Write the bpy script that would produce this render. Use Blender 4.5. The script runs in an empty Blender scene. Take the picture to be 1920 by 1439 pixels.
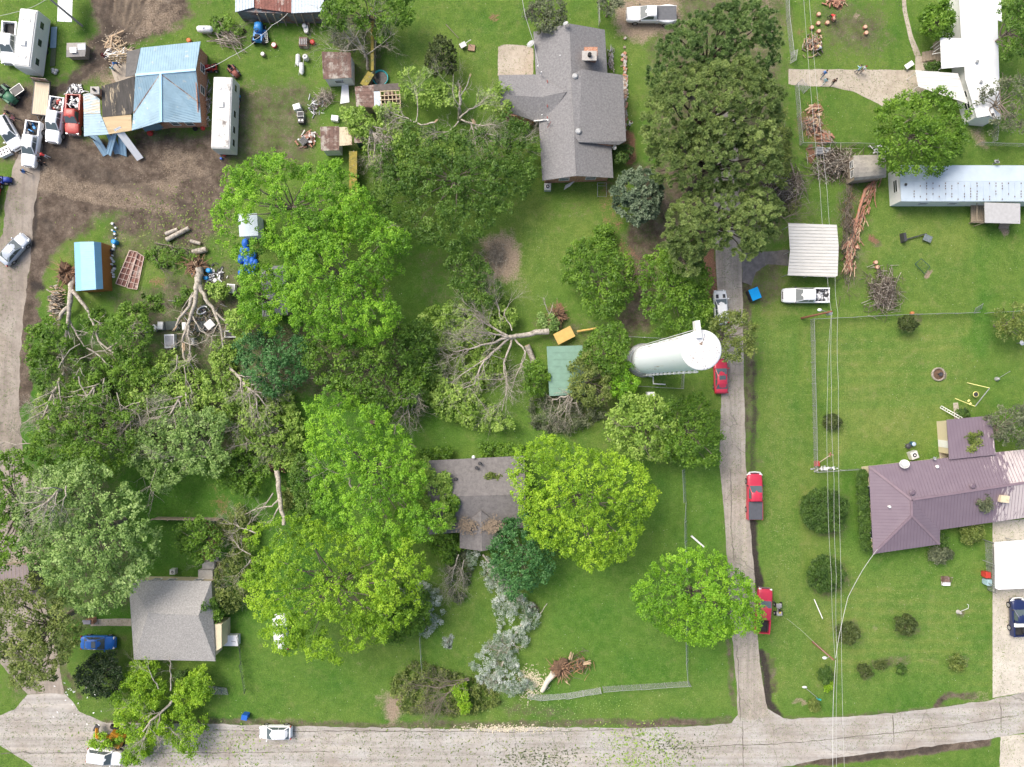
import bpy, bmesh, math, random
import numpy as np
from mathutils import Vector, Matrix
sc = bpy.context.scene
COL = sc.collection
F = 1280.0; H = 91.4                      # photograph: straight down from about 91 m
def W(u, v, z=0.0):                       # a point of the place, read off the aerial photograph at height z
    k = (H - z) / F
    return Vector(((u - 960) * k, (719.5 - v) * k, z))
# ---------------- camera, sky, sun, exposure
cam = bpy.data.objects.new('camera', bpy.data.cameras.new('camera')); COL.objects.link(cam)
cam.location = (0, 0, H); cam.rotation_euler = (0, 0, 0)
cam.data.sensor_width = 36; cam.data.lens = 36 * F / 1920; cam.data.clip_end = 2000; cam.data.clip_start = 1
sc.camera = cam
SUN_EL, SUN_AZ = 52, -50                  # azimuth measured from +Y, clockwise
w = bpy.data.worlds.new('World'); sc.world = w; w.use_nodes = True
nt = w.node_tree; nt.nodes.clear()
sky = nt.nodes.new('ShaderNodeTexSky'); sky.sky_type = 'NISHITA'; sky.sun_disc = False
sky.sun_elevation = math.radians(SUN_EL); sky.sun_rotation = math.radians(SUN_AZ)
sky.dust_density = 5; sky.air_density = 1.0; sky.ozone_density = 0.5
bg = nt.nodes.new('ShaderNodeBackground'); bg.inputs[1].default_value = 0.115
wo = nt.nodes.new('ShaderNodeOutputWorld')
nt.links.new(sky.outputs[0], bg.inputs[0]); nt.links.new(bg.outputs[0], wo.inputs[0])
sl = bpy.data.lights.new('sun', 'SUN'); sl.energy = 1.6; sl.angle = math.radians(32); sl.color = (1, .95, .87)
so = bpy.data.objects.new('sun', sl); COL.objects.link(so)
sd = Vector((math.sin(math.radians(SUN_AZ)) * math.cos(math.radians(SUN_EL)), math.cos(math.radians(SUN_AZ)) * math.cos(math.radians(SUN_EL)), math.sin(math.radians(SUN_EL))))
so.rotation_euler = sd.to_track_quat('Z', 'Y').to_euler(); so.location = (0, 0, 120)
sc.view_settings.view_transform = 'Standard'; sc.view_settings.look = 'None'
sc.view_settings.exposure = 0.9; sc.view_settings.gamma = 1

# ---------------- materials
MATS = {}
def srgb(*c):
    return tuple(((x / 255) / 12.92 if x / 255 <= .04045 else (((x / 255) + .055) / 1.055) ** 2.4) for x in c)
def newmat(name):
    m = bpy.data.materials.new(name); m.use_nodes = True
    n = m.node_tree.nodes; return m, n, m.node_tree.links, n['Principled BSDF']
def mat(name, col, rough=.7, metal=0., var=.18, scale=2.5, bump=0., col2=None, thr=.55, scale2=1.2, soft=.06, spec=.4, coat=0, stretch=None, detail=6):
    if name in MATS: return MATS[name]
    m, n, l, b = newmat(name)
    tc = n.new('ShaderNodeTexCoord'); mp = n.new('ShaderNodeMapping'); l.new(tc.outputs['Object'], mp.inputs[0])
    if stretch: mp.inputs['Scale'].default_value = stretch
    nz = n.new('ShaderNodeTexNoise'); nz.inputs['Scale'].default_value = scale; nz.inputs['Detail'].default_value = detail; nz.inputs['Roughness'].default_value = .65
    l.new(mp.outputs[0], nz.inputs[0])
    rp = n.new('ShaderNodeValToRGB'); e = rp.color_ramp.elements
    e[0].position = .3; e[1].position = .7
    e[0].color = tuple(c * (1 - var) for c in col) + (1,); e[1].color = tuple(min(1, c * (1 + var)) for c in col) + (1,)
    l.new(nz.outputs[0], rp.inputs[0]); out = rp.outputs[0]
    if col2:
        n2 = n.new('ShaderNodeTexNoise'); n2.inputs['Scale'].default_value = scale2; n2.inputs['Detail'].default_value = 8; n2.inputs['Roughness'].default_value = .7
        l.new(mp.outputs[0], n2.inputs[0])
        r2 = n.new('ShaderNodeValToRGB'); r2.color_ramp.elements[0].position = thr - soft; r2.color_ramp.elements[1].position = thr + soft
        l.new(n2.outputs[0], r2.inputs[0])
        mx = n.new('ShaderNodeMixRGB'); l.new(r2.outputs[0], mx.inputs[0]); l.new(out, mx.inputs[1]); mx.inputs[2].default_value = tuple(col2) + (1,)
        out = mx.outputs[0]
    l.new(out, b.inputs['Base Color'])
    b.inputs['Roughness'].default_value = rough; b.inputs['Metallic'].default_value = metal
    b.inputs['Specular IOR Level'].default_value = spec; b.inputs['Coat Weight'].default_value = coat; b.inputs['Coat Roughness'].default_value = .1
    if bump:
        bp = n.new('ShaderNodeBump'); bp.inputs['Strength'].default_value = bump; bp.inputs['Distance'].default_value = .05
        l.new(nz.outputs[0], bp.inputs['Height']); l.new(bp.outputs[0], b.inputs['Normal'])
    MATS[name] = m; return m
def leafmat(name, c_dark, c_mid, c_light, trans=.35, rough=.55):
    m, n, l, b = newmat(name); n.remove(b)
    at = n.new('ShaderNodeAttribute'); at.attribute_name = 'var'
    rp = n.new('ShaderNodeValToRGB'); rp.color_ramp.elements[0].color = c_dark + (1,); rp.color_ramp.elements[1].color = c_light + (1,)
    e = rp.color_ramp.elements.new(.5); e.color = c_mid + (1,)
    l.new(at.outputs['Fac'], rp.inputs[0])
    d = n.new('ShaderNodeBsdfDiffuse'); t = n.new('ShaderNodeBsdfTranslucent'); mx = n.new('ShaderNodeMixShader'); mx.inputs[0].default_value = trans
    g = n.new('ShaderNodeBsdfGlossy'); g.inputs['Roughness'].default_value = rough; mg = n.new('ShaderNodeMixShader'); mg.inputs[0].default_value = .03
    l.new(rp.outputs[0], d.inputs[0]); l.new(rp.outputs[0], t.inputs[0]); l.new(d.outputs[0], mx.inputs[1]); l.new(t.outputs[0], mx.inputs[2])
    l.new(mx.outputs[0], mg.inputs[1]); l.new(g.outputs[0], mg.inputs[2])
    l.new(mg.outputs[0], n['Material Output'].inputs[0]); MATS[name] = m; return m

# ---------------- mesh helpers
def link(name, me, parent=None):
    o = bpy.data.objects.new(name, me); COL.objects.link(o)
    if parent is not None: o.parent = parent
    return o
def tag(o, label=None, cat=None, group=None, kind=None):
    if label: o['label'] = label
    if cat: o['category'] = cat
    if group: o['group'] = group
    if kind: o['kind'] = kind
    return o
def thing(name, label, cat, loc, rot=0., group=None):
    o = bpy.data.objects.new(name, None); COL.objects.link(o); o.empty_display_size = .3
    o.location = (loc[0], loc[1], loc[2] if len(loc) > 2 else 0); o.rotation_euler = (0, 0, rot)
    return tag(o, label, cat, group)
def npmesh(name, V, Q, mats, parent=None, var=None, smooth=False, mi=None):
    """V (n,3), Q (m,k) all faces same size"""
    me = bpy.data.meshes.new(name); n, k = Q.shape
    me.vertices.add(len(V)); me.vertices.foreach_set('co', np.ascontiguousarray(V, dtype=np.float32).ravel())
    me.loops.add(n * k); me.loops.foreach_set('vertex_index', Q.astype(np.int32).ravel())
    me.polygons.add(n); me.polygons.foreach_set('loop_start', np.arange(0, n * k, k, dtype=np.int32))
    for m in mats: me.materials.append(m)
    if mi is not None: me.polygons.foreach_set('material_index', mi.astype(np.int32))
    if smooth: me.polygons.foreach_set('use_smooth', np.ones(n, dtype=bool))
    if var is not None:
        a = me.attributes.new('var', 'FLOAT', 'FACE'); a.data.foreach_set('value', var.astype(np.float32))
    me.update(calc_edges=True)
    return link(name, me, parent)
SPLIT = {'post', 'carport_post', 'porch_post', 'bay_post', 'gable_board', 'leg', 'wheel', 'foot', 'bumper', 'rafter', 'broken_rafter', 'roof_seam_', 'side_rail', 'rung', 'seat', 'roof_panel', 'rack', 'fence_board', 'handle', 'insulator', 'crate', 'torn_', 'roof_scar'}
class MB:
    def __init__(s, off=(0, 0, 0)): s.v = []; s.f = []; s.m = []; s.off = Vector(off); s.sm = []
    def add(s, vs, fs, mi=0, smooth=False):
        b = len(s.v); s.v += [Vector(p) - s.off for p in vs]
        for f in fs: s.f.append([b + i for i in f]); s.m.append(mi); s.sm.append(smooth)
    def box(s, c, d, rz=0., mi=0, M=None, taper=1.):
        R = M if M is not None else Matrix.Rotation(rz, 3, 'Z'); c = Vector(c); vs = []
        for sz in (-.5, .5):
            t = taper if sz > 0 else 1
            for sx, sy in ((-.5, -.5), (.5, -.5), (.5, .5), (-.5, .5)):
                vs.append(c + R @ Vector((d[0] * sx * t, d[1] * sy * t, d[2] * sz)))
        s.add(vs, [(3, 2, 1, 0), (4, 5, 6, 7), (0, 1, 5, 4), (1, 2, 6, 5), (2, 3, 7, 6), (3, 0, 4, 7)], mi)
    def bar(s, a, b, w, h, mi=0):         # beam from a to b
        a, b = Vector(a), Vector(b); d = b - a
        if d.length < 1e-4: return
        q = d.to_track_quat('X', 'Z').to_matrix(); s.box((a + b) / 2, (d.length, w, h), M=q, mi=mi)
    def cyl(s, c, r, h, n=16, mi=0, r2=None, ax='Z', M=None):
        r2 = r if r2 is None else r2; vs = []
        R = M if M is not None else (Matrix.Identity(3) if ax == 'Z' else Matrix.Rotation(math.pi / 2, 3, 'X' if ax == 'Y' else 'Y')); c = Vector(c)
        for z, rr in ((0, r), (h, r2)):
            for i in range(n):
                a = 2 * math.pi * i / n; vs.append(c + R @ Vector((rr * math.cos(a), rr * math.sin(a), z)))
        s.add(vs, [(i, (i + 1) % n, n + (i + 1) % n, n + i) for i in range(n)], mi, True)
        s.add(vs[n:], [tuple(range(n))], mi); s.add(vs[:n], [tuple(reversed(range(n)))], mi)
    def lathe(s, c, prof, n=20, mi=0):
        c = Vector(c); vs = []
        for r, z in prof:
            for i in range(n):
                a = 2 * math.pi * i / n; vs.append(c + Vector((r * math.cos(a), r * math.sin(a), z)))
        fs = []
        for j in range(len(prof) - 1):
            for i in range(n): fs.append((j * n + i, j * n + (i + 1) % n, (j + 1) * n + (i + 1) % n, (j + 1) * n + i))
        s.add(vs, fs, mi, True)
    def tube(s, pts, rad, n=6, mi=0):
        P = [Vector(p) for p in pts]; vs = []; up = Vector((.13, .31, .94))
        for i, p in enumerate(P):
            d = (P[min(i + 1, len(P) - 1)] - P[max(i - 1, 0)])
            if d.length < 1e-6: d = Vector((0, 0, 1))
            d.normalize(); a = d.cross(up)
            if a.length < .05: a = d.cross(Vector((1, 0, 0)))
            a.normalize(); b = d.cross(a); r = rad[i] if hasattr(rad, '__len__') else rad
            for k in range(n):
                t = 2 * math.pi * k / n; vs.append(p + (a * math.cos(t) + b * math.sin(t)) * r)
        fs = [(i * n + k, i * n + (k + 1) % n, (i + 1) * n + (k + 1) % n, (i + 1) * n + k) for i in range(len(P) - 1) for k in range(n)]
        s.add(vs, fs, mi, True); s.add(vs[-n:], [tuple(range(n))], mi); s.add(vs[:n], [tuple(reversed(range(n)))], mi)
    def prism(s, poly, z0, z1, mi=0):
        n = len(poly); P = [Vector((p[0], p[1], 0)) for p in poly]
        ar = sum(P[i].x * P[(i + 1) % n].y - P[(i + 1) % n].x * P[i].y for i in range(n))
        if ar < 0: P.reverse()
        vs = [Vector((p.x, p.y, z0)) for p in P] + [Vector((p.x, p.y, z1)) for p in P]
        s.add(vs, [tuple(reversed(range(n))), tuple(range(n, 2 * n))] + [(i, (i + 1) % n, n + (i + 1) % n, n + i) for i in range(n)], mi)
    def ball(s, c, r, n=12, mi=0):
        r = r if hasattr(r, '__len__') else (r, r, r); c = Vector(c); vs = []; k = n // 2 + 1
        for j in range(k):
            ph = math.pi * j / (k - 1)
            for i in range(n):
                a = 2 * math.pi * i / n; vs.append(c + Vector((r[0] * math.sin(ph) * math.cos(a), r[1] * math.sin(ph) * math.sin(a), -r[2] * math.cos(ph))))
        s.add(vs, [(j * n + i, j * n + (i + 1) % n, (j + 1) * n + (i + 1) % n, (j + 1) * n + i) for j in range(k - 1) for i in range(n)], mi, True)
    def loft(s, rings, mi=0, smooth=True):
        n = len(rings[0]); vs = [p for r in rings for p in r]; fs = []
        for j in range(len(rings) - 1):
            for i in range(n): fs.append((j * n + i, j * n + (i + 1) % n, (j + 1) * n + (i + 1) % n, (j + 1) * n + i))
        s.add(vs, fs, mi, smooth); s.add(rings[0], [tuple(reversed(range(n)))], mi); s.add(rings[-1], [tuple(range(n))], mi)
    def slab(s, pts, th=.1, mi=0):        # polygon in space, thickened downwards
        P = [Vector(p) for p in pts]; n = len(P)
        ar = sum(P[i].x * P[(i + 1) % n].y - P[(i + 1) % n].x * P[i].y for i in range(n))
        if ar < 0: P.reverse()
        B = [p - Vector((0, 0, th)) for p in P]
        s.add(P + B, [tuple(range(n)), tuple(reversed(range(n, 2 * n)))] + [(i, n + i, n + (i + 1) % n, (i + 1) % n) for i in range(n)], mi)
    def ribs(s, pts, sp=.4, w=.05, h=.035, mi=0, along=None):
        P = [Vector(p) for p in pts]; n = len(P); nn = Vector((0, 0, 0))
        for i in range(n): nn += (P[i] - P[0]).cross(P[(i + 1) % n] - P[0])
        nn.normalize()
        if nn.z < 0: nn = -nn
        g = Vector((nn.x, nn.y, 0)) if along is None else Vector((along[0], along[1], 0))
        if g.length < 1e-4: g = Vector((1, 0, 0))
        g.normalize(); q = Vector((-g.y, g.x, 0)); d0 = nn.dot(P[0])
        ts = [p.dot(q) for p in P]; t = min(ts) + sp * .3
        while t < max(ts):
            xs = []
            for i in range(n):
                a, b = P[i], P[(i + 1) % n]; ta, tb = a.dot(q), b.dot(q)
                if (ta - t) * (tb - t) < 0: xs.append((a + (b - a) * ((t - ta) / (tb - ta))))
            xs.sort(key=lambda p: p.dot(g))
            for a, b in zip(xs[::2], xs[1::2]):
                if (b - a).length > .25:
                    e = (b - a).normalized() * .03; s.bar(a + e + nn * h * .4, b - e + nn * h * .4, w, h, mi)
            t += sp
    def build(s, name, mats, parent=None):
        if not isinstance(mats, (list, tuple)): mats = [mats]
        if name in SPLIT and parent is not None and len(s.v) > 8:     # every separate piece becomes an object of its own
            key = {}; up = []
            for p in s.v: up.append(key.setdefault((round(p.x, 3), round(p.y, 3), round(p.z, 3)), len(up)))
            par = list(range(len(s.v)))
            def fd(i):
                while par[i] != i: par[i] = par[par[i]]; i = par[i]
                return i
            for f in s.f:
                r = fd(up[f[0]])
                for i in f[1:]: par[fd(up[i])] = r
            G = {}
            for k, f in enumerate(s.f): G.setdefault(fd(up[f[0]]), []).append(k)
            if 1 < len(G) <= 60:
                o = None
                for g in G.values():
                    m = MB(); mp = {}
                    for k in g:
                        for i in s.f[k]:
                            if i not in mp: mp[i] = len(m.v); m.v.append(s.v[i])
                        m.f.append([mp[i] for i in s.f[k]]); m.m.append(s.m[k]); m.sm.append(s.sm[k])
                    q = m._b(name, mats, parent); o = o or q
                return o
        return s._b(name, mats, parent)
    def _b(s, name, mats, parent):
        me = bpy.data.meshes.new(name); me.from_pydata([tuple(p) for p in s.v], [], s.f)
        for m in mats: me.materials.append(m)
        me.polygons.foreach_set('material_index', s.m); me.polygons.foreach_set('use_smooth', s.sm)
        me.update(); return link(name, me, parent)
def noise2(x, y, seed=0):
    xi = np.floor(x); yi = np.floor(y); fx = x - xi; fy = y - yi
    fx = fx * fx * (3 - 2 * fx); fy = fy * fy * (3 - 2 * fy)
    def h(a, b):
        t = np.sin(a * 127.1 + b * 311.7 + seed * 74.7) * 43758.5453; return t - np.floor(t)
    return (h(xi, yi) * (1 - fx) + h(xi + 1, yi) * fx) * (1 - fy) + (h(xi, yi + 1) * (1 - fx) + h(xi + 1, yi + 1) * fx) * fy
def fbm(x, y, seed=0, o=4):
    r = 0; a = .5
    for i in range(o): r = r + a * noise2(x * 2 ** i, y * 2 ** i, seed + i * 7); a *= .5
    return r / (1 - .5 ** o)
def inpoly(X, Y, poly):
    r = np.zeros(X.shape, bool); n = len(poly)
    for i in range(n):
        x1, y1 = poly[i]; x2, y2 = poly[(i + 1) % n]
        if y1 == y2: continue
        c = ((y1 > Y) != (y2 > Y)) & (X < (x2 - x1) * (Y - y1) / (y2 - y1) + x1); r ^= c
    return r
def segdist(X, Y, pts, closed=False):
    d = np.full(X.shape, 1e9); n = len(pts)
    for i in range(n if closed else n - 1):
        x1, y1 = pts[i]; x2, y2 = pts[(i + 1) % n]; dx, dy = x2 - x1, y2 - y1; q = dx * dx + dy * dy + 1e-9
        t = np.clip(((X - x1) * dx + (Y - y1) * dy) / q, 0, 1)
        d = np.minimum(d, np.hypot(X - x1 - t * dx, Y - y1 - t * dy))
    return d
def wp(pts, z=0.): return [tuple(W(u, v, z)[:2]) for u, v in pts]

# ---------------- foliage
LEAF = {
 'maple':   dict(m=leafmat('bright maple leaves', (.08,.20,.015), (.18,.40,.02), (.34,.60,.04)), s=.11, a=.6, cl=.36, n=27),
 'mapley':  dict(m=leafmat('yellow green leaves', (.11,.23,.012), (.25,.45,.02), (.45,.66,.045)), s=.11, a=.6, cl=.36, n=27),
 'green':   dict(m=leafmat('mid green leaves', (.06,.135,.012), (.12,.25,.019), (.22,.38,.038)), s=.16, a=.5, cl=.42, n=17),
 'dark':    dict(m=leafmat('dark green leaves', (.045,.11,.013), (.088,.19,.02), (.165,.29,.038)), s=.15, a=.5, cl=.4, n=17),
 'pale':    dict(m=leafmat('pale underside leaves', (.10,.19,.04), (.23,.38,.09), (.44,.60,.21)), s=.17, a=.5, cl=.42, n=16),
 'light':   dict(m=leafmat('light green leaves', (.12,.22,.025), (.26,.42,.06), (.45,.61,.14)), s=.18, a=.55, cl=.42, n=15),
 'olive':   dict(m=leafmat('olive leaves', (.08,.13,.022), (.165,.225,.045), (.30,.36,.09)), s=.15, a=.5, cl=.4, n=16),
 'blue':    dict(m=leafmat('blue green leaves', (.03,.11,.025), (.065,.20,.048), (.15,.34,.10)), s=.15, a=.5, cl=.4, n=17),
 'pine':    dict(m=leafmat('pine needles', (.12,.19,.05), (.235,.33,.095), (.39,.49,.16), .45), s=.17, a=.22, cl=.36, n=60, pine=1, k=8.),
 'pined':   dict(m=leafmat('dark pine needles', (.075,.145,.04), (.145,.245,.068), (.24,.35,.105), .4), s=.17, a=.22, cl=.36, n=60, pine=1, k=8.),
 'cedar':   dict(m=leafmat('cedar sprays', (.06,.10,.055), (.13,.19,.11), (.26,.33,.21), .1), s=.24, a=.3, cl=.32, n=22, pine=1),
 'bush':    dict(m=leafmat('clipped bush leaves', (.03,.072,.010), (.058,.125,.018), (.11,.20,.032), .2), s=.09, a=.5, cl=.22, n=26, k=9.),
 'juniper': dict(m=leafmat('juniper sprays', (.04,.065,.018), (.075,.11,.03), (.12,.155,.045), .1), s=.16, a=.3, cl=.22, n=20, pine=1),
 'magnolia':dict(m=leafmat('magnolia leaves', (.018,.04,.013), (.035,.065,.02), (.075,.11,.04), .1, .35), s=.14, a=.5, cl=.35, n=16),
 'blossom': dict(m=leafmat('white blossom', (.10,.20,.08), (.30,.38,.27), (.70,.74,.70), .25), s=.085, a=.5, cl=.27, n=24),
 'dry':     dict(m=leafmat('wilting grey leaves', (.07,.09,.045), (.14,.17,.09), (.25,.28,.16)), s=.15, a=.45, cl=.4, n=14),
}
def leaves(name, lobes, sp, parent, off, rng, dens=1., flat=.72, inner=True):
    """leaf faces in clumps over each lobe (x,y,z,r)"""
    S = LEAF[sp]; cs = []; cn = []
    lv = []
    for (x, y, z, r) in lobes:
        k = max(3, int(dens * S.get('k', 8.) * r * r / (S['cl'] / .42) ** 2 + 4))
        d = rng.normal(size=(k, 3)); d[:, 2] = np.abs(d[:, 2]) * .9 - .22; d /= np.linalg.norm(d, axis=1)[:, None]
        rr = r * 1.1 * (1 - .45 * rng.random(k) ** 1.4) * (1 + .16 * np.sin(d[:, 0] * 5 + x) * np.cos(d[:, 1] * 5 + y))
        p = d * rr[:, None]; p[:, 2] *= flat
        cs.append(p + (x, y, z)); cn.append(d); lv.append(np.full(k, rng.normal() * .22))
    C = np.concatenate(cs); D = np.concatenate(cn); m = len(C); n = S['n']
    cv = rng.random(m) * .55 + .45 * fbm(C[:, 0] * .6, C[:, 1] * .6, 3) + np.concatenate(lv)
    d = rng.normal(size=(m, n, 3)); d[..., 2] = np.abs(d[..., 2]) * .8 - .2; d /= np.linalg.norm(d, axis=2)[..., None]
    cr = S['cl'] * (.7 + .6 * rng.random(m))
    if S.get('pine'):
        P = C[:, None, :] + d * (cr * .45)[:, None, None]; T = d + .15 * rng.normal(size=d.shape)
    else:
        P = C[:, None, :] + d * cr[:, None, None] * (.35 + .75 * rng.random((m, n, 1))); T = rng.normal(size=d.shape) * (1, 1, .45)
    T /= np.linalg.norm(T, axis=2)[..., None]
    Nn = d * .5 + D[:, None, :] * .35 + np.array((0, 0, .55)) + .45 * rng.normal(size=d.shape)
    B = np.cross(Nn, T); B /= np.linalg.norm(B, axis=2)[..., None] + 1e-9
    s = S['s'] * (.65 + .7 * rng.random((m, n, 1)))
    a = P - T * s; c = P + T * s; b = P + B * s * S['a'] + T * s * .1; e = P - B * s * S['a'] + T * s * .1
    V = np.stack([a, b, c, e], axis=2).reshape(-1, 3) - np.array(off)
    V[:, 2] = np.maximum(V[:, 2], .03)
    Q = np.arange(len(V)).reshape(-1, 4)
    var = np.clip(cv[:, None] * .75 + rng.random((m, n)) * .5 - .1, 0, 1).ravel()
    return npmesh(name, V, Q, [S['m']], parent, var)
def pack(poly, zc, lobe, dome, rng, hole=.08, tight=.6):
    P = wp(poly, zc); xs = [p[0] for p in P]; ys = [p[1] for p in P]
    X = rng.uniform(min(xs), max(xs), 2600); Y = rng.uniform(min(ys), max(ys), 2600)
    ins = inpoly(X, Y, P); X = X[ins]; Y = Y[ins]; D = segdist(X, Y, P, True); R = max(D.max(), .1); out = []
    for x, y, d in zip(X, Y, D):
        r = lobe * (.5 + .85 * rng.random()); r = min(r, d * .9 + lobe * .25)
        if r < lobe * .28: continue
        if any((x - a) ** 2 + (y - b) ** 2 < (tight * .88 * (r + q)) ** 2 for a, b, _, q in out): continue
        out.append((x, y, zc - dome * (1 - min(1, d / R)) ** 1.6 + rng.normal() * lobe * .36 - r * .5, r))
        # lobes stay inside the outline
    return [o for o in out if rng.random() > hole]
BARK = mat('grey bark', (.20,.17,.135), .9, var=.35, scale=6, bump=.5)
BARKP = mat('pale dead bark', (.43,.39,.33), .9, var=.45, scale=4, bump=.9, col2=(.17,.15,.11), thr=.57, scale2=3, soft=.08)
BARKD = mat('dark bark', (.09,.07,.055), .9, var=.35, scale=6, bump=.5)
WOODF = mat('fresh split wood', (.50,.37,.24), .8, var=.25, scale=7)
WOODR = mat('red cedar heartwood', (.36,.17,.115), .8, var=.4, scale=5, col2=(.46,.34,.25), thr=.6, scale2=5)
SOIL = mat('root soil', (.13,.08,.05), .95, var=.4, scale=4, bump=1.)
def wig(a, b, k, amp, rng, sag=0):
    a, b = Vector(a), Vector(b); L = (b - a).length; out = []
    for i in range(k + 1):
        t = i / k; p = a.lerp(b, t)
        if 0 < i < k: p += Vector(rng.normal(size=3)) * amp * L
        p.z += sag * math.sin(math.pi * t); out.append(p)
    return out
def tree(name, label, poly, sp, zc=9, lobe=1.9, dome=2.5, seed=1, dens=1., hole=.08, cat='tree', group=None, bark=None, bare=0, tight=.6, trunk=True):
    rng = np.random.default_rng(seed); L = pack(poly, zc, lobe, dome, rng, hole, tight)
    cx = sum(l[0] for l in L) / len(L); cy = sum(l[1] for l in L) / len(L)
    T = thing(name, label, cat, (cx, cy, 0), group=group); off = (cx, cy, 0)
    mb = MB(off); zf = zc * .38; R = .035 * zc
    base = Vector((cx, cy, -.1)); fork = Vector((cx + rng.normal() * .3, cy + rng.normal() * .3, zf))
    if trunk: mb.tube([base, base.lerp(fork, .1) , base.lerp(fork, .6), fork], [R * 1.5, R * 1.05, R * .9, R * .8], 9)
    for i, (x, y, z, r) in enumerate(sorted(L, key=lambda l: -l[3])[:26]):
        e = Vector((x, y, z + r * .1)); st = fork.lerp(Vector((cx, cy, zc * .75)), rng.random() * .7)
        mid = st.lerp(e, .5) + Vector((rng.normal() * .3, rng.normal() * .3, .3))
        q = wig(st, mid, 2, .04, rng)[:-1] + wig(mid, e, 2, .05, rng)
        mb.tube(q, list(np.linspace(R * .34, R * .07, len(q))), 5)
    for i in range(bare):
        x, y, z, r = L[int(rng.integers(len(L)))]; p = Vector((x, y, z + r * .5)); d = Vector((rng.normal(), rng.normal(), .35)).normalized()
        twigs(mb, p, d, r * 1.1, .05, 3, rng, .35)
    mb.build('trunk', bark or BARK, T)
    leaves('crown', L, sp, T, off, rng, dens)
    return T
def twigs(mb, p, d, L, r, lvl, rng, up=.1, mi=0, n=None, nf=(2, 3)):
    p = Vector(p); d = Vector(d).normalized(); q = [p]; c = p
    for i in range(3):
        dd = (d + Vector(rng.normal(size=3)) * .16).normalized(); c = c + dd * L / 3; c.z = max(c.z, .08); q.append(c)
    mb.tube(q, [r, r * .85, r * .68, r * .5], 5 if lvl > 1 else 4, mi)
    if lvl <= 0: return
    for i in range(int(rng.integers(nf[0], nf[1] + 1)) + (1 if lvl > 1 else 0)):
        k = int(rng.integers(1, 4)); s = q[k]
        nd = (d + Vector((rng.normal(), rng.normal(), rng.normal() * .5 + up * .5)) * .62).normalized()
        twigs(mb, s, nd, L * (.5 + .3 * rng.random()), r * .52, lvl - 1, rng, up, mi, nf=nf)
# ================= the ground: one sheet to the horizon, fine where the photograph looks
def grass(X, Y, ch):
    # short lawn blades and weeds, thick where the lawn is rank, none on mud
    rng = np.random.default_rng(77); N = 420000; x = rng.uniform(-72, 72, N); y = rng.uniform(-55, 55, N)
    i = np.clip(((x + 76) / .3).astype(int) + 4, 0, X.shape[1] - 1); j = np.clip(((y + 59) / .3).astype(int) + 4, 0, X.shape[0] - 1)
    bare = np.maximum.reduce([ch[k][j, i] for k in ('mud', 'tan', 'red', 'blk')]); dens = .25 + 1.1 * (fbm(x * .7, y * .7, 21) - .25) + .3 * ch['lush'][j, i] - bare * 1.1
    k = rng.random(N) < dens; x, y = x[k], y[k]; j, i = j[k], i[k]; n = len(x); a = rng.random(n) * 6.283; tilt = .5 + .5 * rng.random(n); s = rng.uniform(.05, .12, n)
    c = np.stack([x, y, np.full(n, .02) + .03 * rng.random(n)], 1); T = np.stack([np.cos(a) * tilt, np.sin(a) * tilt, 1.1 - tilt], 1) * s[:, None]; B = np.stack([-np.sin(a), np.cos(a), np.zeros(n)], 1) * (s * .4)[:, None]
    V = np.stack([c - T * .3, c + B, c + T * 1.2, c - B], 1).reshape(-1, 3); V[:, 2] = np.maximum(V[:, 2], .004)
    u = np.clip(.25 + .45 * rng.random(n) + .45 * (fbm(x * .25, y * .25, 8) - .5) + .42 * ch['yel'][j, i] - .2 * ch['lush'][j, i], 0, 1)
    m = leafmat('grass blades', (.05, .12, .02), (.135, .235, .048), (.36, .38, .16), .3); o = npmesh('grass', V, np.arange(4 * n).reshape(-1, 4), [m], None, u); tag(o, 'short green grass growing over the lawns', 'grass', kind='stuff')
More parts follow.
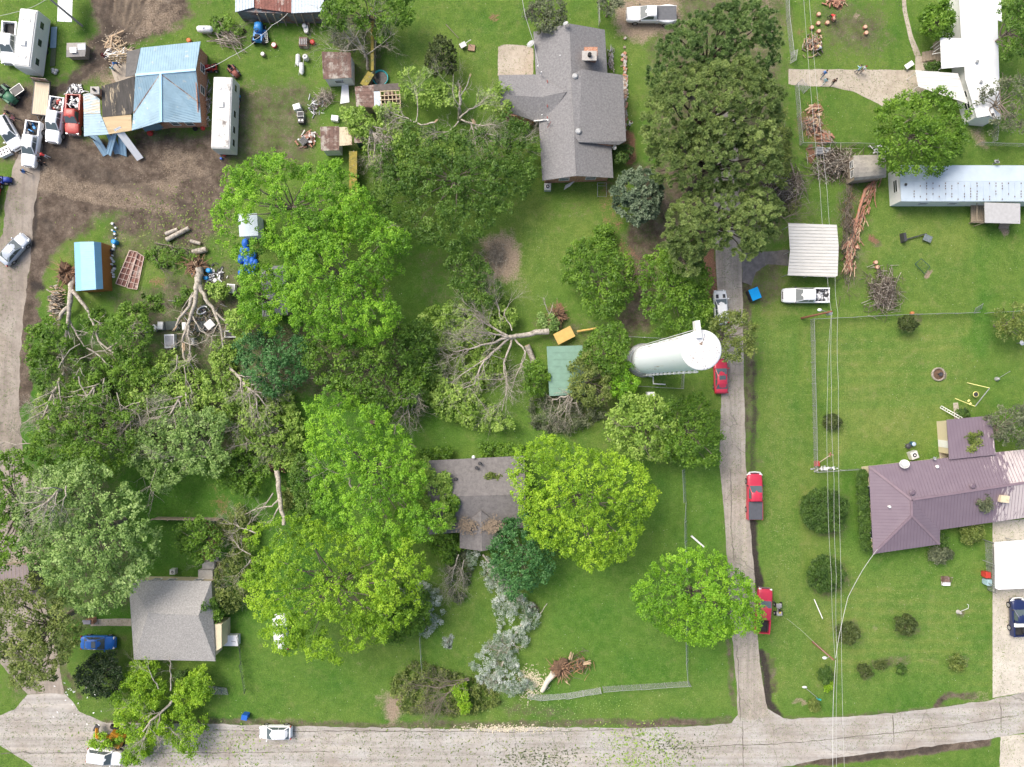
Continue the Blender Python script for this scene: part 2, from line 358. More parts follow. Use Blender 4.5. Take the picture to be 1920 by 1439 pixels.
def ground():
    gx = np.concatenate([[-600, -300, -160, -100], np.arange(-76, 76.01, .3), [100, 160, 300, 600]])
    gy = np.concatenate([[-600, -300, -140, -85], np.arange(-59, 59.01, .3), [85, 140, 300, 600]])
    X, Y = np.meshgrid(gx, gy); nx, ny = len(gx), len(gy)
    wx = X + 2.4 * (fbm(X * .35, Y * .35, 1) - .5) + 1.2 * (fbm(X * 1.3, Y * 1.3, 2) - .5)
    wy = Y + 2.4 * (fbm(X * .35, Y * .35, 5) - .5) + 1.2 * (fbm(X * 1.3, Y * 1.3, 6) - .5)
    ch = {k: np.zeros(X.shape) for k in ('mud', 'tan', 'lush', 'yel', 'red', 'blk')}
    def area(c, poly, a=1., soft=1.2):
        P = wp(poly); d = segdist(wx, wy, P, True); s = np.where(inpoly(wx, wy, P), d, -d)
        ch[c] = np.maximum(ch[c], a * np.clip(.5 + s / (2 * soft), 0, 1))
    def line(c, pts, w_, a=1., soft=.6):
        q_ = .3 if w_ < 1.3 else 1.; d = segdist(X + q_ * (wx - X), Y + q_ * (wy - Y), wp(pts)); ch[c] = np.maximum(ch[c], a * np.clip(1 - (d - w_ / 2) / soft, 0, 1))
    def spot(c, u, v, r, a=1., soft=None):
        p = W(u, v); d = np.hypot(wx - p.x, wy - p.y); s = soft or r / 14 * .8; ch[c] = np.maximum(ch[c], a * np.clip((r / 14 - d) / s + .5, 0, 1))
    # bare earth and mud round the damaged house
    area('mud', [(165, -20), (350, -20), (352, 40), (300, 62), (262, 80), (232, 100), (200, 140), (150, 160), (100, 190), (80, 160), (120, 145), (165, 110), (178, 70)], 1)
    area('mud', [(70, 225), (150, 180), (160, 270), (300, 262), (420, 300), (400, 350), (390, 400), (300, 395), (225, 400), (150, 430), (110, 470), (75, 520), (60, 600), (45, 640), (45, 300)], 1)
    area('tan', [(190, 130), (240, 115), (250, 150), (210, 175), (180, 160)], .7)
    area('tan', [(300, 270), (380, 280), (395, 330), (330, 350), (290, 320)], .45); area('tan', [(240, 0), (345, 10), (330, 60), (260, 60)], .5)
    area('mud', [(5, 170), (50, 170), (45, 240), (10, 230)], .6); line('mud', [(60, 350), (75, 450), (60, 530), (45, 640), (38, 760)], 1.8, .9)
    area('mud', [(0, 375), (12, 372), (8, 440), (-10, 440)], .6)
    spot('blk', 70, 535, 12, .8); spot('blk', 340, 400, 22, .35); spot('blk', 90, 420, 18, .5); line('blk', [(205, 20), (200, 60), (170, 110), (130, 150)], .7, .5); line('blk', [(215, 30), (212, 70), (185, 120)], .5, .5)
    line('blk', [(60, 330), (66, 400), (60, 460)], .5, .7)
    area('tan', [(105, 540), (125, 600), (110, 625), (80, 590)], .6); area('mud', [(395, 160), (480, 150), (530, 165), (500, 195), (440, 190)], .55); area('tan', [(450, 150), (505, 160), (490, 190), (460, 185)], .45)
    area('mud', [(500, 220), (540, 260), (535, 320), (510, 310)], .45, 2); line('mud', [(445, 200), (440, 290)], .5, .5)
    area('red', [(285, 520), (315, 520), (312, 545), (290, 540)], .7)
    spot('red', 927, 35, 9, .5); spot('mud', 460, 160, 25, .3)
    # gravel by the white pickup at the top, patio edges
    area('tan', [(1150, -10), (1275, -10), (1280, 60), (1220, 78), (1155, 74)], .85); area('mud', [(1170, -10), (1285, -10), (1290, 60), (1240, 60), (1180, 40)], .5)
    # back yard litter between the trees
    line('red', [(1150, 345), (1142, 400), (1160, 450), (1175, 500)], 2.2, .36); line('mud', [(1240, 420), (1215, 450), (1200, 500), (1190, 600)], 3.6, .7, 2.)
    area('red', [(1140, 385), (1175, 395), (1180, 440), (1150, 450)], .3); area('mud', [(1180, 300), (1250, 310), (1330, 330), (1330, 420), (1260, 410), (1190, 430)], .7)
    line('red', [(1332, 470), (1335, 550)], 1., .8); line('red', [(1178, 255), (1182, 300)], 1.2, .7)
    area('tan', [(905, 440), (960, 435), (978, 480), (975, 525), (935, 530), (900, 490)], .9); spot('blk', 930, 478, 14, .35)
    spot('mud', 900, 470, 30, .5); spot('red', 1045, 585, 14, .8); area('mud', [(760, 470), (880, 470), (890, 590), (790, 590)], .4)
    area('lush', [(740, 440), (900, 450), (880, 640), (760, 640)], .4)
    # concrete lane verges on the right of the lane: dark ruts
    line('mud', [(1392, 480), (1400, 600), (1405, 700), (1403, 800)], 1.2, .6); line('blk', [(1411, 680), (1416, 760), (1408, 880)], .25, .6); line('blk', [(1414, 680), (1419, 760), (1412, 880)], .2, .55); line('mud', [(1408, 660), (1410, 900)], 2.2, .36); line('blk', [(1399, 690), (1400, 800), (1402, 890)], .25, .45)
    line('blk', [(1410, 980), (1413, 1040), (1425, 1100)], .7, .9); line('blk', [(1428, 1225), (1436, 1262), (1440, 1320), (1462, 1345)], .7, .8); line('blk', [(1400, 470), (1395, 540), (1402, 560)], 1.2, .5)
    line('mud', [(1440, 1235), (1446, 1290)], 1.4, .6); line('blk', [(1355, 900), (1362, 1060)], .25, .3); line('mud', [(1363, 1200), (1377, 1320)], .4, .6); area('mud', [(1390, 480), (1480, 460), (1478, 560), (1430, 580), (1395, 570)], .55)
    line('mud', [(1560, 280), (1600, 330), (1580, 480), (1590, 540)], 3, .35, 2.); line('red', [(1600, 330), (1590, 420)], 1.5, .4)
    line('mud', [(1470, 1350), (1560, 1348), (1700, 1338), (1840, 1318)], .5, .5); line('mud', [(1500, 1428), (1640, 1416), (1760, 1402), (1850, 1388)], 1., .95); line('blk', [(1560, 1424), (1660, 1414), (1760, 1402)], .7, .6)
    line('mud', [(1755, 1325), (1772, 1310)], .4, .8); line('mud', [(1780, 1304), (1830, 1302)], .5, .7); area('tan', [(1820, 1300), (1862, 1290), (1862, 1320)], .6)
    line('mud', [(200, 1354), (400, 1354), (700, 1362), (1000, 1358), (1370, 1352)], .7, .6)
    line('mud', [(1180, 1357), (1300, 1355)], .5, .8); area('tan', [(715, 1305), (760, 1290), (760, 1350), (730, 1360)], .9); area('tan', [(590, 1225), (700, 1240), (720, 1280), (640, 1255)], .25)
    area('tan', [(700, 1180), (790, 1180), (790, 1200), (720, 1200)], .4)
    # chips, leaf litter and wear on the lawns at the right
    spot('red', 1505, 60, 14, .3); area('mud', [(1530, 0), (1660, 0), (1680, 80), (1640, 110), (1540, 100)], .58, 2.5); area('mud', [(1560, 290), (1640, 290), (1640, 560), (1560, 560)], .45, 2); area('mud', [(1000, 590), (1100, 590), (1100, 640), (1000, 640)], .5); spot('red', 1570, 10, 9, .8); spot('tan', 1600, 30, 8, .7)
    area('red', [(1500, 215), (1535, 205), (1560, 255), (1555, 275), (1510, 262)], .75); spot('red', 1520, 285, 10, .8); spot('red', 1637, 448, 11, .75); spot('mud', 1640, 455, 15, .6)
    area('tan', [(1822, 235), (1850, 235), (1850, 275), (1822, 270)], .8); spot('tan', 1880, 440, 12, .8); spot('mud', 1630, 500, 20, .3)
    spot('tan', 1744, 510, 8, .95, .15); spot('tan', 1762, 703, 13, .7, .4); area('mud', [(1700, 640), (1745, 640), (1740, 730), (1705, 720)], .3, 2)
    line('tan', [(1700, 1100), (1710, 1260), (1720, 1300)], .8, .15); spot('tan', 1640, 1180, 10, .35); spot('tan', 1870, 805, 10, .7)
    spot('tan', 1504, 1323, 9, .7); spot('mud', 1808, 1150, 10, .5); line('mud', [(1640, 1245), (1700, 1240)], 1, .5)
    line('lush', [(1625, 890), (1620, 980), (1640, 1050), (1780, 1040)], 5, .6, 2.); area('lush', [(1845, 430), (1870, 430), (1850, 560), (1835, 560)], .6); spot('lush', 1830, 650, 22, .8, 1.2); line('lush', [(1840, 590), (1835, 660)], 2, .7)
    line('lush', [(1500, 1300), (1700, 1312), (1800, 1300)], 4, .4, 2)
    area('yel', [(1400, 480), (1490, 560), (1510, 900), (1520, 1300), (1450, 1300), (1420, 1000), (1412, 620)], .75, 2.5); area('yel', [(1530, 620), (1850, 600), (1780, 760), (1700, 840), (1540, 860)], .65, 3)
    area('yel', [(1560, 1040), (1860, 1060), (1850, 1280), (1520, 1300), (1500, 1100)], .6, 3); area('yel', [(1640, 380), (1860, 430), (1850, 580), (1640, 560)], .35, 3)
    area('mud', [(0, 150), (60, 150), (90, 190), (170, 180), (165, 270), (40, 320), (0, 300)], .9, 2); area('mud', [(240, 240), (440, 240), (440, 420), (360, 480), (200, 440)], .85, 2); area('mud', [(400, 140), (600, 150), (600, 330), (430, 330)], .58, 2); area('mud', [(440, 20), (600, 60), (600, 110), (440, 100)], .3, 2); area('mud', [(100, 460), (330, 420), (400, 480), (220, 500)], .6, 2); area('mud', [(350, -20), (420, -20), (380, 60), (350, 60)], .4, 2)
    for u in range(1412, 1500, 13): line('lush', [(u, 600), (u + 6, 1250)], .5, .45, .4)
    for v in range(1040, 1290, 19): line('lush', [(1560, v), (1850, v + 4)], .5, .6, .4)
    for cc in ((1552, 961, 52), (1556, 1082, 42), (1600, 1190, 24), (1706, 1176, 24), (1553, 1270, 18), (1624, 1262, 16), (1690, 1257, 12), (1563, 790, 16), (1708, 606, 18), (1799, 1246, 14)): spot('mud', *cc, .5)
    area('lush', [(40, 600), (560, 560), (800, 600), (800, 780), (560, 1180), (0, 1200), (0, 860)], .9, 3); area('mud', [(60, 620), (440, 600), (560, 760), (560, 860), (420, 880), (60, 860)], .55, 3); area('mud', [(1010, 610), (1190, 610), (1190, 820), (1020, 820)], .45, 2); area('mud', [(600, 0), (720, 0), (760, 300), (640, 300)], .45, 2); area('mud', [(1210, -20), (1480, -20), (1480, 470), (1230, 420)], .6, 2); area('tan', [(1380, -20), (1470, -20), (1460, 120), (1390, 100)], .4, 2)
    for v in range(630, 780, 22): line('lush', [(1535, v), (1800, v - 10)], .6, .42, .4)
    area('yel', [(950, 380), (1130, 370), (1120, 440), (1040, 520), (1000, 560), (960, 520)], .4, 3); area('mud', [(1000, 370), (1130, 360), (1120, 440), (1010, 430)], .3, 2)
    area('yel', [(1180, 1290), (1360, 1270), (1370, 1320), (1200, 1330)], .5, 2); area('yel', [(1130, 0), (1240, 80), (1210, 230), (1150, 90)], .2, 2)
    area('yel', [(730, 60), (960, 60), (930, 140), (760, 140)], .3, 3); area('yel', [(470, 200), (600, 240), (560, 300), (500, 260)], .3, 2); area('yel', [(110, 470), (230, 440), (330, 480), (300, 520), (180, 560), (95, 540)], .5, 2)
    area('lush', [(1000, 860), (1400, 860), (1360, 1340), (1040, 1340), (1000, 1120)], .45, 3); area('lush', [(740, 720), (1050, 760), (1100, 860), (780, 850)], .4, 2)
    area('lush', [(430, 1190), (720, 1250), (720, 1350), (400, 1350)], .35, 3); area('mud', [(940, 1300), (1100, 1320), (1100, 1350), (940, 1350)], .5, 1.5)
    area('mud', [(200, 560), (450, 480), (470, 640), (380, 700), (240, 620)], .6, 1.5); area('red', [(400, 910), (440, 930), (450, 970), (405, 970)], .4); line('red', [(395, 990), (410, 1080)], 1.6, .6); area('mud', [(0, 860), (230, 870), (280, 1130), (140, 1190), (100, 1330), (0, 1330)], .5, 2)
    area('mud', [(80, 1190), (110, 1200), (130, 1300), (120, 1330), (60, 1310)], .7); area('mud', [(430, 600), (760, 600), (780, 760), (440, 740)], .6); area('mud', [(1080, 600), (1200, 600), (1200, 760), (1080, 740)], .4)
    area('mud', [(210, 1190), (235, 1195), (245, 1240), (215, 1235)], .5); line('mud', [(110, 1235), (130, 1270), (150, 1310)], .5, .6)
    for i in range(9): line('blk', [(66 + i * 2, 262), (95 + i * 22, 300 + i * 6), (150 + i * 24, 330 + i * 7), (250 + i * 14, 345 + i * 5)], .35, .45, .5)
    for i in range(7): line('tan', [(75, 300 + i * 9), (140 + i * 8, 345 + i * 6), (230 + i * 14, 350 + i * 7), (330, 340 + i * 8)], .4, .5, .6)
    for i in range(7): line('blk', [(200 + i * 12, -10), (190 + i * 12, 40), (205 + i * 4, 90), (175 - i * 4, 130 + i * 3), (120 - i * 3, 150 + i * 6)], .35, .5, .5)
    for i in range(5): line('tan', [(222 + i * 22, -10), (215 + i * 16, 30), (250 + i * 8, 60)], .5, .55, .7)
    V = np.stack([X.ravel(), Y.ravel(), .06 * (fbm(X.ravel() * .2, Y.ravel() * .2, 9) - .55)], 1)
    V[:, 2] = np.where(np.hypot(X.ravel() / 76, Y.ravel() / 59) < 5, np.minimum(V[:, 2], 0) * 0 - .0, 0)
    i = np.arange(nx * ny).reshape(ny, nx); Q = np.stack([i[:-1, :-1], i[:-1, 1:], i[1:, 1:], i[1:, :-1]], -1).reshape(-1, 4)
    m, n, l, b = newmat('lawn and bare earth')
    o = npmesh('ground', V, Q, [m]); tag(o, kind='structure')
    for k, a in ch.items():
        at = o.data.attributes.new(k, 'FLOAT', 'POINT'); at.data.foreach_set('value', a.ravel().astype(np.float32))
    grass(X, Y, ch)
    tc = n.new('ShaderNodeTexCoord')
    def nz(s, d=6, r=.65):
        t = n.new('ShaderNodeTexNoise'); t.inputs['Scale'].default_value = s; t.inputs['Detail'].default_value = d; t.inputs['Roughness'].default_value = r; l.new(tc.outputs['Object'], t.inputs[0]); return t.outputs[0]
    def ramp(fac, stops):
        r = n.new('ShaderNodeValToRGB'); e = r.color_ramp.elements; e[0].position = stops[0][0]; e[0].color = stops[0][1] + (1,); e[1].position = stops[-1][0]; e[1].color = stops[-1][1] + (1,)
        for p, c in stops[1:-1]: x = e.new(p); x.color = c + (1,)
        l.new(fac, r.inputs[0]); return r.outputs[0]
    def mix(f, a, c, typ='MIX'):
        x = n.new('ShaderNodeMixRGB'); x.blend_type = typ
        if isinstance(f, float): x.inputs[0].default_value = f
        else: l.new(f, x.inputs[0])
        l.new(a, x.inputs[1]); l.new(c, x.inputs[2]); return x.outputs[0]
    def M(op, a, c=None, k=None):
        x = n.new('ShaderNodeMath'); x.operation = op; x.use_clamp = False
        for j, q in enumerate((a, c, k)):
            if q is None: continue
            if isinstance(q, (int, float)): x.inputs[j].default_value = q
            else: l.new(q, x.inputs[j])
        return x.outputs[0]
    n1, n2, n3, n4 = nz(.12, 5), nz(.9, 7, .7), nz(5, 5, .75), nz(14, 3, .8)
    g = ramp(n2, [(.28, (.062, .122, .022)), (.45, (.11, .198, .036)), (.58, (.16, .255, .054)), (.75, (.27, .31, .11))])
    g = mix(.55, g, ramp(n1, [(.35, (.075, .18, .022)), (.65, (.165, .245, .048))]))
    f = ramp(n4, [(.3, (.45, .45, .4)), (.5, (1., 1., 1.)), (.72, (1.6, 1.55, 1.5))]); g = mix(.75, g, f, 'MULTIPLY')
    f2 = ramp(n3, [(.3, (.68, .72, .65)), (.5, (1, 1, 1)), (.72, (1.38, 1.3, 1.25))]); g = mix(.8, g, f2, 'MULTIPLY')
    def attr(k): a = n.new('ShaderNodeAttribute'); a.attribute_name = k; return a.outputs['Fac']
    def mask(k, hard=2.2, br=.95):         # break the mask's edge up with noise
        a = attr(k); t = M('ADD', a, M('MULTIPLY', M('SUBTRACT', M('ADD', M('MULTIPLY', n2, .5), M('MULTIPLY', n3, .5)), .5), br * 2.2))
        t = M('MULTIPLY', M('SUBTRACT', t, .3), hard); x = n.new('ShaderNodeMath'); x.operation = 'MULTIPLY'; x.use_clamp = True
        c = n.new('ShaderNodeClamp'); l.new(t, c.inputs[0]); l.new(c.outputs[0], x.inputs[0])
        c2 = n.new('ShaderNodeClamp'); l.new(M('MULTIPLY', a, 6.), c2.inputs[0]); l.new(c2.outputs[0], x.inputs[1]); return x.outputs[0]
    dr = ramp(n3, [(.3, (.14, .145, .05)), (.7, (.26, .255, .105))]); ps = n.new('ShaderNodeClamp'); l.new(M('MULTIPLY', M('SUBTRACT', nz(.45, 8, .75), .53), 4.5), ps.inputs[0]); g = mix(M('MULTIPLY', ps.outputs[0], .5), g, dr)
    yl = mix(1., g, ramp(n3, [(.3, (1.5, 1.15, 1.5)), (.7, (1.8, 1.32, 1.9))]), 'MULTIPLY'); g = mix(M('MULTIPLY', attr('yel'), .9), g, yl)
    bl = n.new('ShaderNodeClamp'); l.new(M('MULTIPLY', M('SUBTRACT', nz(.28, 6, .7), .5), 5.), bl.inputs[0]); g = mix(M('MULTIPLY', bl.outputs[0], .55), g, mix(1., g, ramp(n3, [(.3, (.55, .78, .75)), (.7, (.65, .88, .85))]), 'MULTIPLY'))
    lu = mix(1., g, ramp(n3, [(.3, (.55, .85, .6)), (.7, (.68, .98, .75))]), 'MULTIPLY'); g = mix(M('MULTIPLY', attr('lush'), .9), g, lu)
    # white clover and dandelions: tiny specks in patches
    vo = n.new('ShaderNodeTexVoronoi'); vo.inputs['Scale'].default_value = 1.5; l.new(tc.outputs['Object'], vo.inputs[0])
    sp = M('MULTIPLY', M('LESS_THAN', vo.outputs['Distance'], .06), M('GREATER_THAN', nz(.3, 3), .5)); g = mix(sp, g, ramp(n4, [(.3, (.42, .45, .32)), (.7, (.6, .6, .5))]))
    tn = ramp(n3, [(.28, (.20, .15, .10)), (.5, (.33, .26, .19)), (.7, (.46, .38, .29))]); tn = mix(.6, tn, f, 'MULTIPLY')
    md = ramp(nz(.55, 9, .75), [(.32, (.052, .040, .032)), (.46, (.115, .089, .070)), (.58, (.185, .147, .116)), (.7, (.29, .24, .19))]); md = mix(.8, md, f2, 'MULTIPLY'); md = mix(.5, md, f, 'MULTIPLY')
    rd = ramp(n3, [(.3, (.14, .07, .045)), (.55, (.28, .155, .10)), (.75, (.42, .27, .18))])
    bk = ramp(n3, [(.3, (.025, .022, .02)), (.7, (.085, .07, .06))])
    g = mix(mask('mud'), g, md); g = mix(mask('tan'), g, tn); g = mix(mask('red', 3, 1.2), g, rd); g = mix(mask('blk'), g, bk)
    l.new(g, b.inputs['Base Color']); b.inputs['Roughness'].default_value = .95; b.inputs['Specular IOR Level'].default_value = .15
    bp = n.new('ShaderNodeBump'); bp.inputs['Strength'].default_value = .9; bp.inputs['Distance'].default_value = .12; l.new(M('ADD', n4, n3), bp.inputs['Height']); l.new(bp.outputs[0], b.inputs['Normal'])
ground()
def sheet(name, pts, m, z=.004, jit=.25, step=.35, seed=0, th=None, kind='structure'):
    """a paved sheet whose edge wanders like worn paving"""
    P = wp(pts); out = []
    for i in range(len(P)):
        a, b = P[i], P[(i + 1) % len(P)]; L = math.hypot(b[0] - a[0], b[1] - a[1]); k = max(1, int(L / step))
        for j in range(k):
            t = j / k; out.append((a[0] + (b[0] - a[0]) * t, a[1] + (b[1] - a[1]) * t))
    A = np.array(out); A[:, 0] += jit * 2 * (fbm(A[:, 0] * .8, A[:, 1] * .8, seed + 3) - .5); A[:, 1] += jit * 2 * (fbm(A[:, 0] * .8 + 40, A[:, 1] * .8, seed + 4) - .5)
    bm = bmesh.new(); vs = [bm.verts.new((x, y, z)) for x, y in A]; f = bm.faces.new(vs); f.normal_update()
    if f.normal.z < 0: f.normal_flip()
    bmesh.ops.triangulate(bm, faces=[f])
    if th:
        pass
    me = bpy.data.meshes.new(name); bm.to_mesh(me); bm.free(); me.materials.append(m); o = link(name, me)
    if kind: tag(o, kind=kind)
    return o
def roadmat(name, c1, c2, c3, grit=1., track=None):
    m, n, l, b = newmat(name); tc = n.new('ShaderNodeTexCoord')
    def nz(s, d=8, r=.7, st=None):
        t = n.new('ShaderNodeTexNoise'); t.inputs['Scale'].default_value = s; t.inputs['Detail'].default_value = d; t.inputs['Roughness'].default_value = r
        mp = n.new('ShaderNodeMapping'); l.new(tc.outputs['Object'], mp.inputs[0]); l.new(mp.outputs[0], t.inputs[0])
        if st: mp.inputs['Scale'].default_value = st
        return t.outputs[0]
    def ramp(f, s):
        r = n.new('ShaderNodeValToRGB'); e = r.color_ramp.elements; e[0].position, e[1].position = s[0][0], s[-1][0]; e[0].color = s[0][1] + (1,); e[1].color = s[-1][1] + (1,)
        for p, c in s[1:-1]: x = e.new(p); x.color = c + (1,)
        l.new(f, r.inputs[0]); return r.outputs[0]
    def mix(f, a, c, t='MIX'):
        x = n.new('ShaderNodeMixRGB'); x.blend_type = t
        if isinstance(f, float): x.inputs[0].default_value = f
        else: l.new(f, x.inputs[0])
        l.new(a, x.inputs[1]); l.new(c, x.inputs[2]); return x.outputs[0]
    g = ramp(nz(.22), [(.33, c1), (.5, c2), (.66, c3)])
    if track: g = mix(.8, g, ramp(nz(1., 5, .6, track), [(.3, (.72, .71, .70)), (.5, (1, 1, 1)), (.66, (1.2, 1.18, 1.14))]), 'MULTIPLY')
    g = mix(.6, g, ramp(nz(2.2), [(.3, (.72, .71, .70)), (.5, (1, 1, 1)), (.7, (1.18, 1.17, 1.15))]), 'MULTIPLY')
    g = mix(.55, g, ramp(nz(22, 3, .8), [(.3, (.6, .6, .6)), (.5, (1, 1, 1)), (.7, (1.3, 1.3, 1.3))]), 'MULTIPLY')
    vo = n.new('ShaderNodeTexVoronoi'); vo.feature = 'DISTANCE_TO_EDGE'; vo.inputs['Scale'].default_value = .16; nn = n.new('ShaderNodeTexNoise'); nn.inputs['Scale'].default_value = .7; nn.inputs['Detail'].default_value = 6
    l.new(tc.outputs['Object'], nn.inputs[0]); va = n.new('ShaderNodeVectorMath'); va.operation = 'MULTIPLY_ADD'; l.new(nn.outputs['Color'], va.inputs[0]); va.inputs[1].default_value = (1.6, 1.6, 0); l.new(tc.outputs['Object'], va.inputs[2]); l.new(va.outputs[0], vo.inputs[0])
    cr = n.new('ShaderNodeMath'); cr.operation = 'LESS_THAN'; l.new(vo.outputs[0], cr.inputs[0]); cr.inputs[1].default_value = .004
    c2_ = n.new('ShaderNodeMath'); c2_.operation = 'MULTIPLY'; l.new(cr.outputs[0], c2_.inputs[0]); c2_.inputs[1].default_value = .45 * grit
    dk = n.new('ShaderNodeRGB'); dk.outputs[0].default_value = (.10, .09, .08, 1); g = mix(c2_.outputs[0], g, dk.outputs[0])
    # fallen leaves and grit: small dark flecks in drifts
    v2 = n.new('ShaderNodeTexVoronoi'); v2.inputs['Scale'].default_value = 1.6; l.new(tc.outputs['Object'], v2.inputs[0])
    a = n.new('ShaderNodeMath'); a.operation = 'LESS_THAN'; l.new(v2.outputs['Distance'], a.inputs[0]); a.inputs[1].default_value = .07
    bq = n.new('ShaderNodeMath'); bq.operation = 'GREATER_THAN'; l.new(nz(.25, 4), bq.inputs[0]); bq.inputs[1].default_value = .55
    c = n.new('ShaderNodeMath'); c.operation = 'MULTIPLY'; l.new(a.outputs[0], c.inputs[0]); l.new(bq.outputs[0], c.inputs[1])
    d = n.new('ShaderNodeMath'); d.operation = 'MULTIPLY'; l.new(c.outputs[0], d.inputs[0]); d.inputs[1].default_value = .7
    lf = n.new('ShaderNodeRGB'); lf.outputs[0].default_value = (.10, .11, .05, 1); g = mix(d.outputs[0], g, lf.outputs[0])
    l.new(g, b.inputs['Base Color']); b.inputs['Roughness'].default_value = .9; b.inputs['Specular IOR Level'].default_value = .25; return m
R_MAIN = roadmat('worn street asphalt', (.31, .275, .24), (.37, .345, .315), (.42, .405, .385), track=(.06, 1.5, 1))
R_LANE = roadmat('worn lane asphalt', (.27, .24, .205), (.345, .31, .27), (.40, .37, .33), track=(1.4, .06, 1))
R_DIRT = roadmat('dusty lane', (.21, .18, .15), (.275, .24, .205), (.34, .305, .265), .3, track=(1.2, .12, 1))
CONC = roadmat('old concrete', (.34, .29, .235), (.42, .37, .30), (.48, .43, .36), .7)
CONCW = roadmat('pale concrete', (.42, .38, .32), (.50, .46, .39), (.58, .54, .47), .4)
ASPH = mat('dark wet asphalt', (.14, .13, .125), .5, var=.35, scale=1.5, bump=.3)
sheet('dirt_road', [(48, 262), (80, 268), (76, 320), (66, 380), (60, 440), (54, 520), (46, 580), (38, 650), (36, 760), (42, 830), (60, 960), (90, 1150), (122, 1302), (50, 1300), (-40, 1200), (-120, 900), (-110, 620), (4, 440), (12, 360), (30, 300)], R_DIRT, .008, .3)
sheet('street', [(-700, 1300), (0, 1342), (28, 1330), (50, 1302), (122, 1300), (150, 1335), (200, 1356), (400, 1358), (650, 1364), (850, 1367), (1000, 1364), (1200, 1366), (1340, 1360), (1372, 1356), (1384, 1340), (1440, 1330), (1470, 1348), (1560, 1346), (1700, 1335), (1850, 1314), (1920, 1298), (2600, 1160), (2600, 1290), (1920, 1374), (1880, 1382), (1760, 1398), (1640, 1412), (1540, 1424), (1440, 1445), (1200, 1495), (400, 1500), (100, 1470), (60, 1436), (0, 1398), (-700, 1370)], R_MAIN, .004, .16)
sheet('lane', [(1338, 215), (1336, 300), (1341, 460), (1345, 560), (1352, 760), (1349, 870), (1357, 950), (1366, 1100), (1373, 1200), (1382, 1300), (1384, 1344), (1410, 1352), (1442, 1342), (1433, 1300), (1424, 1240), (1419, 1150), (1412, 1050), (1405, 960), (1398, 860), (1395, 700), (1392, 560), (1390, 460), (1384, 300), (1380, 210)], R_LANE, .012, .14)
sheet('driveway_apron', [(1390, 475), (1480, 468), (1480, 498), (1440, 494), (1416, 512), (1408, 536), (1392, 530)], ASPH, .016, .25)
sheet('driveway', [(1478, 129), (1495, 130), (1640, 131), (1716, 132), (1716, 105), (1722, 105), (1762, 106), (1762, 131), (1735, 140), (1735, 185), (1700, 190), (1662, 203), (1640, 192), (1600, 172), (1560, 163), (1494, 161), (1478, 158)], CONC, .016, .1)
sheet('garden_path', [(1686, -80), (1692, -80), (1700, 20), (1712, 70), (1727, 104), (1715, 105), (1704, 74), (1692, 20)], CONC, .012, .05)
sheet('driveway', [(1861, 978), (1921, 974), (2100, 968), (2100, 1250), (1916, 1299), (1861, 1309)], CONCW, .012, .03)
sheet('driveway', [(1876, 1382), (1925, 1376), (1990, 1360), (1990, 1520), (1874, 1500)], CONCW, .016, .2)
sheet('patio', [(934, 88), (944, 84), (985, 86), (1000, 92), (1000, 142), (934, 142)], CONC, .012, .12)
sheet('patio', [(1757, 794), (1776, 794), (1781, 862), (1762, 862)], CONC, .012, .03)
sheet('garden_path', [(170, 1161), (246, 1160), (246, 1174), (170, 1174)], CONC, .012, .05)
sheet('garden_path', [(1787, 756), (1796, 755), (1801, 790), (1789, 790)], CONC, .012, .04)
sheet('path', [(945, 215), (1000, 215), (1000, 230), (945, 230)], CONC, .012, .1)
sheet('patio', [(205, 120), (245, 105), (262, 140), (228, 165), (214, 150)], CONC, .012, .15)
# leaf and chip drifts left on the street by the storm
WOOD_L = mat('trodden splinters', (.30, .25, .20), .9)
def litter(name, u, v, ru, rv, n, cols, seed, zb=.02, s=(.06, .22), group=None, label=None):
    rng = np.random.default_rng(seed); p = rng.normal(size=(n, 2)) * .5; k = H / F
    c = np.stack([((u - 960) + p[:, 0] * ru) * k, (719.5 - v + p[:, 1] * rv) * k, zb + rng.random(n) * .04], 1)
    a = rng.random(n) * 6.28; sz = rng.uniform(*s, n); T = np.stack([np.cos(a), np.sin(a), .2 * rng.normal(size=n)], 1) * sz[:, None]; B = np.stack([-np.sin(a), np.cos(a), .2 * rng.normal(size=n)], 1) * (sz * .45)[:, None]
    V = np.stack([c - T, c + B, c + T, c - B], 1).reshape(-1, 3); V[:, 2] = np.maximum(V[:, 2], .018)
    o = npmesh(name, V, np.arange(4 * n).reshape(-1, 4), [cols], None, rng.random(n)); return tag(o, label, kind='stuff')
litter('leaf_litter', 1195, 1390, 80, 40, 420, LEAF['light']['m'], 3, label='leaf and twig litter spread on the street'); litter('leaf_litter', 1265, 1402, 60, 24, 260, LEAF['dry']['m'], 4, label='dry leaf litter on the street')
litter('leaf_litter', 1210, 1432, 110, 22, 400, LEAF['light']['m'], 5, label='pale leaf litter at the far edge of the street'); litter('leaf_litter', 1010, 1425, 90, 26, 420, LEAF['dry']['m'], 6, label='thin grey leaf litter on the street')
litter('leaf_litter', 350, 1395, 190, 50, 500, LEAF['light']['m'], 7, label='leaves scattered on the street beside the fallen corner tree'); litter('leaf_litter', 830, 1400, 300, 60, 260, LEAF['olive']['m'], 8, label='sparse leaves scattered on the street')
litter('wood_chips', 945, 1366, 90, 8, 500, mat('sawdust', (.62, .55, .40), .9), 9, s=(.05, .16), label='pale wood chips along the edge of the street'); litter('sawdust', 996, 1280, 26, 26, 900, MATS['sawdust'], 10, s=(.05, .15), label='pale sawdust by the cut trunk')
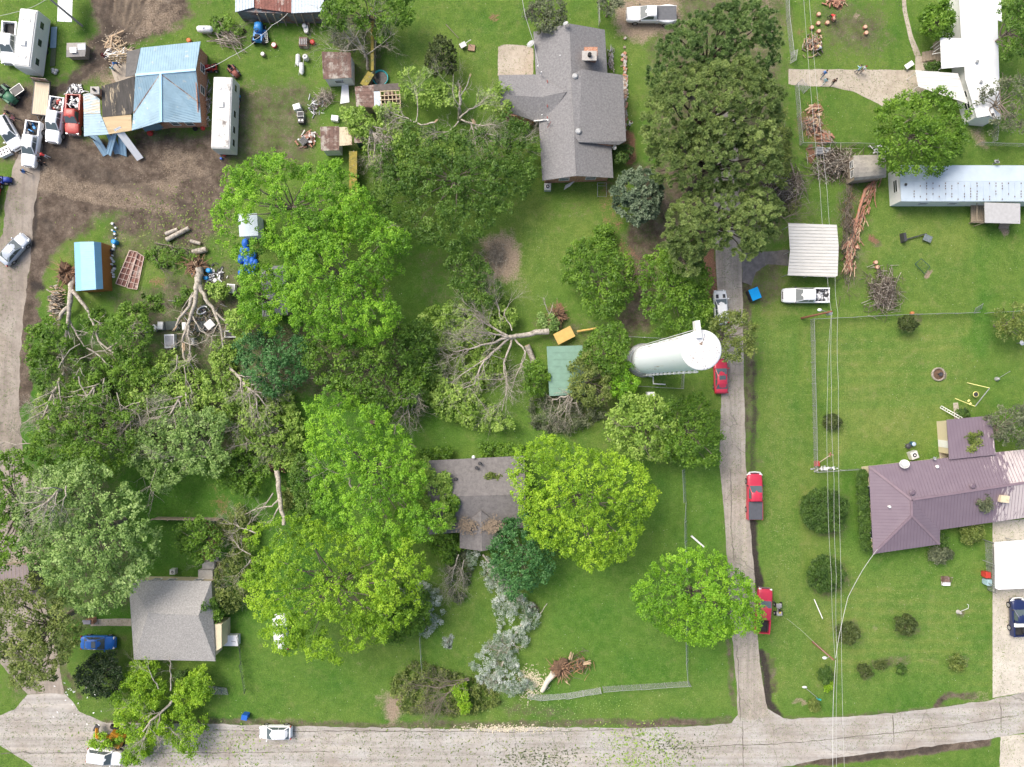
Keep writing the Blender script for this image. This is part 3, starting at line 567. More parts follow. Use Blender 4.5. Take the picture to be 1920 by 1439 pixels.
litter('leaf_litter', 1600, 60, 130, 120, 900, LEAF['dry']['m'], 11, s=(.04, .12), label='grey leaf litter on the lawn where the tree came down'); litter('wood_chips', 1530, 240, 36, 50, 420, WOODR, 12, s=(.03, .11), label='red cedar chips round the shattered trunk')
litter('leaf_litter', 1030, 1325, 220, 30, 900, LEAF['pale']['m'], 13, s=(.04, .12), label='pale petals and leaves along the verge'); litter('twig_litter', 290, 340, 220, 90, 420, WOOD_L, 14, s=(.02, .10), label='splinters and twigs trodden into the mud')
litter('twig_litter', 350, 440, 160, 80, 1400, LEAF['olive']['m'], 15, s=(.06, .22), label='torn leaves and twigs beside the log pile'); litter('twig_litter', 240, 90, 60, 60, 160, WOOD_L, 16, s=(.04, .16), label='splintered wood strewn round the lumber heap')

def seam(pts, w_=.05, seed=0):
    rng = np.random.default_rng(seed); q = []
    for a, c in zip(wp(pts), wp(pts)[1:]):
        k = int(math.hypot(c[0] - a[0], c[1] - a[1]) / .8) + 1; q += [(a[0] + (c[0] - a[0]) * i / k + rng.normal() * .05, a[1] + (c[1] - a[1]) * i / k + rng.normal() * .05) for i in range(k)]
    v = []; 
    for x, y in q: ww = w_ * (.4 + rng.random()); v += [(x - ww * .5, y - ww * .5, .021), (x + ww * .5, y + ww * .5, .021)]
    me = bpy.data.meshes.new('road_seam'); me.from_pydata(v, [], [(2 * i, 2 * i + 1, 2 * i + 3, 2 * i + 2) for i in range(len(q) - 1)]); me.materials.append(mat('tar seam', (.13, .115, .10), .9, var=.3)); tag(link('road_seam', me), kind='structure')
for i, p in enumerate(([(400, 1369), (560, 1372), (700, 1371), (960, 1373), (1180, 1369)], [(1388, 1352), (1384, 1250), (1381, 1200)], [(1392, 1352), (1394, 1500)], [(0, 1412), (300, 1412), (640, 1410)], [(1300, 1402), (1500, 1392), (1760, 1366), (1920, 1340)], [(1674, 1340), (1676, 1400)], [(1876, 1312), (1877, 1380)], [(1370, 880), (1372, 1000), (1378, 1060)], [(1310, 1430), (1370, 1330)])): seam(p, .09, i)
# ================= buildings
SH_GREY = mat('grey shingles', (.18, .178, .182), .9, var=.22, scale=5, col2=(.26, .255, .255), thr=.55, scale2=4.5, soft=.12, bump=.4, detail=8)
SH_WARM = mat('weathered grey shingles', (.27, .262, .25), .9, var=.25, scale=7, col2=(.40, .39, .37), thr=.55, scale2=6, soft=.1, bump=.4, detail=8)
SH_DARK = mat('dark brown grey shingles', (.15, .14, .138), .9, var=.22, scale=5, col2=(.215, .20, .195), thr=.55, scale2=2, soft=.15, bump=.4, detail=8)
TIN_BLUE = mat('faded blue metal roofing', (.25, .39, .48), .45, var=.14, scale=.8, col2=(.50, .52, .46), thr=.66, scale2=.9, soft=.05, spec=.5)
TIN_BLUE2 = mat('clean blue metal roofing', (.26, .52, .74), .4, var=.06, scale=1.2, spec=.5)
TIN_WHITE = mat('white metal roofing', (.80, .81, .82), .45, var=.04, scale=.6, spec=.4)
TIN_WORN = mat('grimy white metal roofing', (.62, .61, .57), .5, var=.14, scale=2, stretch=(.25, 2, 1))
TIN_PALE = mat('pale blue grey metal roofing', (.42, .50, .57), .4, var=.05, scale=.6, col2=(.50, .58, .65), thr=.5, scale2=.3, soft=.2)
TIN_RUST = mat('rusted tin', (.17, .105, .085), .8, var=.35, scale=2, col2=(.42, .38, .33), thr=.56, scale2=.8, soft=.06)
TIN_RED = mat('rusty red tin', (.22, .085, .065), .7, var=.3, scale=1.5, col2=(.50, .45, .40), thr=.6, scale2=.7, soft=.05)
TIN_GREEN = mat('green painted roof', (.17, .29, .22), .6, var=.12, scale=1.5)
PURPLE = mat('maroon metal roofing', (.21, .155, .18), .42, var=.10, scale=1.2, spec=.55)
PURPLED = mat('darker maroon ribs', (.15, .112, .14), .5, var=.1)
BRICK = mat('orange brick', (.42, .20, .12), .9, var=.35, scale=5, col2=(.55, .45, .38), thr=.57, scale2=9, soft=.03)
CREAM = mat('cream siding', (.60, .52, .36), .8, var=.08, scale=2, stretch=(1, 1, 8))
WHITEW = mat('white siding', (.72, .73, .73), .7, var=.06, scale=2)
BLUEW = mat('slate blue siding', (.10, .17, .22), .7, var=.12)
TRIM = mat('white trim', (.75, .75, .73), .6, var=.05)
GLASS = mat('window glass', (.03, .04, .05), .08, var=.2, spec=.8)
GREYM = mat('galvanised metal', (.42, .43, .43), .45, metal=.4, var=.15, scale=4)
DARKM = mat('dark metal', (.05, .05, .055), .5, var=.3)
BLACK = mat('black rubber', (.02, .02, .02), .8, var=.3)
WHITEP = mat('white paint', (.78, .79, .80), .35, var=.03, spec=.5)
PLY = mat('bare roof decking', (.52, .40, .24), .85, var=.15, scale=1.2, col2=(.36, .28, .17), thr=.6, scale2=1, stretch=(.4, 2, 1))
FELT = mat('torn black roof felt', (.07, .065, .06), .9, var=.3, scale=1.5, col2=(.46, .38, .26), thr=.59, scale2=.8, soft=.03, stretch=(2.2, .3, 1))
WOOD = mat('weathered timber', (.30, .25, .19), .9, var=.25, scale=4, stretch=(1, 5, 1))
WOODL = mat('pale sawn timber', (.56, .45, .30), .8, var=.18, scale=4)
CEDARW = mat('orange stained boards', (.36, .15, .04), .7, var=.18, scale=3, stretch=(5, 5, .6))
CONCB = mat('concrete block', (.42, .40, .37), .9, var=.15, scale=4)
def offs(P, d):                            # inset a polygon (world xy) by d
    n = len(P); P = [Vector((p[0], p[1])) for p in P]
    ar = sum(P[i].x * P[(i + 1) % n].y - P[(i + 1) % n].x * P[i].y for i in range(n)); s = 1 if ar > 0 else -1; out = []
    for i in range(n):
        a, b, c = P[i - 1], P[i], P[(i + 1) % n]; e1 = (b - a).normalized(); e2 = (c - b).normalized()
        n1 = Vector((-e1.y, e1.x)) * s; n2 = Vector((-e2.y, e2.x)) * s; k = (n1 + n2); q = 1 + n1.dot(n2)
        out.append(b + k * (d / max(q, .3)))
    return out
def roof(T, polys, m, th=.1, ribm=None, sp=.4, name='roof', along=None, rh=.035, rw=.05, parent=None):
    mb = MB(T.location)
    for p in polys:
        q = [W(*c) for c in p]; mb.slab(q, th)
        if ribm: mb.ribs(q, sp, rw, rh, 1, along)
    return mb.build(name, [m] + ([ribm] if ribm else []), parent or T)
def walls(T, poly, z, m, inset=.4, z0=-.05, name='wall'):
    P = offs([W(u, v, z) for u, v in poly], inset); mb = MB(T.location); mb.prism(P, z0, z - .12); o = mb.build(name, m, T); return P, o
def gablewall(T, a, b, c, m, name='gable'):
    mb = MB(T.location); a, b, c = Vector(a), Vector(b), Vector(c); n = (b - a).cross(Vector((0, 0, 1))).normalized() * .05
    mb.add([a + n, b + n, c + n, a - n, b - n, c - n], [(0, 1, 2), (5, 4, 3), (0, 3, 4, 1), (1, 4, 5, 2), (2, 5, 3, 0)]); return mb.build(name, m, T)
def window(T, a, b, t, z, w_=1.0, h=1.1, fm=None, pm=None, name='window', wall_parent=None):
    a, b = Vector((a[0], a[1])), Vector((b[0], b[1])); d = (b - a); L = d.length; d.normalize(); c = a + d * L * t
    ang = math.atan2(d.y, d.x); mb = MB(T.location)
    for dx, dz, sx, sz in ((0, h / 2, w_ + .12, .08), (0, -h / 2, w_ + .12, .08), (w_ / 2, 0, .08, h), (-w_ / 2, 0, .08, h), (0, 0, w_, .05)):
        mb.box((c.x + d.x * dx, c.y + d.y * dx, z + dz), (sx, .14, sz), ang)
    f = mb.build(name, fm or TRIM, T); mb = MB(T.location); mb.box((c.x, c.y, z), (w_ - .04, .08, h - .06), ang); mb.build('pane', pm or GLASS, f); return f
def door(T, a, b, t, m, w_=.95, h=2.05, z0=.1):
    a, b = Vector((a[0], a[1])), Vector((b[0], b[1])); d = (b - a); L = d.length; d.normalize(); c = a + d * L * t; ang = math.atan2(d.y, d.x)
    mb = MB(T.location); mb.box((c.x, c.y, z0 + h / 2), (w_, .1, h), ang); o = mb.build('door', m, T)
    mb = MB(T.location); mb.ball((c.x + d.x * w_ * .4, c.y + d.y * w_ * .4, z0 + 1.0), .06, 8); mb.build('handle', GREYM, o)
def pipevent(T, u, v, z, r=.12, h=.45, m=None, cap=True):
    p = W(u, v, z); mb = MB(T.location); mb.cyl((p.x, p.y, z - .5), r, h + .5, 12)
    if cap: mb.cyl((p.x, p.y, z + h), r * 1.9, .12, 14, r2=r * 1.2)
    mb.build('roof_vent', m or GREYM, T)
def dish(T, u, v, z, r=.45, rot=0., m=None):
    p = W(u, v, z); mb = MB(T.location); prof = [(.001, 0), (r * .5, .03), (r * .85, .09), (r, .15), (r * .97, .17), (r * .8, .10), (r * .4, .05), (.001, .03)]
    mb2 = MB(); mb2.lathe((0, 0, 0), prof, 20); Rm = Matrix.Rotation(rot, 3, 'Z') @ Matrix.Rotation(math.radians(35), 3, 'Y')
    mb.add([Rm @ q + p for q in mb2.v], mb2.f, 0, True); mb.bar(p - Vector((0, 0, .7)), p, .05, .05); mb.bar(p, p + Rm @ Vector((.1, 0, .5)), .04, .04)
    mb.build('satellite_dish', m or GREYM, T)

# --- damaged house with the blue metal roof
z, zr = 2.8, 4.4
c = W(320, 160); T = thing('house', 'brick house with faded blue metal roof half stripped to felt and decking', 'house', c)
P, _ = walls(T, [(256, 92), (376, 80), (376, 229), (300, 230), (250, 240), (250, 92)], z, BRICK, .35)
gablewall(T, (P[1].x, P[1].y, z - .15), (P[2].x, P[2].y, z - .15), W(366, 131, zr - .2), BRICK)
roof(T, [[(264, 90, z), (376, 78, z), (367, 131, zr), (254, 141, zr)],
         [(254, 141.2, zr), (301, 139, zr), (250, 213, z + .15)],
         [(301.2, 139, zr), (367, 131.2, zr), (374.5, 194, z)],
         [(301, 139, zr + .01), (250, 213, z + .16), (247, 245, z), (302, 229, 3.9)],
         [(301.2, 139, zr + .01), (374.5, 194, z + .01), (377, 230, z), (302.2, 229, 3.9)]], TIN_BLUE, .1, TIN_BLUE, .32, rh=.03, rw=.04)
mb = MB(T.location); mb.bar(W(254, 141, zr + .04), W(367, 131, zr + .04), .3, .08); mb.bar(W(301, 139, zr + .04), W(302, 229, 3.94), .28, .08)
mb.bar(W(301, 139, zr + .0), W(250, 213, z + .2), .12, .05, 1); mb.bar(W(301, 139, zr), W(374.5, 194, z + .1), .12, .05, 1); mb.build('ridge_cap', [TIN_BLUE2, TIN_RUST], T)
roof(T, [[(190, 162, z + .1), (222, 153, 3.6), (252, 143, 4.2), (258, 195, 3.3), (246, 214, z + .1), (192, 220, z)]], FELT, .12, name='bare_felt_roof')
roof(T, [[(238, 97, z + .05), (263, 91, z + .05), (253, 142, 4.1), (235, 144, 3.9)]], mat('loose grey felt', (.13, .125, .12), .9, var=.2), .08, name='torn_felt')
roof(T, [[(192, 220.5, z - .02), (246, 215, z), (247, 245, z), (204, 252, z - .1)]], PLY, .08, name='decking')
roof(T, [[(156, 177, z - .2), (174, 174, z), (187, 186, z + .05), (188, 213, z), (157, 214, z - .2)]], mat('buckled blue tin over decking', (.52, .42, .27), .6, var=.15, scale=2, col2=(.36, .47, .52), thr=.5, scale2=.9, stretch=(.3, 1.6, 1)), .08, GREYM, .35, name='carport_roof')
roof(T, [[(157, 215, z - .2), (188, 213.6, z - .05), (204, 252, z - .2), (157.5, 256, z - .3)]], TIN_BLUE, .08, TIN_BLUE, .35, name='carport_roof', along=(1, .03))
mb = MB(T.location)
for u, v in ((158, 178), (158, 254), (200, 250), (186, 180)): p = W(u, v, 2.5); mb.box((p.x + .2, p.y, 1.25), (.14, .14, 2.5))
mb.build('carport_post', WOOD, T)
mb = MB(T.location); p = W(181, 172, 3.2); mb.box((p.x, p.y, 1.7), (1., .8, 3.4)); mb.box((p.x, p.y, 3.5), (1.15, .95, .2), mi=1); ch = mb.build('chimney', [BRICK, CONCB], T); mb = MB(T.location); mb.cyl((p.x, p.y, 3.4), .16, .55, 12); mb.build('flue', BLACK, ch)
roof(T, [[(266, 238, 2.4), (300, 232, 2.4), (306, 240, 1.5), (272, 247, 1.5)]], BLUEW, .06, name='porch_awning')
window(T, P[2], P[3], .35, 1.5); window(T, P[2], P[3], .72, 1.5); door(T, P[3], P[4], .5, BLUEW); window(T, P[1], P[2], .25, 1.5); window(T, P[1], P[2], .55, 1.5); window(T, P[0], P[1], .5, 1.5)
mb = MB(T.location)
for i in range(5): mb.bar(W(208 + i * 7, 106, 2.6), W(206 + i * 7.6, 117, .9), .06, .1)
for i in range(4): mb.bar(W(204, 104 + i * 4, 2.4 - i * .4), W(241, 101 + i * 5, 2.6 - i * .4), .08, .12)
mb.build('broken_rafter', WOODL, T)
# loose sheets slid off the eaves
def sheetobj(label, pts, m, name='roofing_sheet', ribm=None, cat='roofing sheet', th=.03, grp=None, sp=.3):
    c = sum((W(*p) for p in pts), Vector()) / len(pts); mb = MB(c); q = [W(*p) for p in pts]; mb.slab(q, th)
    if ribm: mb.ribs(q, sp, .04, .03, 1)
    o = mb.build(name, [m] + ([ribm] if ribm else []), None); o.location = c; return tag(o, label, cat, grp)
def sheetlong(label, a, b, w_, m, **k):
    A, B = W(*a), W(*b); d = (B - A); n = Vector((-d.y, d.x, 0)).normalized() * w_ / 2; c = (A + B) / 2; mb = MB(c); q = [A + n, B + n, B - n, A - n]; mb.slab(q, .03)
    for t in (-.42, 0, .42): mb.bar(A + n * 2 * t + Vector((0, 0, .02)), B + n * 2 * t + Vector((0, 0, .02)), .05, .04)
    o = mb.build('roofing_sheet', m); o.location = c; return tag(o, label, 'roofing sheet', 'loose roofing sheets below the damaged house')
DB = mat('dusty blue tin', (.20, .33, .45), .5, var=.12, col2=(.3, .36, .38), thr=.6)
sheetlong('blue roofing sheet, leftmost of the fan below the damaged house', (174, 252, .9), (199, 291, .1), .9, DB)
sheetlong('blue roofing sheet leaning from the decking edge, overlapped by the upright sheet', (195, 228, 2.7), (222, 289, .2), .95, DB)
sheetlong('blue roofing sheet hanging steeply beside the long white panel', (218, 235, 2.6), (203, 290, .5), .85, DB)
sheetlong('straight upright blue roofing sheet under the white panel', (226, 234, 2.6), (231, 292, .12), 1.05, DB)
sheetlong('long white metal panel with rolled edges lying across the blue sheets', (219, 240, 2.9), (263, 299, .35), .95, WHITEP)
# --- large grey L-shaped brick house
z, zr = 2.8, 4.7; c = W(1085, 190); T = thing('house', 'large L-shaped brick house with dark grey shingle roof and red brick chimney', 'house', c)
P, _ = walls(T, [(1000, 60), (1067, 46), (1134, 56), (1140, 137), (1150, 334), (1017, 339)], z, BRICK, .45)
P2, _ = walls(T, [(936, 141), (1004, 140), (1008, 226), (950, 222), (936, 205)], z, BRICK, .4)
P3, _ = walls(T, [(1090, 131), (1167, 141), (1174, 265), (1160, 272), (1088, 267)], z, BRICK, .5)
gablewall(T, (P[5].x, P[5].y, z - .15), (P[4].x, P[4].y, z - .15), W(1080, 331, zr - .25), BRICK)
roof(T, [[(1000, 60, z), (1067.5, 44.5, zr), (1080, 330, zr), (1017, 339, z)], [(1067.7, 44.5, zr), (1134, 56, z), (1150, 334, z), (1080.2, 330, zr)]], SH_GREY, .14)
roof(T, [[(1070, 141, zr + .15), (1091, 130, zr + .1), (1167.5, 141, z + .5), (1174, 264.5, z + .5), (1160, 272, z + .5), (1085, 267, zr + .1), (1077, 255, zr + .15)]], SH_GREY, .14, name='wing_roof')
roof(T, [[(935, 141, z), (1003, 140, z + .05), (1062, 172, 4.55), (1015, 183, 4.0), (936, 178, 3.9)], [(936, 178.2, 3.9), (1015, 183.2, 4.0), (1062, 172.2, 4.55), (1029, 224, z + .3), (1003, 227.5, z), (940, 206, z)]], SH_GREY, .14, name='wing_roof')
mb = MB(T.location); mb.box(tuple(W(1105, 109, 3.6))[:2] + (3.9,), (1.65, 1.05, 3.0)); q = W(1105, 105, 5.5); mb.box((q.x, q.y, 5.47), (1.85, 1.2, .18), mi=1); ch = mb.build('chimney', [BRICK, CONCB], T)
mb = MB(T.location); mb.cyl((q.x, q.y, 5.5), .24, .5, 14); mb.cyl((q.x, q.y, 5.99), .2, .02, 14); mb.build('flue', BLACK, ch)
mb = MB(T.location); e = W(1095, 268, 3.6); f = W(1146, 272, 3.2); mb.bar(e, f, .16, .5); mb.bar(W(1001, 227.5, 3.0), W(1029, 225, 3.3), .12, .25, 1); mb.build('gable_board', [BRICK, TRIM], T)
for u, v in ((1078, 145), (1084, 248)): pipevent(T, u, v, 4.6, .2, .35)
for u, v in ((1050, 106), (1008, 126), (1015, 137), (1016, 217), (1027, 228)): pipevent(T, u, v, 3.9, .07, .3, TRIM, False)
dish(T, 1061, 46, 5.2, .35, 2.2); dish(T, 996, 84, 3.3, .55, 2.5); dish(T, 1151, 277, 3.3, .3, -.6)
for t in (.3, .72): window(T, P[5], P[4], t, 1.6, 1.3, 1.0)
window(T, P[5], P[4], .45, 3.3, .5, .4)
for t in (.2, .5, .8): window(T, P3[1], P3[2], t, 1.5)
for t in (.15, .75, .9): window(T, P[3], P[4], t, 1.5)
door(T, P3[1], P3[2], .35, TRIM); window(T, P[0], P[5], .35, 1.5); window(T, P[0], P[5], .8, 1.5)
mb = MB(T.location)
for a, b in (((1033, 228, 4), (1026, 240, 3.6)),): mb.tube([W(*a), W(*b)], .03, 4)
for v, h in ((150, 5), (163, 9), (196, 5), (218, 4)): mb.slab([W(1025, v, 3.72), W(1027, v + 1, 3.75), W(1027.5, v + h, 3.75), W(1026, v + h + 1, 3.72)], .02)
mb.build('roof_scar', mat('red patch', (.25, .06, .05), .8, var=.3), T)
# --- purple roofed house
z, zr = 2.8, 4.4; c = W(1750, 940); T = thing('house', 'cream house with maroon ribbed metal hip roof, paint peeling at its right', 'house', c)
P, _ = walls(T, [(1629, 874.5), (1940, 841), (1940, 970), (1762.5, 994), (1762, 1021), (1637.5, 1039)], z, CREAM, .45)
P2, _ = walls(T, [(1775, 787.5), (1859, 779.5), (1866, 850), (1780, 859)], z, CREAM, .4)
polys = [[(1629, 874.5, z), (1950, 840, z), (1950, 901, zr), (1709, 937.5, zr)],
         [(1629, 874.7, z), (1709, 937.7, zr), (1709.5, 967.5, zr), (1637.5, 1039, z)],
         [(1637.7, 1039, z), (1709.7, 967.7, zr), (1762, 1021, z)],
         [(1709.2, 937.7, zr), (1762.7, 994, z), (1762.2, 1021, z), (1709.8, 967.5, zr)],
         [(1709.2, 937.6, zr), (1950, 901.3, zr), (1950, 967, z), (1762.7, 993.8, z)]]
PEEL, n_, l_, b_ = newmat('maroon roofing with peeled paint')
def peel():
    n, l, b = n_, l_, b_; tc = n.new('ShaderNodeTexCoord'); sx = n.new('ShaderNodeSeparateXYZ'); l.new(tc.outputs['Object'], sx.inputs[0])
    t = n.new('ShaderNodeTexNoise'); t.inputs['Scale'].default_value = 1.4; t.inputs['Detail'].default_value = 9; t.inputs['Roughness'].default_value = .75
    mp = n.new('ShaderNodeMapping'); mp.inputs['Scale'].default_value = (2.6, .45, 1); l.new(tc.outputs['Object'], mp.inputs[0]); l.new(mp.outputs[0], t.inputs[0])
    r = n.new('ShaderNodeMapRange'); r.inputs[1].default_value = 3.; r.inputs[2].default_value = 8.; r.inputs[3].default_value = -.2; r.inputs[4].default_value = .16; l.new(sx.outputs[0], r.inputs[0])
    t2 = n.new('ShaderNodeTexNoise'); t2.inputs['Scale'].default_value = .22; t2.inputs['Detail'].default_value = 2; l.new(tc.outputs['Object'], t2.inputs[0])
    m2 = n.new('ShaderNodeMath'); m2.operation = 'MULTIPLY_ADD'; l.new(t2.outputs[0], m2.inputs[0]); m2.inputs[1].default_value = .35; m2.inputs[2].default_value = -.17
    a = n.new('ShaderNodeMath'); a.operation = 'ADD'; l.new(t.outputs[0], a.inputs[0]); l.new(r.outputs[0], a.inputs[1]); a2 = n.new('ShaderNodeMath'); a2.operation = 'ADD'; l.new(a.outputs[0], a2.inputs[0]); l.new(m2.outputs[0], a2.inputs[1])
    rp = n.new('ShaderNodeValToRGB'); rp.color_ramp.elements[0].position = .54; rp.color_ramp.elements[1].position = .60; l.new(a2.outputs[0], rp.inputs[0])
    nb = n.new('ShaderNodeValToRGB'); nb.color_ramp.elements[0].color = (.16, .12, .15, 1); nb.color_ramp.elements[1].color = (.215, .17, .20, 1); t3 = n.new('ShaderNodeTexNoise'); t3.inputs['Scale'].default_value = .7; t3.inputs['Detail'].default_value = 6; l.new(tc.outputs['Object'], t3.inputs[0]); l.new(t3.outputs[0], nb.inputs[0])
    mx = n.new('ShaderNodeMixRGB'); l.new(rp.outputs[0], mx.inputs[0]); l.new(nb.outputs[0], mx.inputs[1]); mx.inputs[2].default_value = (.52, .46, .45, 1); l.new(mx.outputs[0], b.inputs['Base Color']); b.inputs['Roughness'].default_value = .45
peel()
roof(T, polys, PEEL, .1, PURPLED, .42, rh=.022, rw=.03)
roof(T, [[(1775, 787.5, z + .02), (1859, 779.5, z + .02), (1867, 853, 3.25), (1780, 862, 3.25)]], PEEL, .1, PURPLED, .42, name='wing_roof', rh=.022, rw=.03)
mb = MB(T.location)
for a, b in (((1629, 874.5, z), (1709, 937.5, zr)), ((1709, 937.5, zr), (1709.5, 967.5, zr)), ((1709.5, 967.5, zr), (1637.5, 1039, z)), ((1709.5, 967.5, zr), (1762, 1021, z)), ((1709, 937.5, zr), (1950, 901, zr))):
    mb.bar(W(a[0], a[1], a[2] + .05), W(b[0], b[1], b[2] + .05), .3, .07)
mb.build('ridge_cap', PURPLE, T)
for u, v in ((1708, 923), (1821, 911)): pipevent(T, u, v, 4.1, .2, .35, PURPLED)
pipevent(T, 1666, 950, 3.6, .1, .3, TRIM); pipevent(T, 1755, 875, 3.1, .12, .3, TRIM); dish(T, 1696, 871, 3.6, .6, 2.4); dish(T, 1751, 861, 3.3, .25, 1.)
mb = MB(T.location); q = W(1883, 936, 4.2); mb.box((q.x, q.y, 4.1), (1.1, .9, .5), -.1); mb.cyl((q.x + .3, q.y, 4.35), .15, .08, 10); mb.build('roof_cooler', CREAM, T)
for t in (.3, .8): window(T, P[0], P[5], t, 1.5, 1.6, 1.2)
for t in (.2, .35, .6): window(T, P[0], P[1], t, 1.5)
door(T, P2[0], P2[3], .7, TRIM)
# --- grey house amid the yellow trees
z, zr = 2.7, 4.3; c = W(895, 925); T = thing('house', 'small house with brown grey shingle roof littered with fallen branches, between two bright trees', 'house', c)
P, _ = walls(T, [(803, 864), (983, 855), (985, 990), (803, 1001)], z, CREAM, .45)
roof(T, [[(803, 864, z), (983, 855, z), (985, 928, zr), (802, 932, zr)], [(802, 932.2, zr), (985, 928.2, zr), (985, 990, z), (802, 1003, z)]], SH_DARK, .13)
roof(T, [[(902, 958, 4.0), (904, 1034, 3.8), (862, 1028, z - .1), (862, 990, z + .15)], [(902.2, 958, 4.0), (943, 990, z + .15), (943, 1025, z - .1), (904.2, 1034, 3.8)]], SH_DARK, .12, name='porch_roof')
for u, v in ((894, 877), (900, 869), (855, 898)): pipevent(T, u, v, 3.4, .13, .35, DARKM)
pipevent(T, 888, 857, 2.8, .12, .3, TRIM); pipevent(T, 979, 875, 2.9, .1, .3, TRIM)
mb = MB(T.location)
for u, v in ((866, 1018), (940, 1016), (902, 1024)): q = W(u, v, 2.5); mb.box((q.x, q.y + .3, 1.25), (.14, .14, 2.5))
mb.build('porch_post', TRIM, T)
for t in (.25, .6): window(T, P[0], P[1], t, 1.5)
door(T, P[2], P[3], .5, TRIM)
litter('leaf_litter', 878, 975, 20, 14, 330, mat('brown leaves', (.22, .17, .12), .9), 31, 3.98, label='brown leaves drifted in the left valley of the porch roof'); litter('leaf_litter', 924, 976, 18, 14, 300, MATS['brown leaves'], 32, 3.98, label='brown leaves drifted in the right valley of the porch roof')
# --- grey house at the lower left
z, zr = 3.0, 4.3; c = W(330, 1165); T = thing('house', 'cream house with light grey shingle hip roof beside the blue car', 'house', c)
P, _ = walls(T, [(241, 1088), (396, 1090), (404, 1240), (251, 1237)], z, CREAM, .35)
walls(T, [(394, 1170), (416, 1170), (416, 1216), (398, 1228)], 2.9, CREAM, .1, name='side_porch')
roof(T, [[(241, 1088, z), (396, 1090, z), (372, 1155, zr), (278, 1150, zr)], [(396.2, 1090, z), (404, 1240, z), (372.2, 1155, zr)], [(404, 1240.2, z), (251, 1237, z), (278, 1150.2, zr), (372, 1155.2, zr)], [(251, 1237, z), (241, 1088, z), (278, 1150, zr)]], SH_WARM, .13)
mb = MB(T.location); q = W(385, 1075, 1.); mb.box((q.x, q.y - .4, .5), (1.9, 1.6, 1.)); mb.box((q.x + .2, q.y + .9, .3), (1.6, .9, .6)); mb.box((q.x + .6, q.y + 1.6, .15), (1.5, .5, .3)); mb.build('steps', CONCB, T)
for t in (.25, .45, .8): window(T, P[0], P[1], t, 1.6)
window(T, P[1], P[2], .8, 1.5, .9, 1.); window(T, P[2], P[3], .3, 1.5); window(T, P[2], P[3], .7, 1.5); door(T, P[0], P[3], .5, TRIM)
# --- white mobile home, upper right
z, zr = 3.0, 3.3; c = W(1820, 120); T = thing('mobile_home', 'long white mobile home with porch roof reaching the top edge', 'mobile home', c)
P, _ = walls(T, [(1793, -120), (1866, -120), (1876, 225), (1832, 221), (1813, 150), (1803, 60)], z, WHITEW, .25)
roof(T, [[(1793, -120, z), (1866, -120, z), (1876, 225, z), (1855, 217, zr), (1832, 221, z), (1811, 150, z), (1802, 60, z)]], TIN_WHITE, .1)
roof(T, [[(1866, 36, z - .05), (1852, 35, z - .05), (1866, -60, z), (1874, -60, z), (1879, 41, z - .1)]], TIN_WHITE, .1, name='side_roof')
roof(T, [[(1763, 71, 2.9), (1803, 72, 3.15), (1809, 125, 3.15), (1766, 129, 2.9)]], TIN_WHITE, .1, name='porch_roof')
roof(T, [[(1716, 132, 2.45), (1796, 138, 2.7), (1807, 170, 2.7), (1815, 195, 2.7), (1722, 163, 2.45)]], TIN_WORN, .06, TRIM, .35, name='awning', along=(1, -.06))
mb = MB(T.location)
for u, v in ((1766, 74), (1768, 126), (1720, 135), (1725, 160)): q = W(u, v, 2.4); mb.cyl((q.x, q.y, 0), .05, 2.5, 8)
mb.build('porch_post', TRIM, T)
mb = MB(T.location); 
for i in range(4): q = W(1752, 96 + 0 * i, .5); mb.box((q.x - 1.2 + i * .35, q.y - .6, .1 + .1 * i), (.35, 1.3, .2 + .2 * i))
mb.box((q.x + 1.2, q.y - .4, .4), (2.2, 3.2, .8)); mb.build('porch_steps', WOOD, T)
mb = MB(T.location)
for a, b in (((1750, 98), (1762, 90)), ((1748, 102), (1768, 98)), ((1754, 118), (1768, 115)), ((1752, 92), (1762, 84))): mb.bar(W(*a, 1.3), W(*b, 1.9), .07, .07); mb.bar(W(*a, .1), W(*a, 1.3), .07, .07)
mb.build('railing', TRIM, T)
for u, v in ((1830, 117), (1837, 155)): pipevent(T, u, v, 3.1, .13, .25)
pipevent(T, 1859, 216, 3.1, .1, .2, DARKM)
for t in (.3, .6, .8): window(T, P[4], P[3], t, 1.6, .9, 1.)
# --- pale blue grey mobile home
z, zr = 2.9, 3.15; c = W(1800, 345); T = thing('mobile_home', 'pale blue grey mobile home with dark seam marks along its roof', 'mobile home', c)
P, _ = walls(T, [(1686, 311), (2120, 312), (2120, 378), (1690, 378)], z, WHITEW, .12)
roof(T, [[(1686, 310, z), (2120, 311, z), (2120, 340, zr), (1688, 340, zr)], [(1688, 340.2, zr), (2120, 340.2, zr), (2120, 378, z), (1690, 378, z)]], TIN_PALE, .08)
mb = MB(T.location); rng = np.random.default_rng(5)
for i in range(28):
    u = 1714 + i * 11.8; mb.bar(W(u, 342, zr + .03), W(u, 376, z + .03), .05, .03, 0)
    for k in range(7):
        if rng.random() < .42: q = W(u + rng.normal() * .15, 344 + k * 5, zr - k * .035 + .06); mb.box(q, (.09, .17, .035), mi=1)
mb.build('roof_seam', [TIN_PALE, mat('rust marks', (.16, .10, .08), .8, var=.4)], T)
for u, v in ((1697, 347), (1765, 405), (1868, 305), (1693, 320)): 
    if v < 380: pipevent(T, u, v, 3.1, .1, .2, DARKM)
dish(T, 1868, 305, 3.2, .35, 1.5)
mb = MB(T.location); mb.slab([W(1846, 380, 2.85), W(1913, 382, 2.75), W(1913, 420, 2.6), W(1847, 418, 2.7)], .08); mb.build('porch_roof', mat('grey roll roofing', (.42, .42, .42), .8, var=.1), T)
mb = MB(T.location); q = W(1835, 400, .5); mb.box((q.x + .2, q.y, .45), (2.4, 2.6, .12))
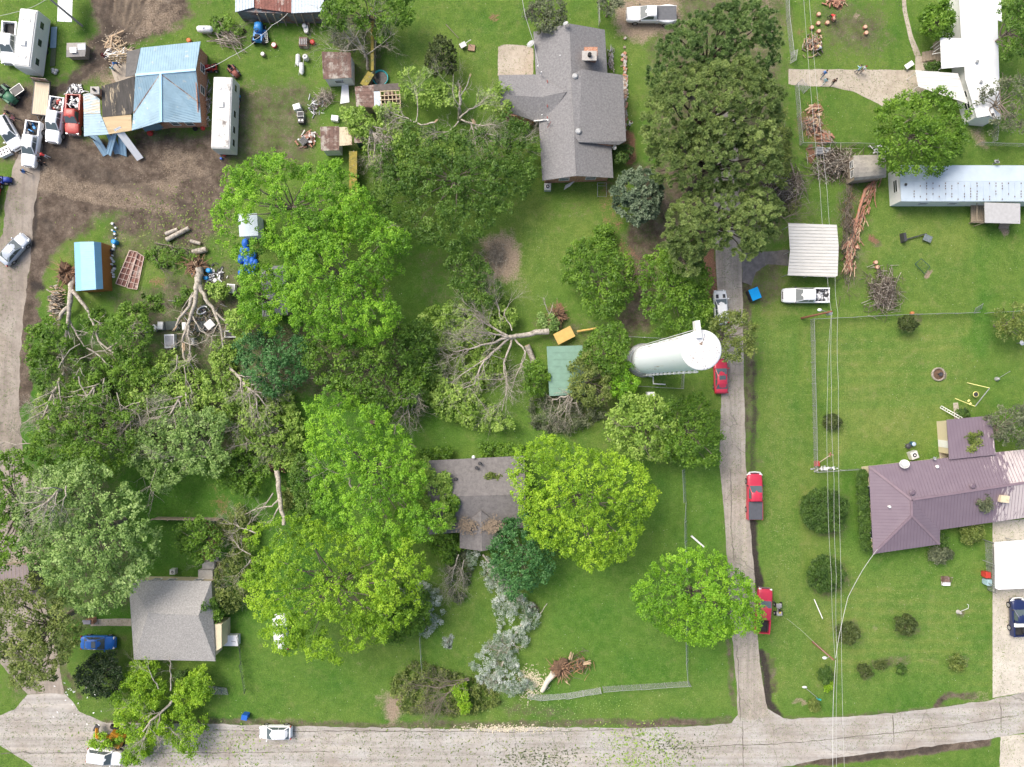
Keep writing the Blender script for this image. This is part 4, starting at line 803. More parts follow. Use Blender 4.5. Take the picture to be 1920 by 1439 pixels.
for k in range(9): mb.box((q.x - .9 + k * .28, q.y, .55), (.1, 2.6, .05))
for sx in (-1, 1):
    for sy in (-1, 1): mb.box((q.x + .2 + sx * 1.15, q.y + sy * 1.25, .8), (.1, .1, 1.6))
mb.bar((q.x - .95, q.y - 1.25, 1.55), (q.x + 1.35, q.y - 1.25, 1.55), .08, .08); mb.bar((q.x - .95, q.y + 1.25, 1.55), (q.x - .95, q.y - 1.25, 1.55), .08, .08); mb.build('deck', WOOD, T)
mb = MB(T.location)
for i in range(3): q = W(1880, 426, 0); mb.box((q.x, q.y - .3 * i + .5, .45 - .15 * i), (1.3, .3, .15))
for u in (1851, 1909): q = W(u, 416, 2.6); mb.cyl((q.x, q.y, 0), .05, 2.65, 8)
mb.build('porch_steps', WOOD, T)
for t in (.12, .25, .5): window(T, P[3], P[2], t, 1.5, 1.2, .8)
window(T, P[0], P[3], .5, 1.6, 1.6, .9)
# --- blue roofed shed
z = 2.9; c = W(172, 500); T = thing('garden_shed', 'orange board shed with bright blue metal gambrel roof', 'shed', c)
P, _ = walls(T, [(139, 455), (190, 453), (193, 543), (142, 546)], 2.3, CEDARW, .1)
roof(T, [[(139, 455, 2.4), (150, 454, 3.2), (153, 545, 3.2), (142, 546, 2.4)], [(150, 454, 3.2), (176, 453.5, 3.35), (180, 543, 3.35), (153, 545, 3.2)], [(176, 453.5, 3.35), (189, 455, 2.5), (193, 542, 2.5), (180, 543, 3.35)]], TIN_BLUE2, .06, TIN_BLUE2, .3, rh=.035)
mb = MB(T.location); a, b = P[3], P[2]
mb.add([(a.x, a.y, 2.2), (b.x, b.y, 2.2), W(180, 543, 3.28) + Vector((-.2, .1, 0)), W(153, 545, 3.15) + Vector((.1, .1, 0)), (a.x, a.y + .1, 2.2), (b.x, b.y + .1, 2.2)], [(0, 1, 2, 3), (0, 4, 5, 1)]); mb.build('gable', CEDARW, T)
door(T, P[3], P[2], .5, CEDARW, 1.4)
# --- rusty sheds in the back yard
def shed(label, poly, z, m, wm, name='shed', ribm=None, par=None, cat='shed', th=.06, dz=.0, sp=.5):
    c = sum((W(u, v, z) for u, v in poly), Vector()) / len(poly); c.z = 0; T = thing(name, label, cat, c)
    P, _ = walls(T, poly, z, wm, .15); roof(T, [[(u, v, z + (dz if i in (0, 1) else 0)) for i, (u, v) in enumerate(poly)]], m, th, ribm, sp); return T, P
T, P = shed('small white shed with streaked rusty tin roof under bare branches', [(603, 97), (658, 99), (659, 146), (606, 149)], 2.6, TIN_RUST, WHITEW, ribm=TIN_RUST, dz=.3)
window(T, P[3], P[2], .5, 1.4, 1.2, .8)
sheetobj('white door panel lying below the small white shed', [(641, 158, .3), (653, 157, .3), (655, 192, .1), (638, 195, .1)], WHITEP, 'door_panel', cat='door')
T, P = shed('low shed with rusty roof and open rafter bay beside the wading pool', [(665, 163), (702, 159), (702, 202), (668, 200)], 2.3, TIN_RUST, WOOD, ribm=TIN_RUST)
roof(T, [[(700, 159, 2.5), (750, 156, 2.5), (751, 168, 2.45), (701, 171, 2.45)]], mat('old grey tin', (.12, .10, .09), .8, var=.3, scale=2), .06, name='roof')
roof(T, [[(701, 172, 2.42), (712, 171.5, 2.42), (716, 205, 2.35), (702, 206, 2.35)]], TIN_PALE, .05, name='roof')
mb = MB(T.location)
for k in range(6): mb.bar(W(713 + k * 7.2, 170, 2.4), W(716 + k * 7.1, 206, 2.35), .09, .1)
for k in range(5): mb.bar(W(712, 172 + k * 8, 2.47), W(751, 170 + k * 8, 2.47), .09, .08)
mb.build('rafter', WOODL, T)
mb = MB(T.location)
for k in range(16): q = W(718 + random.Random(k).random() * 28, 175 + random.Random(k + 50).random() * 26, .4); mb.box((q.x, q.y, .3), (.6, .5, .6), k)
mb.build('stored_clutter', mat('dark clutter', (.12, .06, .05), .8, var=.5, scale=3, col2=(.5, .45, .4), thr=.62, scale2=3), T)
T, P = shed('mixed tin shed half white half rusty under the bright maple', [(600, 238), (635, 237), (636, 282), (602, 283)], 2.4, TIN_RUST, WHITEW, ribm=TIN_RUST, dz=.2)
roof(T, [[(635, 239, 2.5), (659, 238, 2.5), (660, 272, 2.4), (636, 274, 2.4)]], mat('cream tin', (.55, .48, .34), .6, var=.15, col2=(.2, .12, .08), thr=.58, scale2=1.3), .06, name='roof')
T, P = shed('narrow shed with rust brown roof and green wall', [(664, 256), (694, 256), (694, 268), (664, 268)], 2.4, TIN_RUST, mat('green siding', (.03, .09, .06), .7))
for lb, A, B, w_, m_ in (('long mossy yellow roof strip beside the wading pool', (698, 15, 2.2), (698, 133, 2.2), .38, 1), ('short mossy yellow strip slanting toward the low shed', (696, 137, 2.), (681, 161, 2.), .95, 1), ('wide mossy yellow strip rising above the maple', (662, 284, 2.), (662, 365, 2.), 1.05, 1)):
    A, B = W(*A), W(*B); c = (A + B) / 2; T = thing('fence', lb, 'fence', (c.x, c.y, 0)); mb = MB(T.location); mb.bar(A, B, w_, .08); mb.build('top_board', mat('yellow moss', (.27, .22, .05), .95, var=.3, scale=3, col2=(.13, .14, .05), thr=.55), T)
    mb = MB(T.location); A2, B2 = A.copy(), B.copy(); A2.z = B2.z = 1.; mb.bar(A2, B2, .08, 1.95); mb.build('board_panel', WOOD, T)
    mb = MB(T.location)
    for t in (0, .33, .66, 1): q = A.lerp(B, t); mb.box((q.x + .1, q.y, 1.), (.12, .12, 2.1))
    mb.build('post', WOOD, T)
# barn at the top edge
c = W(525, -20); T = thing('barn', 'long lean-to barn of rusty red and silver tin with open bays', 'barn', c)
P, _ = walls(T, [(440, -60), (606, -60), (606, 26), (546, 27), (478, 25), (440, 22)], 2.6, mat('grey corrugated wall', (.16, .17, .18), .7, var=.3, col2=(.18, .09, .07), thr=.55), .15)
roof(T, [[(441, -60, 3.4), (475, -60, 3.4), (476, 14, 2.8), (441, 23, 2.7)]], TIN_PALE, .07, TIN_PALE, .4, name='roof'); roof(T, [[(475.3, -60, 3.4), (547, -60, 3.4), (546, 24, 2.75), (478, 15.5, 2.8)]], TIN_RED, .07, TIN_RED, .4); roof(T, [[(547.4, -60, 3.4), (608, -60, 3.4), (607, 22, 2.8), (546.5, 25, 2.75)]], TIN_PALE, .07, TIN_PALE, .4)
mb = MB(T.location)
for u in (482, 498, 512, 528, 550, 565, 585, 600): q = W(u, 27, 2.5); mb.bar((q.x, q.y, 2.5), (q.x - .2, q.y - .2, 0), .12, .12)
mb.build('bay_post', WOOD, T)
# --- green roofed shed, grey shed, small shed, lower left hut
T, P = shed('shed with flat green metal roof between fallen trees', [(1025, 650), (1092, 648), (1097, 740), (1030, 743)], 2.6, TIN_GREEN, WOOD, ribm=TIN_GREEN, sp=.9)
c = W(1627, 318); T = thing('garden_shed', 'old grey barrel-roofed shed with wide front windows', 'shed', c)
P, _ = walls(T, [(1599, 292), (1661, 290), (1661, 332), (1602, 338)], 2.3, WOOD, .1)
g = mat('grey weathered tin', (.25, .235, .21), .8, var=.2, scale=2, col2=(.33, .31, .27), thr=.5)
prof = [(0, 2.3), (.12, 2.75), (.3, 3.0), (.5, 3.1), (.7, 3.0), (.88, 2.75), (1, 2.3)]
A0, A1, B0, B1 = (1600, 292), (1661, 290), (1602, 339), (1662, 333); mb = MB(T.location); f = lambda a, b, t: (a[0] + (b[0] - a[0]) * t, a[1] + (b[1] - a[1]) * t)
for (t, z1), (t2, z2) in zip(prof, prof[1:]): a, b, c1, d = f(A0, B0, t), f(A1, B1, t), f(A1, B1, t2), f(A0, B0, t2); mb.slab([W(*a, z1), W(*b, z1), W(*c1, z2), W(*d, z2)], .06)
mb.add([W(*f(A0, B0, t), z1 - .03) + Vector((.08, 0, 0)) for t, z1 in prof], [tuple(range(7))], 0); mb.build('roof', g, T)
for t in (.3, .7): window(T, P[0], P[3], t, 1.7, .9, .8)
c = W(30, 1085); T = thing('garden_shed', 'small shed with faded mauve board roof under the trees at the left edge', 'shed', c)
P, _ = walls(T, [(-10, 1062), (52, 1062), (58, 1112), (-5, 1110)], 2.4, WOOD, .1); roof(T, [[(-10, 1060, 2.6), (52, 1060, 2.6), (60, 1113, 2.4), (-5, 1112, 2.4)]], mat('mauve boards', (.23, .19, .19), .8, var=.2, stretch=(6, .4, 1)), .07, WOOD, .5, rh=.02)
c = W(143, 95); T = thing('dog_house', 'low grey doghouse with white panels on its roof', 'doghouse', c)
P, _ = walls(T, [(125, 82), (161, 81), (159, 106), (124, 107)], 1.1, WOOD, .1); roof(T, [[(125, 81, 1.1), (161, 80, 1.1), (161, 94, 1.4), (124.5, 95, 1.4)], [(124.5, 95.2, 1.4), (161, 94.2, 1.4), (159, 106, 1.1), (124, 107.5, 1.1)]], mat('worn grey roll roof', (.33, .31, .29), .9, var=.15, scale=3), .06)
mb = MB(T.location); mb.box(W(137, 94, 1.47), (.85, .7, .03), .05); mb.box(W(153, 88, 1.4), (1., .75, .03), .05, mi=1); mb.build('roof_panel', [WHITEP, TIN_PALE], T)
# under the big maple: a roof corner and tarp
T, P = shed('shed roof with light blue tin corner showing through the bright maple', [(446, 402), (482, 400), (484, 442), (449, 444)], 2.6, TIN_PALE, WHITEW)
T, P = shed('hidden shed with dark grey roof below the bright maple', [(488, 500), (535, 498), (540, 590), (492, 594)], 2.4, mat('mid grey tin', (.3, .31, .33), .6), WOOD)
# --- carports
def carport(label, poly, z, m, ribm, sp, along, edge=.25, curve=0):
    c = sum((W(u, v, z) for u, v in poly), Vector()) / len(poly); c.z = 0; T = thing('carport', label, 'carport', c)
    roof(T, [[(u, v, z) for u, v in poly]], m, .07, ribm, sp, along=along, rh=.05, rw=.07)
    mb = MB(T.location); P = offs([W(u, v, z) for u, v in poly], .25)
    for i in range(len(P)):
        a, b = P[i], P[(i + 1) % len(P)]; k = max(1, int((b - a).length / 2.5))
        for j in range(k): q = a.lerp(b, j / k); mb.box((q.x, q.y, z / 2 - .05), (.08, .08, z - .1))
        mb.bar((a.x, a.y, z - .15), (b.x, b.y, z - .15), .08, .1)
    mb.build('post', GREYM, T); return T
carport('ribbed off-white metal carport beside the lane', [(1478, 419), (1569, 422), (1572.5, 462), (1570.5, 517), (1566, 520), (1477, 517), (1481.5, 470)], 2.7, TIN_WORN, mat('shade-toned rib', (.44, .43, .39), .7, var=.2), .42, (1, -.02))  # rib colour set darker to paint in the shade lines of the corrugation
carport('plain bright white carport over the concrete driveway at the right edge', [(1865, 1017), (1960, 1010), (1964, 1102), (1872, 1106), (1866, 1103)], 2.7, TIN_WHITE, TIN_WHITE, 1.2, (1, 0))
# ================= the standpipe water tank
c = W(1206, 676); T = thing('water_tank', 'tall white standpipe water tank with ladder and rust streaks', 'water tank', (c.x, c.y, 0))
c2 = W(1315, 657, 28.3); R0 = 1.83; HT = 28.0
TANKM = mat('white tank paint', (.86, .92, .98), .5, var=.04, scale=.7, col2=(.42, .34, .28), thr=.645, scale2=.9, soft=.03, stretch=(1.5, 1.5, .12))
TOPM = mat('white tank top', (.80, .80, .80), .5, var=.03, scale=1, col2=(.30, .27, .24), thr=.6, scale2=3.2, soft=.015)
mb = MB(); mb.lathe((0, 0, 0), [(R0 + .05, 0), (R0 + .05, .3), (R0, .32)] + [(R0, 2), (R0, HT)], 56); mb.build('tank_shell', TANKM, T)
mb = MB(); mb.lathe((0, 0, 0), [(R0, HT), (R0 + .05, HT + .01), (R0 + .05, HT + .09), (R0 * .97, HT + .16), (R0 * .7, HT + .33), (R0 * .35, HT + .43), (.001, HT + .46)], 56); mb.build('tank_roof', TOPM, T)
mb = MB(); 
for z_ in (1.8, 2.4): mb.lathe((0, 0, 0), [(R0 + .0, z_ - .04), (R0 + .09, z_ - .04), (R0 + .09, z_ + .04), (R0, z_ + .04)], 48)
mb.lathe((0, 0, 0), [(R0 + .05, 0), (R0 + .45, .02), (R0 + .45, .2), (R0 + .05, .25)], 40); mb.build('base_ring', GREYM, T)
mb = MB(); a = math.radians(105); d = Vector((math.cos(a), math.sin(a), 0)); t = Vector((-d.y, d.x, 0))
for s in (-.22, .22): mb.bar(d * (R0 + .15) + t * s + Vector((0, 0, 2.5)), d * (R0 + .15) + t * s + Vector((0, 0, HT + 1.1)), .05, .05)
for i in range(84): zz = 2.7 + i * .3; mb.bar(d * (R0 + .15) - t * .22 + Vector((0, 0, zz)), d * (R0 + .15) + t * .22 + Vector((0, 0, zz)), .03, .03)
mb.build('ladder', TRIM, T)
mb = MB(); mb.box(tuple(d * (R0 + .1) + Vector((0, 0, HT + .45))), (1.6, .45, .9), a - .15); mb.box(tuple(d * 1.3 + Vector((0, 0, HT + .35))), (.9, .9, .3), a - .4); mb.build('roof_hatch', TRIM, T)
a = math.radians(-92); d = Vector((math.cos(a), math.sin(a), 0)); mb = MB(); mb.tube([d * (R0 + .18) + Vector((0, 0, .5)), d * (R0 + .18) + Vector((0, 0, HT - 1.))], .09, 8)
for i in range(13): mb.box(tuple(d * (R0 + .12) + Vector((0, 0, 1 + i * 2.1))), (.34, .28, .1), a)
mb.build('overflow_pipe', TRIM, T)
rng = np.random.default_rng(9); mb = MB()
for k in range(26): aa = math.radians(rng.uniform(112, 140)); z0_ = rng.uniform(4, 24); dd = Vector((math.cos(aa), math.sin(aa), 0)) * (R0 + .004); mb.bar(dd + Vector((0, 0, z0_)), dd + Vector((0, 0, z0_ + rng.uniform(.6, 3.))), .02, .05)
for k in range(9): mb.box((.15 + .5 * rng.random() - .5, .5 + k * .1, HT + .47 - k * .018), (.28 * rng.random() + .08, .1, .02), rng.random())
for k in range(16): aa = rng.random() * 6.28; rr = rng.uniform(.3, .95) * R0; mb.cyl((rr * math.cos(aa), rr * math.sin(aa), HT + .47 - .34 * (rr / R0) ** 2.2), rng.uniform(.02, .06), .02, 7)
mb.build('rust_stain', mat('rust and grime', (.24, .17, .12), .9, var=.4), T)
mb = MB(); q = Vector((R0 * .3, -R0 - .3, .9)); mb.tube([q, q + Vector((.6, -.1, 0)), q + Vector((.6, -1., 0)), q + Vector((2.2, -1.1, 0)), q + Vector((2.2, -1.1, -.9))], .09, 8); mb.build('inlet_pipe', TRIM, T)
# ================= vehicles
CG = mat('car glass', (.085, .11, .115), .06, var=.1, spec=.9); LINER = mat('bed liner', (.03, .03, .032), .7, var=.3); RIM = mat('alloy rim', (.45, .46, .47), .35, metal=.6, var=.1)
CHROME = mat('dull chrome', (.55, .56, .57), .25, metal=.8, var=.05); LAMPM = mat('clear lamp', (.75, .77, .78), .2, var=.03); TAILM = mat('red lamp', (.35, .02, .02), .3, var=.1)
def paint(name, col, r=.3, v=.05): return mat(name, col, r, var=v, scale=1.3, coat=.2, spec=.5)
P_WHITE = paint('white car paint', (.86, .87, .88)); P_RED = paint('red truck paint', (.52, .035, .07)); P_RED2 = paint('faded red paint', (.42, .055, .045), .5, .2); P_BLUE = paint('metallic blue paint', (.02, .15, .55)); P_SILVER = paint('silver paint', (.42, .47, .54)); P_NAVY = paint('navy paint', (.015, .025, .09))
def ring(x, hw, zt, zb=.3, crown=.03, sh=.2):
    p = [(-hw * .9, zb), (-hw, zb + .15), (-hw, zt - sh), (-hw * .96, zt - .06), (-hw * .82, zt - .005), (-hw * .4, zt + crown * .8), (0, zt + crown)]
    return [Vector((x, y, z)) for y, z in p] + [Vector((x, -y, z)) for y, z in reversed(p[:-1])]
def interp(t, xs, ys):
    return float(np.interp(t, xs, ys))
def vehicle(kind, label, u, v, ang, L=None, pm=P_WHITE, cat=None, name=None, group=None, tonneau=None, toolbox=False, load=None, sunroof=False, stripes=False, bar=False, bedw=None, zc=.8, crew=True, wd=None, steer=None):
    p = W(u, v, zc); a = math.radians(ang)
    cats = {'pickup': ('pickup_truck', 'pickup truck'), 'suv': ('parked_car', 'car'), 'sedan': ('parked_car', 'car'), 'hatch': ('parked_car', 'car')}[kind]
    T = thing(name or cats[0], label, cat or cats[1], (p.x, p.y, 0), a, group)
    L = L or {'pickup': 5.8, 'suv': 4.7, 'sedan': 4.7, 'hatch': 4.2}[kind]; hw = (wd or {'pickup': 1.98, 'suv': 1.88, 'sedan': 1.82, 'hatch': 1.78}[kind]) / 2
    xs = [0, .012, .04, .10, .2, .32, .5, .68, .8, .88, .94, .975, .992, 1]
    mb = MB()
    if kind == 'pickup':
        cab0 = .325 if crew else .40                       # fraction from the rear where the cab starts
        X = [cab0 - .005, cab0 + .01, .6, .72, .8, .88, .94, .975, .992, 1]; hwf = [.985, 1, 1, 1, .995, .98, .95, .88, .80, .72]; zf = [1.22, 1.24, 1.24, 1.22, 1.20, 1.17, 1.12, 1.05, .95, .8]
        mb.loft([ring((t - .5) * L, hw * h_, z_, .38, .04) for t, h_, z_ in zip(X, hwf, zf)])
        gb0, gr0, gr1, gb1 = cab0, cab0 + .02, .60, .75; zb, zr = 1.22, 1.86
    elif kind == 'suv':
        hwf = [.70, .84, .93, .98, 1, 1, 1, 1, .99, .97, .93, .85, .76, .66]; zf = [.9, 1.0, 1.06, 1.1, 1.12, 1.12, 1.10, 1.06, 1.02, .98, .93, .85, .76, .66]
        mb.loft([ring((t - .5) * L, hw * h_, z_, .28) for t, h_, z_ in zip(xs, hwf, zf)]); gb0, gr0, gr1, gb1 = .03, .10, .58, .74; zb, zr = 1.06, 1.66
    elif kind == 'hatch':
        hwf = [.66, .80, .90, .97, 1, 1, 1, 1, .98, .94, .88, .78, .68, .56]; zf = [.82, .93, .98, 1.0, 1.0, 1., .98, .95, .90, .85, .78, .7, .62, .54]
        mb.loft([ring((t - .5) * L, hw * h_, z_, .25) for t, h_, z_ in zip(xs, hwf, zf)]); gb0, gr0, gr1, gb1 = .05, .16, .55, .76; zb, zr = .95, 1.47
    else:
        hwf = [.68, .80, .90, .96, .99, 1, 1, 1, .99, .96, .90, .81, .72, .60]; zf = [.80, .90, .95, .97, .98, .98, .97, .95, .91, .86, .80, .72, .64, .55]
        mb.loft([ring((t - .5) * L, hw * h_, z_, .24) for t, h_, z_ in zip(xs, hwf, zf)]); gb0, gr0, gr1, gb1 = .12, .27, .55, .745; zb, zr = .94, 1.42
    X_ = lambda t: (t - .5) * L
    wb, wr = hw * .90, hw * .70
    def gr(x, k, e=0.):                                   # cabin cross section, k=0 at the belt, 1 at the roof
        z1 = zb + (zr - zb) * k; y0 = wb; y1 = wb + (wr - wb) * k
        q = [(-y0, zb - .05), (-(y0 + y1) / 2 - .01, (zb + z1) / 2), (-y1, z1 - .05 * k), (-y1 * .88, z1), (-y1 * .4, z1 + .035 * k), (0, z1 + .045 * k)]
        return [Vector((x, y, z)) for y, z in q] + [Vector((x, -y, z)) for y, z in reversed(q[:-1])]
    mb.loft([gr(X_(gb0), .02), gr(X_(gr0) - .03, .93), gr(X_(gr0) + .06, 1), gr(X_((gr0 + gr1) / 2), 1.03), gr(X_(gr1) - .1, 1), gr(X_(gr1), .94), gr(X_(gb1), .0)])
    if kind == 'pickup':                                  # bed: floor, sides, tailgate, wheel flares
        xr, xc = -L / 2, X_(cab0); bl = xc - xr; zt = 1.22
        for s in (-1, 1):
            mb.box(((xr + xc) / 2, s * (hw - .07), .84), (bl, .14, .76)); mb.box(((xr + xc) / 2, s * (hw - .09), zt + .01), (bl, .17, .05))
            if bedw: mb.loft([[Vector((xr + bl * t, s * (hw - .1 + e * .0), .5)), Vector((xr + bl * t, s * (hw + e), .5)), Vector((xr + bl * t, s * (hw + e), 1.05)), Vector((xr + bl * t, s * (hw + e * .6), 1.2)), Vector((xr + bl * t, s * (hw - .1), 1.2))][::(1 if s > 0 else -1)] for t, e in ((.08, .01), (.22, .2), (.4, .24), (.6, .2), (.85, .01))])
        mb.box((xr + .05, 0, .84), (.09, hw * 2 - .02, .74)); mb.box((xc - .03, 0, .84), (.06, hw * 2 - .1, .74))
    body = mb.build('body', pm, T)
    if kind == 'pickup':
        mb = MB(); mb.box(((xr + xc) / 2, 0, .66), (bl - .1, hw * 2 - .26, .06))
        for s in (-1, 1): mb.box((xr + bl * .42, s * (hw - .24), .78), (.9, .2, .26))
        for k in range(9): mb.box(((xr + xc) / 2, -hw * .72 + k * hw * .18, .70), (bl - .2, .05, .03))
        mb.build('bed_liner', LINER, T)
        if tonneau: mb = MB(); mb.box(((xr + xc) / 2, 0, zt + .05), (bl - .06, hw * 2 - .1, .05), taper=.97); mb.box(((xr + xc) / 2 + .1, 0, zt + .08), (.05, hw * 2 - .2, .02)); mb.build('tonneau_cover', tonneau, T)
        if toolbox: mb = MB(); mb.box((xc - .35, 0, zt + .08), (.5, hw * 2 - .05, .22), taper=.94); mb.box((xc - .35, 0, zt + .205), (.06, hw * 1.7, .02)); mb.build('toolbox', WHITEP, T)
        if load:
            rr = random.Random(label); mb = MB()
            for k in range(load[1]): mb.box((xr + .2 + rr.random() * (bl - .5), (rr.random() - .5) * (hw * 2 - .5), .8 + rr.random() * .35), (.1 + rr.random() * .5, .05 + rr.random() * .3, .1 + rr.random() * .25), rr.random() * 3, rr.randrange(3))
            mb.build('load', load[0], T)
    def pane(name, pts, m=CG):
        mb = MB(); P = [Vector(q) for q in pts]; n = (P[1] - P[0]).cross(P[2] - P[0]).normalized(); c = sum(P, Vector()) / len(P)
        if n.dot(c - Vector((0, 0, .9))) < 0: n = -n
        mb.add([q + n * .02 for q in P] + [q - n * .03 for q in P], [(0, 1, 2, 3), (7, 6, 5, 4), (0, 4, 5, 1), (1, 5, 6, 2), (2, 6, 7, 3), (3, 7, 4, 0)]); return mb.build(name, m, T)
    zs = zr - zb
    L3 = lambda a_, b_, t: Vector(a_).lerp(Vector(b_), t)
    for nm, xb_, xt_ in (('windshield', gb1, gr1), ('rear_window', gb0, gr0)):
        b1, b2 = (X_(xb_), -wb * .93, zb + .0), (X_(xb_), wb * .93, zb + .0); t1, t2 = (X_(xt_) + (.0), -wr * .92, zr - .03), (X_(xt_), wr * .92, zr - .03)
        pane(nm, [L3(b1, t1, .08), L3(b2, t2, .08), L3(b2, t2, .95), L3(b1, t1, .95)])
    for s in (-1, 1):
        def sp_(t, k): return Vector((X_(t), s * (wb + (wr - wb) * k + .012), zb + zs * k))
        g0, g1 = gb0 + (gr0 - gb0) * .5, gb1 - (gb1 - gr1) * .5; mid = (gr0 + gr1) / 2 + .01
        segs = [(gb0 + .045, mid - .008, gr0 + .035, mid - .008), (mid + .008, gb1 - .04, mid + .008, gr1 - .012)]
        if kind == 'pickup' and not crew: segs = [(gb0 + .07, gb1 - .04, gr0 + .05, gr1 - .012)]
        for a0, a1, a2, a3 in segs: pane('side_window', [sp_(a0, .12), sp_(a1, .12), sp_(a3, .86), sp_(a2, .86)])
    if sunroof: mb = MB(); mb.box((X_(gr1 - .09), 0, zr + .05), (.55, .85, .03)); mb.build('sunroof', CG, T)
    if stripes:
        mb = MB()
        for s in (-1, 1): mb.box((X_(.82), s * .45, .965), (.5, .35, .02))
        mb.build('hood_stripe', DARKM, T)
    for s in (-1, 1):
        for x in ((.81, .19) if kind != 'pickup' else (.82, .20)):
            r = .33 if kind != 'pickup' else .40; mb = MB(); yy = hw - .2 if s > 0 else -hw - .015
            if bedw and x < .5: yy += s * .2
            mb.cyl((X_(x), yy + .215, r), r, .215, 20, ax='Y'); wh = mb.build('wheel', BLACK, T)
            mb = MB(); mb.cyl((X_(x), yy + .215 + (.008 if s > 0 else -.0), r), r * .62, .225, 14, ax='Y')
            mb.build('rim', RIM, wh)
        mb = MB(); mb.box((X_(gb1) - .05, s * (hw + .07), zb + .08), (.16, .2, .15), taper=.8); mb.build('side_mirror', pm if kind != 'pickup' else DARKM, T)
        ze = {'pickup': .9, 'suv': .78, 'sedan': .65, 'hatch': .66}[kind]
        mb = MB(); mb.box((L / 2 - (.09 if kind == 'pickup' else .17), s * hw * .72, ze + .04), (.2, .3, .17), -s * .35); mb.build('headlight', LAMPM, T)
        mb = MB(); mb.box((-L / 2 + (.03 if kind == 'pickup' else .09), s * hw * .86, ze + .12), (.12, .14 if kind == 'pickup' else .28, .25), s * .3); mb.build('taillight', TAILM, T)
    mb = MB(); mb.box((L / 2 - .0, 0, .52), (.16, hw * 1.55, .22), taper=.9); mb.box((-L / 2 + .0, 0, .52), (.16, hw * 1.6, .2), taper=.9); mb.build('bumper', CHROME if kind == 'pickup' else pm, T)
    mb = MB(); mb.box((L / 2 - .02, 0, {'pickup': .86, 'suv': .7, 'sedan': .56, 'hatch': .56}[kind]), (.08, hw * 1.0, .2)); mb.build('grille', DARKM, T)
    if bar:
        mb = MB(); mb.tube([(L / 2 - .25, -hw - .02, .85), (L / 2 + .14, -hw * .7, .9), (L / 2 + .2, 0, .9), (L / 2 + .14, hw * .7, .9), (L / 2 - .25, hw + .02, .85)], .08, 8); mb.build('brush_guard', TRIM, T)
    return T
JUNK = [mat('junk pale', (.55, .54, .52), .6, var=.3), mat('junk dark', (.09, .08, .08), .7, var=.4), mat('junk red', (.4, .06, .05), .6, var=.3)]
JUNK2 = [mat('junk bright', (.75, .76, .78), .5, var=.2), mat('junk black', (.04, .04, .045), .6, var=.4), mat('junk grey', (.35, .35, .36), .6, var=.3)]
vehicle('pickup', 'white pickup with empty black bed parked tight against the camper trailer', 19, 82, -94, 5.5)
vehicle('pickup', 'white work pickup with cluttered bed beside the red pickup', 105, 226, -98, 6.0, load=(JUNK, 26))
vehicle('pickup', 'faded red pickup with white bed between the work truck and the damaged house', 139, 216, -93, 5.2, P_RED2, load=(JUNK2, 24), crew=False)
vehicle('pickup', 'white crew cab pickup with blue bin in its bed, lowest of the yard trucks', 60, 271, -98, 6.0, load=([mat('blue bin', (.03, .25, .6), .5), JUNK2[1], JUNK2[2]], 9))
vehicle('suv', 'white car with dark roof windows parked askew at the left edge', 16, 249, -60, 4.8, P_WHITE, sunroof=True)
vehicle('sedan', 'silver car with sunroof driving up the dusty lane at the left edge', 25, 468, 49, 4.6, P_SILVER, sunroof=True)
vehicle('pickup', 'white dual-wheel pickup with grey bed cover on gravel at the top', 1221, 28, 180, 6.5, P_WHITE, tonneau=mat('grey cover', (.12, .125, .135), .7, var=.15), bedw=True, crew=False)
vehicle('sedan', 'white car with black hood patches half under a tree on the lane', 1352, 576, 94, 4.4, P_WHITE, stripes=True)
vehicle('sedan', 'red car with sunroof parked between the water tank and the lane', 1352, 706, 91, 4.5, P_RED, sunroof=True)
vehicle('pickup', 'red pickup with grey bed cover and white brush guard on the grass verge', 1414.5, 931, 90, 6.1, P_RED, tonneau=mat('slate cover', (.085, .09, .105), .7, var=.12), bar=True, crew=False)
vehicle('pickup', 'red pickup with open black bed under the bright corner tree', 1431, 1145, 85, 5.9, P_RED, bar=False)
vehicle('pickup', 'white crew cab pickup with bed full of debris beside the ribbed carport', 1510, 554.5, 180, 6.1, P_WHITE, load=(JUNK2, 70))
vehicle('pickup', 'navy pickup with white toolbox on the concrete driveway', 1908, 1158, 92, 4.9, P_NAVY, toolbox=True, bar=True, crew=False, wd=1.75)
vehicle('hatch', 'small white car alone on the wide street', 516, 1374, 180, 4.25, P_WHITE)
vehicle('sedan', 'bright blue car parked on the lawn left of the cream house', 183, 1206, -1, 4.5, P_BLUE, sunroof=True)
vehicle('suv', 'white car beside the fallen corner tree on the street', 196, 1419, -8, 4.6, P_WHITE)
vehicle('suv', 'white car mostly hidden beneath the yellow-green tree', 526, 1186, 95, 4.6, P_WHITE)
vehicle('sedan', 'dark red car cut off by the left edge of the lane', -18, 366, 80, 4.5, P_RED)
